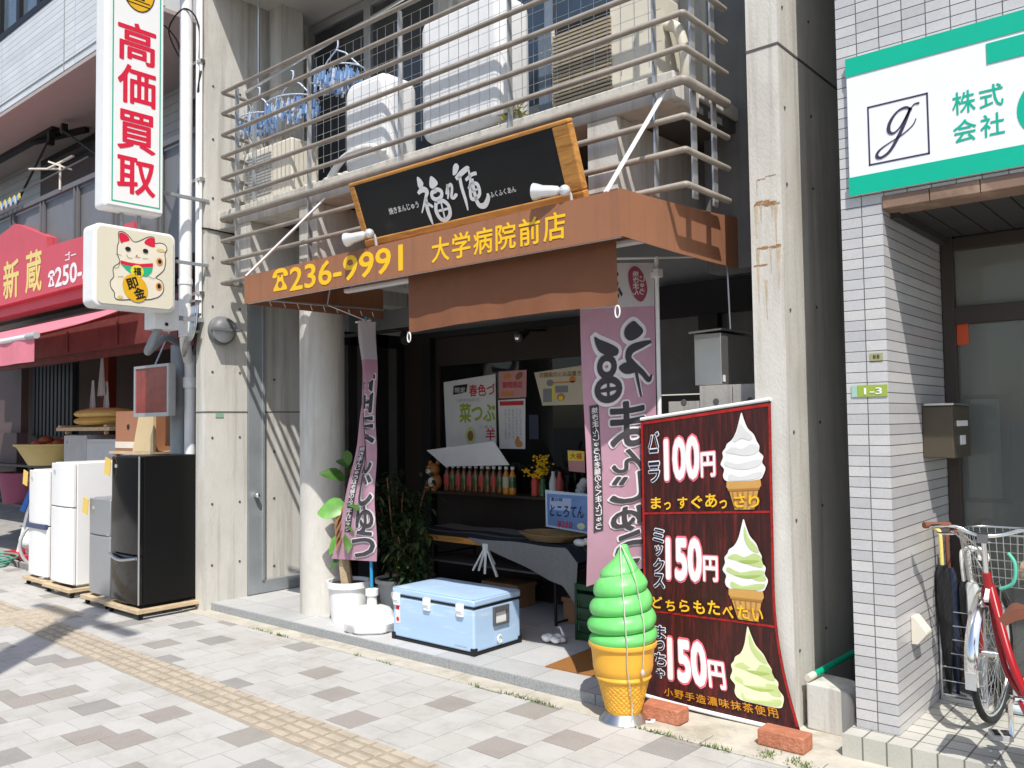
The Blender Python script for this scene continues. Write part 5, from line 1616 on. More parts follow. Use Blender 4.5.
# printed soft ice creams
def softcream(v0, kind, ox, sx, sy):
    oy = v0
    M_ = {'v': ('print_white', 'print_shade', 'print_white'), 'm': ('print_white', 'print_green', 'print_green_deep'), 'g': ('print_cream', 'print_green', 'print_green_deep')}[kind]
    P = lambda Q: [(ox + a * sx, oy + b_ * sy) for a, b_ in Q]
    has = kind != 'g'
    base = 0.30 if has else 0.04
    H = 1 - base
    Y = lambda b_: base + b_ * H
    body = [(.50, 1.0), (.55, .90), (.63, .76), (.76, .66), (.82, .56), (.88, .48), (.87, .40), (.96, .33), (.93, .24), (1.0, .16), (.95, .06), (.86, 0.0), (.5, -.01), (.14, 0.0), (.05, .08), (.08, .18), (.0, .26), (.06, .36), (.05, .44), (.12, .50), (.16, .56), (.28, .62), (.38, .74), (.45, .90)]
    m = MB()
    sh = MB(); dk = MB()
    pol(m, P([(a, Y(b_)) for a, b_ in spline(body, 3, True)]), smap, 0.010)
    for Q, tgt in ((([(.46, .84), (.60, .72), (.74, .62), (.66, .58), (.50, .62), (.34, .58), (.30, .62), (.40, .72)]), sh if kind == 'v' else None),
                   (([(.30, .50), (.50, .46), (.72, .52), (.88, .46), (.80, .38), (.56, .36), (.32, .40), (.12, .44)]), sh),
                   (([(.14, .30), (.40, .24), (.70, .28), (.92, .28), (.86, .20), (.60, .16), (.34, .18), (.10, .24)]), sh),
                   (([(.20, .10), (.44, .05), (.72, .09), (.94, .10), (.84, .02), (.5, .0), (.2, .01)]), sh)):
        if tgt is not None:
            pol(tgt, P([(a, Y(b_)) for a, b_ in spline(Q, 3, True)]), smap, 0.0115)
    if kind != 'v':
        for Q in ([(.52, .90), (.60, .74), (.74, .64), (.82, .54), (.66, .56), (.54, .66), (.50, .78)], [(.60, .44), (.84, .46), (.90, .34), (.70, .34), (.52, .38)], [(.58, .22), (.86, .26), (.96, .16), (.74, .14)]):
            pol(sh, P([(a, Y(b_)) for a, b_ in spline(Q, 3, True)]), smap, 0.012)
        for Q in ([(.36, .40), (.56, .42), (.84, .42), (.60, .37)], [(.24, .20), (.50, .20), (.86, .22), (.56, .16)]):
            pol(dk, P([(a, Y(b_)) for a, b_ in spline(Q, 3, True)]), smap, 0.013)
    m.build('print_cream', M_[0], K)
    sh.build('print_shading', M_[1], K)
    if dk.v: dk.build('print_shading', M_[2], K)
    if has:
        w = MB()
        pol(w, P([(.13, .32), (.12, .24), (.18, .20), (.30, .0), (.74, .0), (.84, .20), (.90, .24), (.88, .32)]), smap, 0.0095)
        w.build('print_wafer', 'print_wafer', K)
        w = MB()
        for q in range(5):
            pol(w, P([(.24 + q * .12, .19), (.27 + q * .12, .19), (.33 + q * .09, .02), (.31 + q * .09, .02)]), smap, 0.0125)
        pol(w, P([(.15, .215), (.87, .215), (.86, .195), (.17, .195)]), smap, 0.0125)
        pol(w, P([(.26, .11), (.78, .11), (.77, .095), (.27, .095)]), smap, 0.0125)
        w.build('print_wafer_line', 'print_wafer_dark', K)
softcream(0.662, 'v', 0.635, 0.325, 0.312); softcream(0.310, 'm', 0.63, 0.33, 0.322); softcream(0.052, 'g', 0.63, 0.33, 0.24)
# bricks
mat('brick_red', (0.45, 0.17, 0.095), 0.95, var=0.18, scale=16, bump=0.7, bscale=90, col2=(0.50, 0.26, 0.17), c2scale=8, c2lo=0.55, c2hi=0.8)
def brick(label, c, a):
    m = MB()
    m.T = Matrix.Translation(c) @ Matrix.Rotation(a, 4, 'Z')
    m.box(-0.12, 0.12, -0.06, 0.06, 0, 0.078)
    tag(m.build('brick', 'brick_red', org=c, bevel=0.005), label, 'brick')
brick('red brick holding the left foot of the menu sheet beside the ice cream cone', (-2.525, 4.20, 0.004), -0.02)
brick('red brick holding the right foot of the menu sheet', (-1.85, 4.235, 0.0), -0.01)

# ================================================================ the giant ice cream cone
K = thing('ice_cream_cone', 'large plastic green swirl ice cream cone standing on a round steel foot', 'display', (-2.70, 4.06, 0))
c0 = (-2.70, 4.06, 0.0)
mat('cream_green', (0.15, 0.58, 0.15), 0.38, var=0.06, scale=5, spec=0.4, col2=(0.22, 0.60, 0.2), c2scale=3); flat('wafer_plastic', (0.80, 0.41, 0.04), 0.48, var=0.05, spec=0.5)
MB().lathe([(0, 0), (0.136, 0), (0.138, 0.008), (0.118, 0.030), (0.10, 0.05), (0, 0.05)], c0, 40).build('foot', 'steel', K, smooth=40)
m = MB()
prof = [(0.088, 0.045), (0.094, 0.05)] + [(0.096 + 0.046 * i / 40, 0.055 + 0.18 * i / 40) for i in range(41)]
def waf(r, z, t):
    if 0.06 < z < 0.228:
        a = (t * 26 / (2 * math.pi) + z * 34) % 1.0; b_ = (t * 26 / (2 * math.pi) - z * 34) % 1.0
        return r + 0.0035 * (max(0, 1 - 5 * abs(a - .5)) + max(0, 1 - 5 * abs(b_ - .5)) > 0.3)
    return r
m.lathe(prof, c0, 160, waf)
m.lathe([(0.138, 0.232), (0.152, 0.236), (0.156, 0.245), (0.152, 0.256), (0.150, 0.26), (0.160, 0.275), (0.166, 0.30), (0.168, 0.335), (0.172, 0.375), (0.176, 0.405), (0.186, 0.41), (0.191, 0.42), (0.188, 0.435), (0.17, 0.44)], c0, 64)
m.build('cone', 'wafer_plastic', K, smooth=40)
m = MB()
nz, nth = 170, 96
turns = 5.2
V = []; F = []
for j in range(nz + 1):
    s_ = j / nz
    z = 0.425 + 0.53 * s_
    T_ = [(0, .182), (.08, .192), (.2, .194), (.387, .179), (.52, .162), (.632, .147), (.745, .110), (.84, .066), (.92, .036), (.98, .024), (.995, .016), (1.0, .006)]
    for (a0, b0), (a1, b1) in zip(T_, T_[1:]):
        if a0 <= s_ <= a1:
            base = b0 + (b1 - b0) * (s_ - a0) / (a1 - a0)
    for i in range(nth):
        t = 2 * math.pi * i / nth
        warp = s_ ** 0.92
        ph = warp * turns - t / (2 * math.pi)
        q = ph % 1.0
        ridge = math.sin(math.pi * q) ** 0.5
        amp = 0.2 * (1 - s_ ** 5)
        r = base * (1 - amp + amp * ridge)
        cx = 0.025 * max(0, (s_ - .72)) * 3; 
        V.append((c0[0] + cx * math.cos(0.8) + r * math.cos(t), c0[1] + cx * math.sin(.8) + r * math.sin(t), c0[2] + z + 0.012 * max(0, s_ - .9) * 8))
for j in range(nz):
    for i in range(nth):
        F.append((j * nth + i, j * nth + (i + 1) % nth, (j + 1) * nth + (i + 1) % nth, (j + 1) * nth + i))
F.append(tuple(range(nz * nth, (nz + 1) * nth)))
m.add(V, F)
m.build('swirl', 'cream_green', K, smooth=70)
m = MB()
dv = Vector((c0[0], c0[1], 0)).normalized() * -1   # towards the viewer
sd = Vector((-dv.y, dv.x, 0))
ctr = Vector(c0)
def cpt(a, r, z): return ctr + (dv * math.cos(a) + sd * math.sin(a)) * r + Vector((0, 0, z))
m.tube(spline([cpt(-.1, .02, .96), cpt(.0, .10, .86), cpt(.05, .16, .72), cpt(.08, .20, .58), cpt(.12, .20, .43), cpt(.12, .185, .34), cpt(.2, .17, .24), cpt(.35, .13, .12), cpt(.3, .14, .03)], 8), 0.0032, 6)
m.tube(spline([cpt(.1, .02, .96), cpt(.5, .12, .86), cpt(.6, .165, .70), cpt(.62, .20, .55), cpt(.6, .198, .42), cpt(.6, .185, .31)], 8), 0.0032, 6)
m.ball(cpt(.6, .185, .30), 0.012, (1, 1, 1.6))
m.build('cord', flat('cord_grey', (0.5, 0.48, 0.42)).name, K, smooth=60)

# ================================================================ cool box
K = thing('cool_box', 'pale blue cool box with white latches on the porch floor', 'cool box', (-4.5, 4.57, 0.064))
mat('cool_blue', (0.40, 0.56, 0.76), 0.42, var=0.05, scale=3, col2=(0.50, 0.62, 0.76), c2scale=7, c2lo=0.55, c2hi=0.62, stretch=(0.4, 0.4, 3))
X0, X1, Y0, Y1 = -4.895, -4.07, 4.31, 4.80
MB().box(X0, X1, Y0, Y1, 0.085, 0.38).build('body', 'cool_blue', K, bevel=0.015, bseg=3)
m = MB().box(X0 - 0.004, X1 + 0.004, Y0 - 0.004, Y1 + 0.004, 0.392, 0.442)
m.grid(lambda u, v: (X0 + (X1 - X0) * u, Y0 + (Y1 - Y0) * v, 0.442 + 0.012 * (1 - (2 * u - 1) ** 8) * (1 - (2 * v - 1) ** 6)), 24, 16)
m.build('lid', 'cool_blue', K, bevel=0.012, smooth=40)
m = MB().box(X0 - 0.002, X1 + 0.002, Y0 - 0.002, Y1 + 0.002, 0.381, 0.391)
m.box(X0 - 0.003, X1 + 0.003, Y0 - 0.003, Y1 + 0.003, 0.066, 0.083)
m.build('seal', 'black', K)
for x, y in ((X0, Y0), (X1, Y0), (X1, Y1), (X0, Y1)):
    m = MB()
    sx = -1 if x == X0 else 1; sy = -1 if y == Y0 else 1
    m.box(x - 0.03 if sx > 0 else x - 0.008, x + 0.008 if sx > 0 else x + 0.03, y - 0.03 if sy > 0 else y - 0.008, y + 0.008 if sy > 0 else y + 0.03, 0.064, 0.115)
    m.build('corner_foot', 'black', K, bevel=0.004)
for x in (-4.84, -4.52, -4.19):
    MB().box(x - 0.032, x + 0.032, Y0 - 0.024, Y0 - 0.001, 0.34, 0.405).box(x - 0.026, x + 0.026, Y0 - 0.03, Y0 - 0.02, 0.355, 0.375).box(x - 0.03, x + 0.03, Y0 - 0.02, Y0 - 0.001, 0.318, 0.345).build('latch', 'white_plastic', K, bevel=0.004)
m = MB()
for y0, y1, z0, z1 in ((4.50, 4.66, 0.325, 0.365), (4.50, 4.66, 0.235, 0.25), (4.50, 4.518, 0.25, 0.325), (4.642, 4.66, 0.25, 0.325)):
    m.box(X1, X1 + 0.02, y0, y1, z0, z1)
m.build('handle', flat('handle_grey', (0.10, 0.10, 0.105)).name, K, bevel=0.003)
MB().box(X1 + 0.0005, X1 + 0.004, 4.52, 4.64, 0.25, 0.325).build('handle_plate', 'white_plastic', K)
MB().tube([(X1 + 0.015, 4.56 + 0.022 * math.cos(t), 0.14 + 0.026 * math.sin(t)) for t in [0.6 + i * 0.4 for i in range(14)]], 0.006, 8).cyl((X1, 4.56, 0.14), (X1 + 0.01, 4.56, 0.14), 0.016).build('drain_plug', 'white_plastic', K)
mf = plane((X0, Y0, 0.085), (1, 0, 0), (0, 0, 1))
m = MB(); rect(m, 0.03, 0.085, 0.10, 0.26, mf, 0.002); m.build('sticker', flat('sticker_pale', (0.72, 0.72, 0.70)).name, K)
m = MB(); pol(m, ell(0.057, 0.13, 0.016, 0.016, 12), mf, 0.004); rect(m, 0.04, 0.075, 0.20, 0.23, mf, 0.004); m.build('sticker_mark', 'letter_red', K)
m = MB(); rect(m, 0.64, 0.76, 0.028, 0.036, mf, 0.002); m.build('nameplate', 'grey_plastic', K)

# ================================================================ porch : plants
mat('leaf_big', (0.11, 0.30, 0.045), 0.35, var=0.3, scale=14, spec=0.5)
mat('leaf_mid', (0.05, 0.13, 0.022), 0.4, var=0.3, scale=14)
mat('leaf_dark', (0.025, 0.05, 0.014), 0.5, var=0.4, scale=20)
mat('leaf_brown', (0.25, 0.12, 0.05), 0.7, var=0.3)
mat('soil', (0.06, 0.045, 0.03), 0.95, var=0.3, scale=30)
pr = random.Random(5)
def leaf(m, base, d, L, w, droop=0.3, up=Vector((0, 0, 1))):
    d = Vector(d).normalized(); s = d.cross(up)
    if s.length < 0.05: s = Vector((1, 0, 0))
    s.normalize(); n = s.cross(d)
    V = []; k = 6
    for i in range(k + 1):
        t = i / k
        c = Vector(base) + d * (L * t) - Vector((0, 0, 1)) * (droop * L * t * t)
        ww = w * (math.sin(math.pi * min(1, t * 0.97 + 0.02)) ** 0.75)
        V += [c - s * ww / 2 + n * ww * 0.12, c, c + s * ww / 2 + n * ww * 0.12]
    F = []
    for i in range(k):
        for j in range(2):
            F.append((i * 3 + j, i * 3 + j + 1, i * 3 + j + 4, i * 3 + j + 3))
    m.add(V, F)
def pot(root, c, r0, r1, h, mt='white_plastic'):
    MB().lathe([(0, 0), (r0, 0), (r1 * 0.97, h * 0.86), (r1 * 1.08, h * 0.86), (r1 * 1.08, h), (r1 * 0.96, h), (r1 * 0.93, h * 0.9), (0, h * 0.9)], c, 40).build('pot', mt, root, smooth=35)
    MB().cyl((c[0], c[1], c[2] + h * 0.9), (c[0], c[1], c[2] + h * 0.915), r1 * 0.93, n=30).build('soil', 'soil', root)
K = thing('potted_rubber_plant', 'rubber plant with broad green leaves and a wooden stake in a white pot', 'plant', (-5.600, 4.460, 0.064))
pot(K, (-5.600, 4.460, 0.064), 0.135, 0.168, 0.33)
MB().bar((-5.590, 4.430, 0.35), (-5.690, 4.410, 1.05), 0.065, 0.05).build('stake', 'wood_pale', K)
MB().tube(spline([(-5.590, 4.480, 0.36), (-5.630, 4.470, 0.7), (-5.580, 4.490, 1.0), (-5.590, 4.490, 1.3)], 6), 0.016, 8).build('stem', 'leaf_brown', K, smooth=50)
m = MB()
lr = random.Random(3)
for b_, d, L, w in (((-5.57, 4.42, 0.97), (-0.75, -0.7, 0.2), 0.24, 0.18), ((-5.60, 4.42, 0.78), (-0.6, -0.4, -0.7), 0.18, 0.09)):
    leaf(m, b_, d, L, w, 0.3, Vector((0.75, -0.6, 0.35)))
m.build('leaf', 'leaf_big', K, smooth=60)
m = MB()
for b_, d, L, w in (((-5.59, 4.42, 1.2), (-0.3, -0.6, 0.5), 0.26, 0.12), ((-5.58, 4.45, 1.25), (0.5, -0.5, 0.4), 0.25, 0.11), ((-5.57, 4.45, 1.05), (0.9, -0.4, 0.1), 0.28, 0.12), ((-5.58, 4.46, 0.92), (0.8, -0.5, -0.2), 0.22, 0.11), ((-5.61, 4.46, 1.3), (-0.7, 0.1, 0.6), 0.20, 0.10), ((-5.59, 4.46, 1.32), (0.1, -0.2, 1), 0.2, 0.09), ((-5.53, 4.42, 0.8), (0.6, -0.6, -0.4), 0.2, 0.09), ((-5.58, 4.5, 1.15), (0.7, 0.3, 0.3), 0.25, 0.11), ((-5.63, 4.44, 0.62), (-0.4, -0.6, -0.6), 0.14, 0.06)):
    leaf(m, b_, d, L, w, 0.35, Vector((0.6 + lr.uniform(-.5, .3), -0.5 + lr.uniform(-.3, .3), 0.5 + lr.uniform(-.2, .5))))
m.build('leaf', 'leaf_mid', K, smooth=60)
m = MB()
for i in range(4):
    leaf(m, (-5.580, 4.410, 1.0 - 0.06 * i), (pr.uniform(-.4, .1), -0.6, -0.8), 0.16, 0.05)
m.build('dead_leaf', 'leaf_brown', K, smooth=60)
def bushy(name, label, c, pr_, ph, H, R, n, seed):
    k = thing(name, label, 'plant', c)
    pot(k, c, pr_ * 0.78, pr_, ph)
    r2 = random.Random(seed)
    m = MB()
    st = MB()
    for i in range(16):
        a = r2.uniform(0, 6.28); q = r2.uniform(0.1, 1) * R
        top_ = Vector((c[0] + q * math.cos(a), c[1] + q * math.sin(a), c[2] + ph + H * r2.uniform(0.5, 1)))
        mid = Vector((c[0] + q * 0.5 * math.cos(a), c[1] + q * .5 * math.sin(a), c[2] + ph + H * 0.4))
        pts = spline([(c[0], c[1], c[2] + ph * .9), tuple(mid), tuple(top_)], 6)
        st.tube(pts, 0.006, 5)
        for p in pts[3:]:
            for q_ in range(n):
                o = Vector((r2.gauss(0, 0.05), r2.gauss(0, 0.05), r2.gauss(0, 0.05)))
                leaf(m, Vector(p) + o, (r2.uniform(-1, 1), r2.uniform(-1, 1), r2.uniform(-.6, .8)), r2.uniform(0.05, 0.09), r2.uniform(0.025, 0.045), 0.4)
    st.build('stem', 'leaf_brown', k)
    m.build('leaf', 'leaf_dark', k)
bushy('potted_shrub', 'dark leafy shrub in a pale pot behind the furled pink banner', (-5.74, 5.12, 0.064), 0.19, 0.24, 0.95, 0.30, 9, 1)
bushy('potted_shrub', 'low dark shrub in a pale pot close to the blue pole', (-5.30, 4.86, 0.064), 0.15, 0.20, 0.60, 0.20, 7, 2)

# ================================================================ porch : table and what is on it
K = thing('folding_table', 'long folding table with an orange edge and black steel legs behind the cool box', 'table', (-4.95, 5.6, 0.064))
MB().box(-5.88, -4.05, 5.27, 5.90, 0.635, 0.685).build('tabletop', 'wood_orange', K, bevel=0.003)
for x in (-5.52, -4.16):
    m = MB()
    for y in (5.335, 5.865):
        m.tube([(x, y, 0.665), (x, y, 0.07)], 0.012, 8)
    m.cyl((x, 5.335, 0.09), (x, 5.865, 0.09), 0.01, n=8).cyl((x, 5.335, 0.5), (x, 5.865, 0.5), 0.009, n=8)
    m.build('leg', 'black', K)
MB().bar((-5.52, 5.6, 0.4), (-4.16, 5.6, 0.4), 0.02, 0.02).build('stretcher', 'black', K)
sf = MB().box(-5.7, -4.2, 5.4, 5.8, 0.43, 0.445)
sf.build('shelf', 'dark_grey', K)
mat('cloth_grey', (0.20, 0.20, 0.19), 0.9, var=0.1, scale=40); mat('cloth_navy', (0.025, 0.035, 0.055), 0.9); mat('cloth_tan', (0.18, 0.16, 0.13), 0.9, var=0.1)
m = MB()
def clo(u, v):
    x = -5.98 + 2.1 * u; y = 5.24 + 0.62 * v
    z = 0.694 + 0.005 * math.sin(u * 20)
    front = max(0, (5.30 - y)) 
    k = max(0.0, (u - 0.45) / 0.55)
    if v > 0.4:
        y = 5.262 + 0.62 * (v - 0.4) / 0.6
    else:
        t = (0.4 - v) / 0.4
        y = 5.262 - 0.012 * k - 0.05 * t * k + 0.018 * t * k * math.sin(u * 26)
        z -= 0.30 * k ** 0.9 * t
        if k == 0: y = 5.262 + 0.05 * t; z = 0.694 + 0.005 * math.sin(u * 20) - 0.004 * t
    if u < 0.06: z -= (0.06 - u) * 1.0
    if u > 0.95: z -= (u - 0.95) * 2.2
    return (x, y, z)
n_u, n_v = 90, 30
for j in range(n_v):
    v0, v1 = j / n_v, (j + 1) / n_v
    m.mat(0 if v0 < 0.38 else (1 if v0 < 0.55 else (2 if v0 < 0.63 else (1 if v0 < 0.75 else 0))))
    m.grid(lambda u, v: clo(u, v0 + (v1 - v0) * v), n_u, 1)
tag(m.build('tablecloth', ['cloth_grey', 'cloth_navy', 'cloth_tan'], org=(-5, 5.5, 0.69), smooth=55), 'grey cloth with dark blue stripes slipping off the folding table', 'tablecloth')
# clip stand hanging under the table edge
K = thing('tripod_clip', 'small white tripod stand hanging open under the table edge', 'stand', (-4.82, 5.27, 0.65))
m = MB()
for dx, dy, h_ in ((-0.13, -0.02, .21), (-0.04, -0.05, .20), (0.03, -0.05, .22), (0.12, 0.0, .24), (0.02, 0.08, .16)):
    m.bar((-4.82, 5.26, 0.64), (-4.82 + dx, 5.26 + dy, 0.64 - h_), 0.018, 0.014)
m.cyl((-4.82, 5.26, 0.61), (-4.82, 5.26, 0.66), 0.03, n=10)
m.build('leg', 'white_plastic', K)
m = MB()
m.lathe([(0, 0), (0.20, 0), (0.26, 0.05), (0.275, 0.055), (0.26, 0.06), (0.19, 0.012), (0, 0.012)], (0, 0, 0), 36, lambda r, z, t: r * (1 + 0.02 * math.sin(24 * t)))
m.T = None
for i, v in enumerate(m.v): m.v[i] = (-4.32 + v[0] * 1.15, 5.52 + v[1] * 0.8, 0.70 + v[2])
tag(m.build('basket', mat('wicker', (0.40, 0.27, 0.13), 0.7, var=0.35, scale=60, stretch=(1, 1, 6)).name, org=(-4.32, 5.52, 0.70), smooth=40), 'shallow oval wicker basket on the striped tablecloth', 'basket')
m = MB().ball((-3.98, 5.42, 0.715), 0.05, (1.2, 0.7, .6)); m.ball((-3.93, 5.44, 0.725), 0.035, (1, .8, .8))
tag(m.build('tissue', 'white_plastic', org=(-3.98, 5.42, .7), smooth=60), 'crumpled white tissue at the right end of the table', 'tissue')
K = thing('price_card', 'light blue price card with dark brush writing standing behind the wicker basket', 'card', (-4.2, 5.6, 0.75))
mat('card_blue', (0.16, 0.28, 0.55), 0.5, var=0.25, scale=2.5); flat('card_border', (0.55, 0.66, 0.80)); flat('card_ink', (0.01, 0.012, 0.06)); flat('card_pale', (0.42, 0.52, 0.75))
O = Vector((-4.46, 5.60, 0.76)); cf = plane(O, (1, 0, 0), (0, 0.12, 1))
m = MB().prism([(0, 0.03), (0.44, 0.0), (0.46, 0.31), (-0.03, 0.33)], O, (1, 0, 0), Vector((0, 0.12, 1)).normalized(), 0.006); m.build('board', 'card_border', K)
m = MB(); pol(m, [(0.02, 0.045), (0.425, 0.015), (0.44, 0.295), (-0.01, 0.30)], cf, 0.002); m.build('print', 'card_blue', K)
m = MB(); pol(m, [(0.03, 0.17), (0.25, 0.17), (0.25, 0.27), (0.03, 0.27)], cf, 0.0035); m.build('highlight', 'card_pale', K)
m = MB()
txt(m, 'ところてん', cf, 0.04, 0.12, 0.34, 0.09, 0.012, 0.006); txt(m, '夏の味', cf, 0.04, 0.24, 0.12, 0.03, 0.01, 0.006)
m.build('lettering', 'card_ink', K)
m = MB(); txt(m, '¥210', cf, 0.12, 0.035, 0.15, 0.05, 0.02, 0.006); m.build('price_lettering', 'letter_red', K)
m = MB(); pol(m, ell(0.36, 0.055, 0.04, 0.026), cf, 0.005); m.build('dish_print', 'print_cream', K)
# small plants / green crate / slippers / mats
K = thing('crate', 'dark green plastic crate standing behind the ice cream cone', 'crate', (-3.62, 5.2, 0.064))
m = MB()
gx0, gx1, gy0, gy1 = -3.80, -3.44, 5.10, 5.45
for z0, z1 in ((0.07, 0.12), (0.17, 0.21), (0.26, 0.30), (0.35, 0.40), (0.43, 0.47)):
    m.box(gx0, gx1, gy0, gy0 + 0.012, z0, z1); m.box(gx0, gx1, gy1 - 0.012, gy1, z0, z1)
    m.box(gx0, gx0 + 0.012, gy0, gy1, z0, z1); m.box(gx1 - 0.012, gx1, gy0, gy1, z0, z1)
for x in (gx0, (gx0 + gx1) / 2, gx1 - 0.02):
    m.box(x, x + 0.02, gy0 - 0.003, gy0 + 0.01, 0.066, 0.472)
m.box(gx0 + 0.02, gx1 - 0.02, gy0 + 0.02, gy1 - 0.02, 0.066, 0.40)
m.build('body', flat('crate_green', (0.012, 0.05, 0.018), 0.4).name, K)
m = MB().obox((-3.19, 4.73, 0.068), (0.36, 0.02, 0), (-0.015, 0.30, 0), (0, 0, 0.004))
tag(m.build('door_mat', mat('mat_orange', (0.33, 0.14, 0.035), 0.95, var=0.25, scale=120, bump=0.6, bscale=300).name, org=(-3.3, 4.72, 0.064)), 'rusty orange door mat on the grey porch floor behind the cone', 'mat')
m = MB()
for i in range(9):
    m.ball((-3.86 + pr.uniform(-.05, .05), 4.93 + pr.uniform(-.05, .05), 0.095 + pr.uniform(-.01, .02)), 0.03, (1.3, 1, .7), 8, 6)
m.tube(spline([(-3.92, 5.05, 0.14), (-3.86, 5.0, 0.16), (-3.80, 4.96, 0.12)], 6), 0.01, 6)
tag(m.build('paper_scrap', 'white_plastic', org=(-3.86, 4.93, 0.07), smooth=60), 'small crumpled white scrap on the porch floor near the table leg', 'scrap')
m = MB()
for i in range(3):
    m.obox((-2.60 + pr.uniform(-.05, .05), 4.10 + pr.uniform(-.015, .015), 0.012), (pr.uniform(.01, .03), 0.01, 0), (-0.005, pr.uniform(.008, .015), 0), (0, 0.0, 0.005))
tag(m.build('paper_scrap', 'white_plastic', org=(-2.5, 4.15, 0.0)), 'torn white paper bits on the pavement in front of the left brick', 'scrap')
for x, y in ((-6.0, 5.5), (-5.0, 5.75), (-4.0, 5.6)):
    m = MB().box(x - 0.2, x + 0.2, y - 0.12, y + 0.12, 0.066, 0.26).box(x - 0.21, x + 0.21, y - 0.13, y + 0.13, 0.23, 0.265)
    o = m.build('carton', 'card', org=(x, y, 0.064), bevel=0.004)
    tag(o, {-6.0: 'brown carton on the floor under the left end of the table', -5.0: 'brown carton on the floor under the middle of the table', -4.0: 'brown carton on the floor under the right end of the table'}[x], 'box')

# ================================================================ counter : posters, bottles and small goods
def card(name, label, cat, P, Y, base, parts, t=0.003):
    k = thing(name, label, cat, (P[0][0], Y, P[0][1]))
    o = MB().prism([(a, b_) for a, b_ in P], (0, Y, 0), (1, 0, 0), (0, 0, 1), t).build('paper', base, k)
    f = plane((0, Y, 0), (1, 0, 0), (0, 0, 1))
    for nm, mt, fn in parts:
        m = MB(); fn(m, f); m.build(nm, mt, k)
    return k
flat('paper_white', (0.66, 0.65, 0.64)); flat('paper_cream', (0.58, 0.52, 0.38)); flat('paper_pink', (0.55, 0.26, 0.26)); flat('ink_red', (0.50, 0.02, 0.03)); flat('ink_green', (0.28, 0.40, 0.02)); flat('ink_grey', (0.22, 0.22, 0.24)); flat('ink_black', (0.01, 0.01, 0.01)); flat('ink_brown', (0.25, 0.12, 0.04)); flat('ink_orange', (0.55, 0.22, 0.06))
YP = 6.02
card('poster', 'large white poster with red and green brush writing in the shop window', 'poster', [(-6.06, 2.06), (-5.37, 2.11), (-5.37, 1.40), (-6.03, 1.40)], YP, 'paper_white', (
    ('stamp', 'ink_black', lambda m, f: pol(m, [(-5.93, 1.93), (-5.75, 1.95), (-5.73, 2.03), (-5.92, 2.02)], f)),
    ('lettering', 'ink_red', lambda m, f: (txt(m, '春色づ', f, -5.71, 1.91, 0.33, 0.11, 0.02), txt(m, '羊', f, -5.50, 1.49, 0.12, 0.11, 0.02))),
    ('lettering', 'ink_green', lambda m, f: txt(m, '菜つぶ', f, -5.84, 1.66, 0.46, 0.18, 0.03)),
    ('small_lettering', 'ink_grey', lambda m, f: (txt(m, 'しあわせのはるいろ', f, -5.88, 1.86, 0.3, 0.03, 0.0), txt(m, 'こあん', f, -5.58, 1.60, 0.18, 0.03, 0.0))),
    ('stamp_lettering', 'paper_white', lambda m, f: txt(m, '限定', f, -5.90, 1.95, 0.14, 0.05, 0.01, 0.004)),
    ('picture', 'print_green', lambda m, f: pol(m, ell(-5.70, 1.53, 0.07, 0.085), f)),
    ('picture_middle', 'ink_brown', lambda m, f: pol(m, ell(-5.70, 1.53, 0.04, 0.05), f, 0.004))))
card('poster', 'small pink notice at the top between the white posters', 'poster', [(-5.33, 2.13), (-4.99, 2.13), (-5.0, 1.88), (-5.33, 1.88)], YP, 'paper_pink', (
    ('lettering', 'ink_red', lambda m, f: txt(m, '期間限定', f, -5.28, 1.97, 0.24, 0.06, 0.015)),
    ('picture', 'ink_orange', lambda m, f: (pol(m, ell(-5.22, 2.08, 0.05, 0.025), f), rect(m, -5.30, -5.15, 1.90, 1.94, f))),
    ('picture_dark', 'ink_brown', lambda m, f: pol(m, ell(-5.08, 2.08, 0.05, 0.03, 16, .5), f))))
card('poster', 'white notice with a red heading and columns of small writing under the pink one', 'poster', [(-5.34, 1.86), (-5.01, 1.87), (-5.02, 1.41), (-5.33, 1.41)], YP, 'paper_white', (
    ('heading', 'ink_red', lambda m, f: rect(m, -5.32, -5.03, 1.81, 1.85, f)),
    ('small_lettering', 'ink_grey', lambda m, f: [vtxt(m, c, f, -5.08 - i * 0.045, 1.50, 0.024, 0.28) for i, c in enumerate(('むかしながらのあじ', 'てづくりまんじゅう', 'おみやげにどうぞ', 'やきたてあつあつ', 'いらっしゃいませ'))]),
    ('picture', 'ink_orange', lambda m, f: pol(m, spline([(-5.12, 1.43), (-5.14, 1.48), (-5.10, 1.53), (-5.08, 1.49), (-5.05, 1.47), (-5.06, 1.43)], 3, True), f))))
card('poster', 'cream hand-drawn map poster on the right of the shop window', 'poster', [(-4.90, 2.10), (-4.33, 2.14), (-4.33, 1.80), (-4.81, 1.80)], YP, 'paper_cream', (
    ('lettering', 'ink_brown', lambda m, f: txt(m, '店舗案内とお品書き', f, -4.84, 2.05, 0.46, 0.045, 0.01)),
    ('picture', 'ink_grey', lambda m, f: (pol(m, ell(-4.72, 2.0, 0.04, 0.03), f), rect(m, -4.80, -4.70, 1.83, 1.95, f), rect(m, -4.66, -4.52, 1.91, 1.97, f))),
    ('picture_line', 'ink_orange', lambda m, f: (stroke(m, [(-4.68, 2.0), (-4.45, 2.0)], f, 0.012), pol(m, ell(-4.47, 2.02, 0.035, 0.03), f), pol(m, ell(-4.60, 1.87, 0.045, 0.035), f))),
    ('picture_middle', 'cat_yellow', lambda m, f: (pol(m, ell(-4.60, 1.86, 0.025, 0.02), f, 0.004), rect(m, -4.70, -4.67, 1.85, 1.98, f)))))
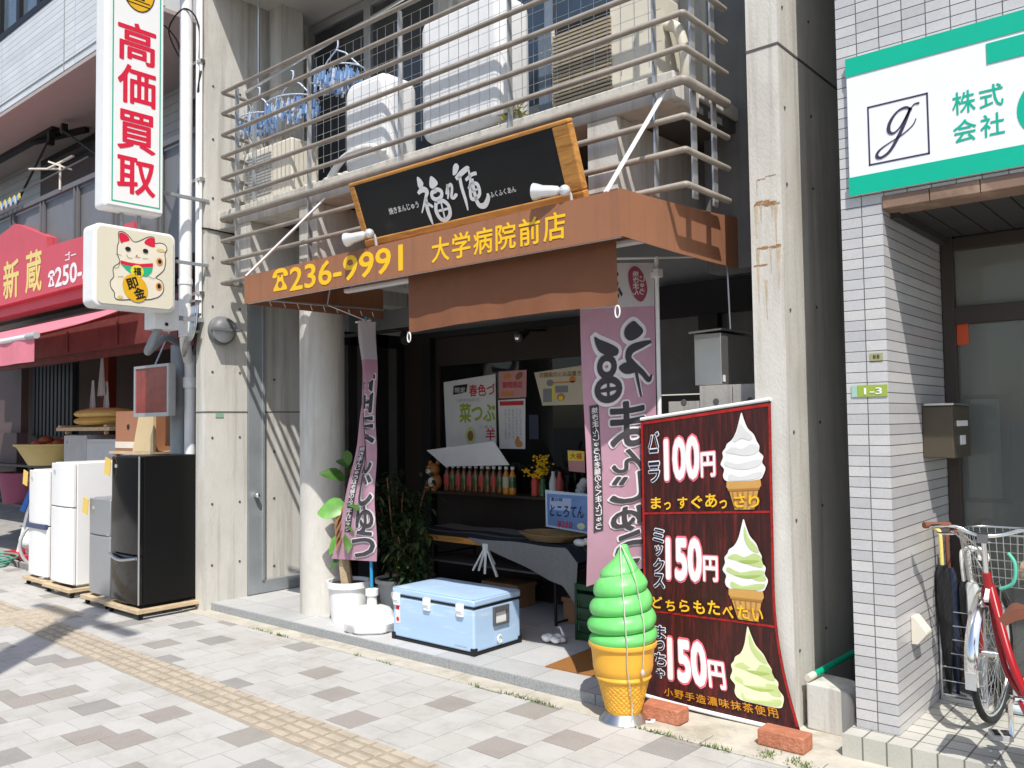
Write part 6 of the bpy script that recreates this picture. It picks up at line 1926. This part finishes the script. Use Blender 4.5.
card('poster', 'yellow and pink price card hanging at the right end of the counter', 'poster', [(-4.47, 1.41), (-4.29, 1.40), (-4.29, 1.22), (-4.46, 1.23)], 5.93, 'paper_pink', (
    ('heading', 'cat_yellow', lambda m, f: rect(m, -4.465, -4.295, 1.32, 1.40, f)),
    ('lettering', 'ink_red', lambda m, f: txt(m, '大福', f, -4.44, 1.335, 0.12, 0.05, 0.015, 0.004)),))
card('poster', 'dark window sticker of a bunch of grapes between the notices', 'sticker', [(-4.97, 1.72), (-4.86, 1.72), (-4.86, 1.50), (-4.97, 1.50)], YP, flat('sticker_blue', (0.03, 0.035, 0.06)).name, ())
m = MB().prism([(-5.97, 1.40), (-5.10, 1.49), (-4.94, 1.28), (-5.74, 1.25)], (0, 5.86, 0), (1, 0, 0), (0, -0.12, 1), 0.004)
tag(m.build('card_sheet', 'paper_white', org=(-5.5, 5.86, 1.3)), 'blank white sheet leaning behind the row of bottles', 'sheet')
# bottles
flat('tea_green', (0.03, 0.09, 0.03), 0.15, spec=0.6); flat('tea_amber', (0.14, 0.05, 0.012), 0.12, spec=0.6); flat('label_red', (0.45, 0.05, 0.03)); flat('label_pale', (0.45, 0.40, 0.28)); flat('juice_orange', (0.50, 0.20, 0.02), 0.15)
def bottle(x, y, body, lab, label):
    k = thing('bottle', label, 'bottle', (x, y, 1.012), 'drink bottles lined up on the counter')
    MB().lathe([(0, 0), (0.030, 0), (0.033, 0.01), (0.033, 0.13), (0.031, 0.16), (0.015, 0.21), (0.013, 0.22), (0, 0.22)], (x, y, 1.012), 16).build('body', body, k, smooth=40)
    MB().lathe([(0.034, 0.06), (0.0345, 0.062), (0.0345, 0.15), (0.033, 0.155)], (x, y, 1.012), 16).build('paper_label', lab, k, smooth=40)
    MB().cyl((x, y, 1.233), (x, y, 1.258), 0.017, n=12).build('cap', 'white_plastic', k, smooth=40)
for i in range(12):
    e = i % 2
    ordn = 'first second third fourth fifth sixth seventh eighth ninth tenth eleventh twelfth'.split()[i]
    bottle(-5.83 + i * 0.0745, 5.83, 'tea_amber' if i < 10 else 'juice_orange', ('label_red' if e == 0 else 'tea_green') if i < 10 else 'label_pale' if i == 10 else 'tea_green',
           ('small tea bottle with a %s label, %s from the left of the counter row' % ('red' if e == 0 else 'green', ordn)) if i < 10 else 'orange juice bottle with a %s label, %s from the left of the counter row' % ('pale' if i == 10 else 'green', ordn))
K = thing('figurine', 'small orange and white animal figurine at the left end of the counter', 'figurine', (-6.0, 5.84, 1.012))
MB().ball((-6.0, 5.84, 1.09), 0.075, (0.9, .8, 1.05)).ball((-6.0, 5.80, 1.21), 0.07, (1.05, .9, .9)).ball((-6.05, 5.82, 1.275), 0.022).ball((-5.95, 5.82, 1.275), 0.022).ball((-6.05, 5.77, 1.03), 0.03).ball((-5.95, 5.77, 1.03), 0.03).build('body', flat('fig_orange', (0.42, 0.16, 0.04)).name, K, smooth=60)
MB().ball((-6.0, 5.782, 1.09), 0.05, (.9, .5, 1)).ball((-6.0, 5.745, 1.195), 0.03, (1.2, .7, .8)).build('belly', 'cream', K, smooth=60)
MB().ball((-6.025, 5.742, 1.225), 0.008).ball((-5.975, 5.742, 1.225), 0.008).ball((-6.0, 5.722, 1.20), 0.007).build('face', 'black', K)
K = thing('flower_vase', 'glass vase of bright yellow flowers beside the bottles', 'vase', (-4.66, 5.82, 1.012))
MB().lathe([(0, 0), (0.035, 0), (0.04, 0.05), (0.025, 0.13), (0.03, 0.15), (0, 0.15)], (-4.66, 5.82, 1.012), 16).build('vase', 'tea_green', K, smooth=50)
m = MB(); s2 = MB()
for i in range(150):
    t = pr.random()
    if i % 3: p = Vector((-4.66 + pr.gauss(0, .035), 5.82 + pr.gauss(0, .03), 1.20 + pr.uniform(0, 0.17)))
    else: p = Vector((-4.86 + t * 0.24 + pr.gauss(0, .015), 5.80 + pr.gauss(0, .02), 1.20 + 0.03 * math.sin(t * 9) + pr.gauss(0, .012)))
    m.ball(p, pr.uniform(.008, .014), (1, 1, .7), 6, 4)
for i in range(8): s2.tube([(-4.66, 5.82, 1.14), (-4.66 + pr.uniform(-.1, .06), 5.81, 1.25 + pr.uniform(0, .06))], 0.003, 4)
m.build('flower', flat('flower_yellow', (0.75, 0.46, 0.01)).name, K); s2.build('stem', 'leaf_dark', K)
for x, mt, nm in ((-4.76, 'label_red', 'red jar beside the yellow flowers on the counter'), (-4.56, 'good_e', 'pale glass bottle right of the yellow flowers'), (-4.49, 'good_b', 'dark red bottle behind the hanging price card')):
    m = MB().lathe([(0, 0), (0.035, 0), (0.037, 0.12), (0.028, 0.15), (0.014, 0.19), (0.016, 0.215), (0, 0.215)], (x, 5.84, 1.012), 14)
    tag(m.build('jar', mt, org=(x, 5.84, 1.012), smooth=45), nm, 'jar')
m = MB()
for i in range(7): m.ball((-4.26 + pr.uniform(-.03, .03), 5.84, 1.03 + 0.02 * i), 0.045, (.9, .8, .8), 8, 6)
tag(m.build('plastic_bag', 'good_e', org=(-4.26, 5.84, 1.012), smooth=60), 'crumpled pale bag at the right end of the counter', 'bag')
k = thing('spot_lamp', 'small black spot lamp over the shop window', 'lamp', (-4.75, 5.99, 2.45))
MB().cyl((-4.75, 5.74, 2.44), (-4.75, 5.62, 2.38), 0.03, 0.05, n=14).cyl((-4.75, 5.995, 2.47), (-4.75, 5.72, 2.45), 0.012, n=6).build('shade', 'black', k, smooth=40)
MB().ball((-4.75, 5.62, 2.38), 0.035).build('bulb', 'chrome', k, smooth=60)
k = thing('spot_lamp', 'small black spot lamp above the folding glass door', 'lamp', (-5.6, 4.98, 2.45))
MB().tube(spline([(-5.9, 5.02, 2.47), (-5.62, 5.0, 2.47), (-5.5, 5.0, 2.44), (-5.46, 5.0, 2.38)], 6), 0.01, 6).cyl((-5.5, 4.98, 2.42), (-5.42, 4.94, 2.36), 0.03, 0.045, n=12).build('shade', 'black', k, smooth=40)
MB().box(-6.6, -5.3, 5.0, 5.04, 2.455, 2.485).build('rail', 'black', k)

# ================================================================ block wall, steel box and pipe stub by the pillar
K = thing('block_wall', 'low wall of grey concrete blocks behind the menu sheet', 'wall', (-2.4, 4.7, 0))
m = MB()
for i in range(3):
    for r in range(9):
        x0 = -2.73 + i * 0.215 
        m.box(x0 + 0.003, min(x0 + 0.212, -2.10), 4.66, 4.80, 0.066 + r * 0.199, 0.066 + r * 0.199 + 0.195 if r < 8 else 0.066 + 9 * 0.199 - (0.09 if i == 0 else 0.0))
m.mat(1)
for i in range(3): m.cyl((-2.62 + i * 0.215, 4.6575, 1.76), (-2.62 + i * 0.215, 4.6605, 1.76), 0.02, n=12)
m.build('block', ['concrete_grey', 'concrete_joint'], K, bevel=0.004)
K = thing('steel_box', 'stainless steel hood box standing on the concrete block wall', 'box', (-2.4, 4.8, 1.86))
MB().box(-2.575, -2.395, 4.72, 5.15, 1.862, 2.175).build('body', flat('hood_steel', (0.45, 0.45, 0.44), 0.35, metal=0.8).name, K, bevel=0.004)
MB().obox((-2.49, 4.93, 2.19), (0.11, 0, 0.004), (0, 0.23, 0), (0, 0, 0.006)).build('lid', 'steel', K)
MB().box(-2.394, -2.39, 4.74, 4.76, 1.88, 1.92).build('plate', 'white_plastic', K)
MB().tube([(-2.42, 4.9, 2.2), (-2.46, 4.95, 2.75)], 0.006, 6).build('wire', 'aluminium', K)
K = thing('concrete_kerb_block', 'rounded pale concrete block between the pillar and the tiled wall', 'block', (-1.74, 4.6, 0))
m = MB().prism(spline([(0, 0), (0.235, 0), (0.25, 0.12), (0.24, 0.20), (0.18, 0.235), (0.0, 0.245)], 5)[:], (-1.862, 4.55, 0), (1, 0, 0), (0, 0, 1), 0.22)
m.build('block', 'concrete', K, bevel=0.01)
K = thing('green_pipe', 'green plastic pipe lying on the rounded concrete block', 'pipe', (-1.7, 4.8, 0.27))
MB().cyl((-1.845, 4.60, 0.270), (-1.70, 5.6, 0.36), 0.017, n=12).build('pipe', flat('pipe_green', (0.0, 0.36, 0.20), 0.35).name, K, smooth=40)
MB().cyl((-1.852, 4.55, 0.266), (-1.843, 4.615, 0.272), 0.019, n=12).build('end', 'cream', K, smooth=40)
# ================================================================ on the balcony
K = thing('air_conditioner', 'cream air conditioner unit at the left end of the balcony', 'air conditioner', (-6.75, 4.6, 3.7))
MB().box(-7.10, -6.32, 4.42, 4.72, 3.70, 4.20).build('casing', 'cream', K, bevel=0.02)
MB().box(-7.0, -6.9, 4.40, 4.76, 3.625, 3.70).box(-6.5, -6.4, 4.40, 4.76, 3.625, 3.70).build('foot', 'grey_plastic', K)
m = MB()
for i in range(14): m.box(-7.05, -6.62, 4.412, 4.418, 3.76 + i * 0.028, 3.77 + i * 0.028)
m.build('grille', 'grey_plastic', K)
K = thing('air_conditioner', 'cream air conditioner unit with a brown slatted grille at the right end of the balcony', 'air conditioner', (-3.1, 4.6, 3.7))
MB().box(-3.56, -2.66, 4.46, 4.78, 3.68, 4.30).build('casing', 'cream', K, bevel=0.015)
MB().box(-3.55, -3.44, 4.452, 4.459, 3.72, 4.26).build('side_panel', flat('blue_grey', (0.12, 0.15, 0.19)).name, K)
m = MB()
for i in range(19): m.box(-3.42, -2.96, 4.44, 4.456, 3.74 + i * 0.025, 3.755 + i * 0.025)
m.build('grille', flat('grille_brown', (0.36, 0.31, 0.23)).name, K)
MB().box(-3.41, -2.97, 4.4575, 4.4595, 3.72, 4.27).build('fan_opening', 'black', K)
MB().box(-3.45, -3.35, 4.44, 4.8, 3.625, 3.68).box(-2.85, -2.75, 4.44, 4.8, 3.625, 3.68).build('foot', 'cream', K)
MB().tube(spline([(-2.66, 4.6, 4.1), (-2.58, 4.62, 4.05), (-2.55, 4.65, 3.85), (-2.6, 4.7, 3.63)], 6), 0.035, 10).build('hose', 'cream', K, smooth=50)
def bundle(label, x0, x1, z0, z1):
    P = rrect(x0, x1, z0, z1, 0.12, 6)
    m = MB()
    m.prism(P, (0, 4.36, 0), (1, 0, 0), (0, 0, 1), 0.34)
    o = m.build('bundle', mat('bundle_' + str(int(-x0 * 10)), (0.74, 0.75, 0.76), 0.7, var=0.06, scale=3, bump=0.3, bscale=6).name, org=((x0 + x1) / 2, 4.5, z0), bevel=0.07, bseg=4, smooth=60)
    tag(o, label, 'bundle')
bundle('narrow white rounded bundle standing on the balcony beside the hangers', -5.52, -4.98, 3.63, 4.42)
bundle('wide white rounded bundle in the middle of the balcony', -4.62, -3.80, 3.72, 4.68)
K = thing('bracket_stand', 'grey steel stand carrying the wide white bundle', 'stand', (-4.2, 4.5, 3.62))
MB().box(-4.7, -3.7, 4.40, 4.46, 3.66, 3.705).box(-4.7, -3.7, 4.62, 4.68, 3.66, 3.705).box(-4.5, -4.4, 4.38, 4.7, 3.625, 3.66).box(-3.95, -3.85, 4.38, 4.7, 3.625, 3.66).build('frame', 'steel_grey', K)
hr = random.Random(4)
flat('peg_pale', (0.18, 0.34, 0.64)); flat('peg_white', (0.60, 0.68, 0.80))
def hanger(label, cx, cz, w, d, n):
    k = thing('peg_hanger', label, 'hanger', (cx, 4.5, cz))
    m = MB()
    m.tube([(cx + w * math.cos(t), 4.5 + d * math.sin(t), cz - 0.22) for t in [i * 2 * math.pi / 24 for i in range(24)]], 0.006, 6, True)
    m.tube([(cx - w, 4.5, cz - 0.22), (cx - w * .4, 4.5, cz - 0.06), (cx, 4.5, cz), (cx + w * .4, 4.5, cz - 0.06), (cx + w, 4.5, cz - 0.22)], 0.007, 6)
    m.tube([(cx, 4.5, cz), (cx + 0.02, 4.5, cz + 0.03), (cx + 0.02, 4.5, cz + 0.08), (cx - 0.01, 4.5, cz + 0.09)], 0.008, 6)
    m.build('frame', 'peg_white', k, smooth=50)
    m = MB()
    for i in range(n):
        t = hr.uniform(0, 6.28); q = hr.uniform(.2, 1)
        x, y = cx + w * q * math.cos(t), 4.5 + d * q * math.sin(t)
        m.mat(hr.choice([0, 0, 1]))
        z = cz - 0.22 - hr.uniform(.0, .03)
        m.obox((x, y, z - 0.05), (0.011, 0, 0), (0, 0.007, 0), (0.006, 0, 0.038)).cyl((x, y, z + .02), (x, y, z - .03), 0.003, n=4)
    m.build('peg', ['peg_pale', 'peg_white'], k)
hanger('blue peg hanger full of pegs at the left end of the balcony', -6.95, 4.74, 0.24, 0.16, 70)
hanger('blue peg hanger with spread arms in the middle of three above the balcony', -6.42, 4.75, 0.30, 0.2, 110)
hanger('blue peg hanger hanging highest, next to the narrow white bundle', -5.78, 4.84, 0.30, 0.2, 120)
k = thing('drying_pole', 'thin steel drying pole along the balcony carrying the peg hangers', 'pole', (-5.8, 4.5, 4.9))
MB().cyl((-7.16, 4.5, 4.84), (-4.9, 4.5, 5.0), 0.014, n=8).cyl((-4.9, 4.5, 4.98), (-4.9, 4.5, 5.7), 0.01, n=6).cyl((-6.95, 4.5, 4.85), (-6.95, 4.5, 5.7), 0.01, n=6).build('pole', 'steel', k)
m = MB()
for i in range(40):
    leaf(m, (-3.72 + hr.gauss(0, .08), 4.40 + hr.gauss(0, .04), 3.68 + hr.uniform(0, .1)), (hr.uniform(-1, 1), hr.uniform(-1, 1), hr.uniform(0, 1)), 0.08, 0.03)
K = thing('potted_plant', 'small yellowish plant on the balcony floor beside the right air conditioner', 'plant', (-3.72, 4.4, 3.62))
m.build('leaf', flat('leaf_yellow', (0.42, 0.40, 0.12)).name, K)
MB().cyl((-3.72, 4.42, 3.622), (-3.72, 4.42, 3.69), 0.08, 0.1, n=16).build('pot', 'grey_plastic', K, smooth=40)
tag(MB().tube(spline([(-5.62, 4.3, 3.66), (-5.4, 4.28, 3.78), (-5.1, 4.28, 3.80), (-4.95, 4.3, 3.72)], 8), 0.028, 8).build('hose', 'white_plastic', org=(-5.3, 4.3, 3.64), smooth=60), 'short white hose lying over the balcony edge below the narrow white bundle', 'hose')
m = MB()
for i in range(30): m.ball((-6.1 + hr.gauss(0, .3), 4.5, 3.70 + hr.uniform(0, .05)), hr.uniform(.02, .05), (1.4, 1, .7), 6, 5)
tag(m.build('cloth_heap', 'upper_wall', org=(-6.1, 4.5, 3.64), smooth=60), 'pale heap of cloth on the balcony floor behind the rails', 'heap')

# ================================================================ red bicycle
flat('bike_red', (0.33, 0.01, 0.013), 0.25, spec=0.6); flat('rubber', (0.02, 0.02, 0.02), 0.8); flat('brown_rubber', (0.20, 0.07, 0.04), 0.6)
FW = Vector((-1.045, 4.93, 0.11 + 0.335)); RW = Vector((-0.58, 3.86, 0.335))
K = thing('bicycle', 'red city bicycle with a wire basket and brown grips parked on the tiled step', 'bicycle', (-0.9, 4.4, 0))
def bwheel(c, ax, name):
    ax = Vector(ax).normalized(); a = ax.cross(Vector((0, 0, 1))).normalized(); b_ = Vector((0, 0, 1))
    N_ = 48
    ring = lambda r: [c + a * r * math.cos(t) + b_ * r * math.sin(t) for t in [i * 2 * math.pi / N_ for i in range(N_)]]
    tyre = MB().tube(ring(0.318), 0.018, 8, True).build(name, 'rubber', K, smooth=60)
    MB().tube(ring(0.297), 0.011, 8, True).build('rim', 'chrome', tyre, smooth=60)
    s = MB()
    for i in range(36):
        t = i * 2 * math.pi / 36; o = ax * (0.028 if i % 2 else -0.028)
        s.cyl(c + o, c + a * 0.295 * math.cos(t + .15) + b_ * 0.295 * math.sin(t + .15), 0.0011, n=4)
    s.cyl(c - ax * 0.045, c + ax * 0.045, 0.018, n=14)
    s.build('spokes', 'steel', tyre)
    return a
fa = Vector((1, -0.06, 0))       # front axle direction (wheel turned a little)
ra = Vector((0.907, 0.42, 0))
bwheel(FW, fa, 'front_wheel'); bwheel(RW, ra, 'rear_wheel')
def guard(c, ax, a0, a1, nm, mt):
    ax = Vector(ax).normalized(); f = Vector((0, 0, 1)).cross(ax).normalized()
    V = []; n = 28
    m = MB()
    def gf(u, v):
        t = a0 + (a1 - a0) * u
        w = (v - .5) * 2
        r = 0.352 - 0.014 * w * w
        p = c + f * (r * math.cos(t)) + Vector((0, 0, r * math.sin(t))) + ax * (0.030 * w)
        return p
    m.grid(gf, n, 6)
    m.build(nm, mt, K, smooth=60, solid=0.002)
guard(FW, fa, R_(40), R_(195), 'mudguard', 'chrome')
guard(RW, ra, R_(10), R_(170), 'mudguard', 'chrome')
# which way is forward for the front wheel
fwd = Vector((0.06, 1, 0)).normalized()
back = -fwd
flap = FW + back * 0.352 + Vector((0, 0, -0.06))
MB().obox(flap, fa.normalized() * 0.024, back * 0.003, Vector((0, 0, 0.04))).build('mud_flap', 'grey_plastic', K)
m = MB()
top_ = Vector((-1.02, 4.80, 0.80))
m.tube([FW + fa.normalized() * 0.05, FW + fa.normalized() * 0.045 + (top_ - FW) * 0.75, top_ + fa.normalized() * 0.02], 0.012, 10)
m.tube([FW - fa.normalized() * 0.05, FW - fa.normalized() * 0.045 + (top_ - FW) * 0.75, top_ - fa.normalized() * 0.02], 0.012, 10)
m.build('fork', 'bike_red', K, smooth=50)
hd0 = Vector((-1.015, 4.80, 0.72)); hd1 = Vector((-1.022, 4.77, 0.88))
bb = Vector((-0.80, 4.44, 0.38)); seat = Vector((-0.725, 4.14, 0.76))
m = MB()
m.tube([hd0, hd1], 0.021, 14)
m.tube(spline([tuple(hd0 + Vector((0, 0, 0.10))), (-0.955, 4.69, 0.66), (-0.885, 4.57, 0.50), tuple(bb)], 8), 0.019, 12)
m.tube(spline([tuple(hd0 + Vector((0, 0, 0.03))), (-0.975, 4.72, 0.59), (-0.91, 4.60, 0.44), tuple(bb + Vector((0, 0.02, -0.03)))], 8), 0.014, 10)
m.tube([bb, seat], 0.018, 12)
for s_ in (-1, 1):
    o = ra.normalized() * 0.055 * s_
    m.tube([bb + o * .7, RW + o], 0.011, 8); m.tube([seat + o * .3 - Vector((0, 0, .12)), RW + o], 0.009, 8)
m.build('frame', 'bike_red', K, smooth=50)
m = MB()
for i, z in enumerate((0.775, 0.80, 0.825)):
    pass
mm = MB().obox(hd0 + Vector((-0.003, -0.045, 0.06)), (0.009, 0.002, 0), (0, -0.0045, 0.008), (-0.001, -0.03, -0.03)); 
mm.build('frame_mark', 'white_paint', K)
m = MB()
m.tube([hd1, Vector((-1.025, 4.755, 1.04))], 0.013, 10)
m.tube(spline([(-1.03, 4.75, 1.06), (-1.09, 4.76, 1.075), (-1.15, 4.75, 1.10), (-1.20, 4.70, 1.105), (-1.24, 4.63, 1.105)], 6), 0.011, 10)
m.tube(spline([(-1.02, 4.75, 1.06), (-0.95, 4.78, 1.07), (-0.87, 4.79, 1.095), (-0.80, 4.75, 1.10), (-0.74, 4.68, 1.10)], 6), 0.011, 10)
m.obox((-1.025, 4.755, 1.05), (0.025, 0, 0), (0, 0.03, 0), (0, 0, 0.022))
m.tube(spline([(-1.17, 4.73, 1.08), (-1.16, 4.78, 1.06), (-1.24, 4.76, 1.06)], 5), 0.006, 6)
m.build('handlebar', 'chrome', K, smooth=50)
MB().tube([(-1.175, 4.74, 1.105), (-1.265, 4.63, 1.11)], 0.0165, 12).tube([(-0.80, 4.75, 1.10), (-0.72, 4.64, 1.10)], 0.0165, 12).build('grip', 'brown_rubber', K, smooth=50)
MB().tube(spline([(-1.16, 4.76, 1.07), (-1.13, 4.90, 0.98), (-1.06, 4.9, 0.85), (-1.04, 4.86, 0.74)], 6), 0.004, 6).tube(spline([(-1.13, 4.76, 1.07), (-1.07, 4.92, 0.95), (-1.05, 4.85, 0.85), (-1.0, 4.8, 0.78)], 6), 0.004, 6).build('brake_cable', 'grey_plastic', K, smooth=60)
# wire basket in front of the bars
m = MB()
bx, by, bz = -0.96, 5.02, 0.80
def bp(t, h):
    gx_ = 0.19 + 0.035 * h; gy_ = 0.14 + 0.03 * h
    c_, s_ = math.cos(t), math.sin(t)
    q = (abs(c_) ** 4 + abs(s_) ** 4) ** -0.25
    return Vector((bx + gx_ * q * c_, by + gy_ * q * s_, bz + 0.26 * h))
N_ = 44
ts = [i * 2 * math.pi / N_ for i in range(N_)]
for h_ in (0, .17, .34, .5, .67, .84): m.tube([bp(t, h_) for t in ts], 0.0017, 4, True)
for t in ts: m.tube([bp(t, 0), bp(t, 1)], 0.0015, 4)
for i in range(7):
    x = bx - 0.18 + i * 0.06
    m.cyl((x, by - 0.14, bz), (x, by + 0.14, bz), 0.0015, n=4)
m.tube([bp(t, 1) for t in ts], 0.005, 6, True)
m.cyl((-1.0, 4.92, 0.46), (-1.0, 4.95, 0.80), 0.004, n=6)
m.build('basket', 'steel', K, smooth=60)
m = MB()
m.grid(lambda u, v: (-0.70 + (v - .5) * (0.07 + 0.15 * (1 - u)) - 0.10 * u, 4.00 + 0.26 * u, 0.825 + 0.03 * math.sin(math.pi * u) * 0 + 0.03 * (1 - u) - 0.05 * (2 * v - 1) ** 2), 10, 10)
m.build('saddle', 'brown_rubber', K, smooth=60, solid=0.04)
MB().tube([seat - Vector((0, 0, .1)), seat + Vector((0, 0, .06))], 0.013, 10).build('seat_post', 'chrome', K, smooth=50)
m = MB().tube([bb + Vector((-0.06, -0.01, 0)), bb + Vector((-0.075, 0.0, -0.03)), Vector((-0.865, 4.39, 0.23))], 0.011, 8).cyl(bb - ra.normalized() * 0.06, bb + ra.normalized() * 0.06, 0.02, n=14)
m.build('crank', 'chrome', K, smooth=50)
m = MB().obox((-0.905, 4.38, 0.225), ra.normalized() * 0.04, Vector((0.02, -0.045, 0)), (0, 0, 0.010))
m.mat(1)
for sx in (-1, 1):
    for sy in (-1, 1):
        m.obox(Vector((-0.905, 4.38, 0.235)) + ra.normalized() * 0.018 * sx + Vector((0.008, -0.018, 0)) * sy, ra.normalized() * 0.012, Vector((0.006, -0.013, 0)), (0, 0, 0.003))
m.build('pedal', ['grey_plastic', 'rubber'], K)
MB().tube([bb + ra.normalized() * 0.05, RW + ra.normalized() * 0.05], 0.05, 12).build('chain_case', 'chrome', K, smooth=50)
MB().cyl(RW + ra.normalized() * -0.06, Vector((-0.76, 3.92, 0.01)), 0.008, n=8).build('kickstand', 'chrome', K)
MB().cyl((-0.985, 4.84, 0.66), (-0.985, 4.90, 0.66), 0.02, 0.035, n=14).build('headlight', 'aluminium', K, smooth=40)
MB().tube(spline([(-0.93, 4.80, 0.98), (-0.90, 4.79, 0.93), (-0.91, 4.79, 0.84), (-0.97, 4.80, 0.80)], 6), 0.009, 8).build('lock', flat('lock_mint', (0.10, 0.48, 0.33)).name, K, smooth=60)
MB().box(-0.92, -0.7, 4.95, 5.1, 0.82, 0.92).build('basket_bag', flat('bag_beige', (0.42, 0.33, 0.22)).name, K, bevel=0.03)

# umbrella stand and umbrellas in the corner
K = thing('umbrella_stand', 'grey wire umbrella stand in the corner of the tiled entrance', 'stand', (-1.2, 5.25, 0.105))
m = MB()
for i in range(7):
    z = 0.14 + i * 0.075
    m.tube([(-1.34, 5.14, z), (-1.12, 5.14, z), (-1.12, 5.40, z), (-1.34, 5.40, z)], 0.0045, 6, True)
for x in (-1.34, -1.12):
    for y in (5.14, 5.40):
        m.cyl((x, y, 0.106), (x, y, 0.62), 0.006, n=8)
m.box(-1.345, -1.115, 5.13, 5.41, 0.107, 0.13)
m.build('frame', 'aluminium', K)
def umbrella(label, x, y, dx, dy, mt, hm, htop, curl):
    k = thing('umbrella', label, 'umbrella', (x, y, 0.13), 'umbrellas in the wire stand')
    p0 = Vector((x, y, 0.13)); p1 = Vector((x + dx, y + dy, htop))
    d = p1 - p0
    m = MB()
    nn = 28
    st_ = [(0.005, 0.0), (0.012, .08), (0.028, .3), (0.042, .62), (0.034, .78), (0.02, .82)]
    m.tube([p0 + d * q for _, q in st_], 0.02, 14, rs=[r for r, _ in st_])
    for i, v in enumerate(m.v):
        m.v[i] = (v[0] + 0.004 * math.sin(i * 2.2), v[1] + 0.004 * math.cos(i * 3.1), v[2])
    m.build('canopy', mt, k, smooth=40)
    m = MB()
    e = p1
    hk = [tuple(p0 + d * .8), tuple(e)] + [tuple(e + Vector((curl * (1 - math.cos(t)) * 0.045, 0.01 * math.sin(t), 0.045 * math.sin(t)))) for t in (0.8, 1.6, 2.4, 3.1, 3.5)]
    m.tube(spline(hk, 5), 0.011, 8)
    m.build('handle', hm, k, smooth=50)
umbrella('navy blue furled umbrella leaning in the wire stand', -1.28, 5.22, -0.01, -0.08, flat('umb_navy', (0.02, 0.028, 0.055)).name, 'brown_rubber', 0.98, 1)
umbrella('black furled umbrella with a white crook handle in the wire stand', -1.20, 5.24, -0.02, -0.10, 'black', 'white_plastic', 0.90, 1)
umbrella('clear white vinyl umbrella with a white crook handle in the wire stand', -1.15, 5.22, -0.03, -0.10, flat('umb_white', (0.55, 0.58, 0.58), 0.35).name, 'white_plastic', 0.90, 1)
umbrella('black furled umbrella with a yellow strap hooked at the tiled wall', -1.31, 5.17, -0.005, -0.06, flat('umb_black', (0.015, 0.015, 0.017)).name, 'sign_yellow', 1.00, -1)
umbrella('dark grey furled umbrella at the back of the wire stand', -1.22, 5.34, 0.0, -0.06, 'dark_grey', 'black', 0.94, 1)
m = MB().box(-1.02, -0.6, 5.1, 5.4, 0.108, 0.16).box(-1.0, -0.62, 5.12, 5.38, 0.16, 0.24)
tag(m.build('plastic_tub', flat('tub_pale', (0.50, 0.58, 0.60)).name, org=(-0.8, 5.2, 0.11), bevel=0.02), 'pale blue plastic tub on the tiled step behind the bicycle wheel', 'tub')

# ================================================================ utility pole at the kerb behind the viewer : its shadow crosses the paving
K = thing('utility_pole', 'grey concrete utility pole at the kerb whose shadow falls across the paving', 'pole', (-3.95, -0.55, -0.12))
MB().cyl((-3.95, -0.55, -0.12), (-3.95, -0.55, 8.4), 0.19, 0.15, n=24).build('pole', 'concrete_grey', K, smooth=40)
MB().box(-4.9, -3.0, -0.6, -0.5, 7.8, 7.9).build('cross_arm', 'steel_grey', K)
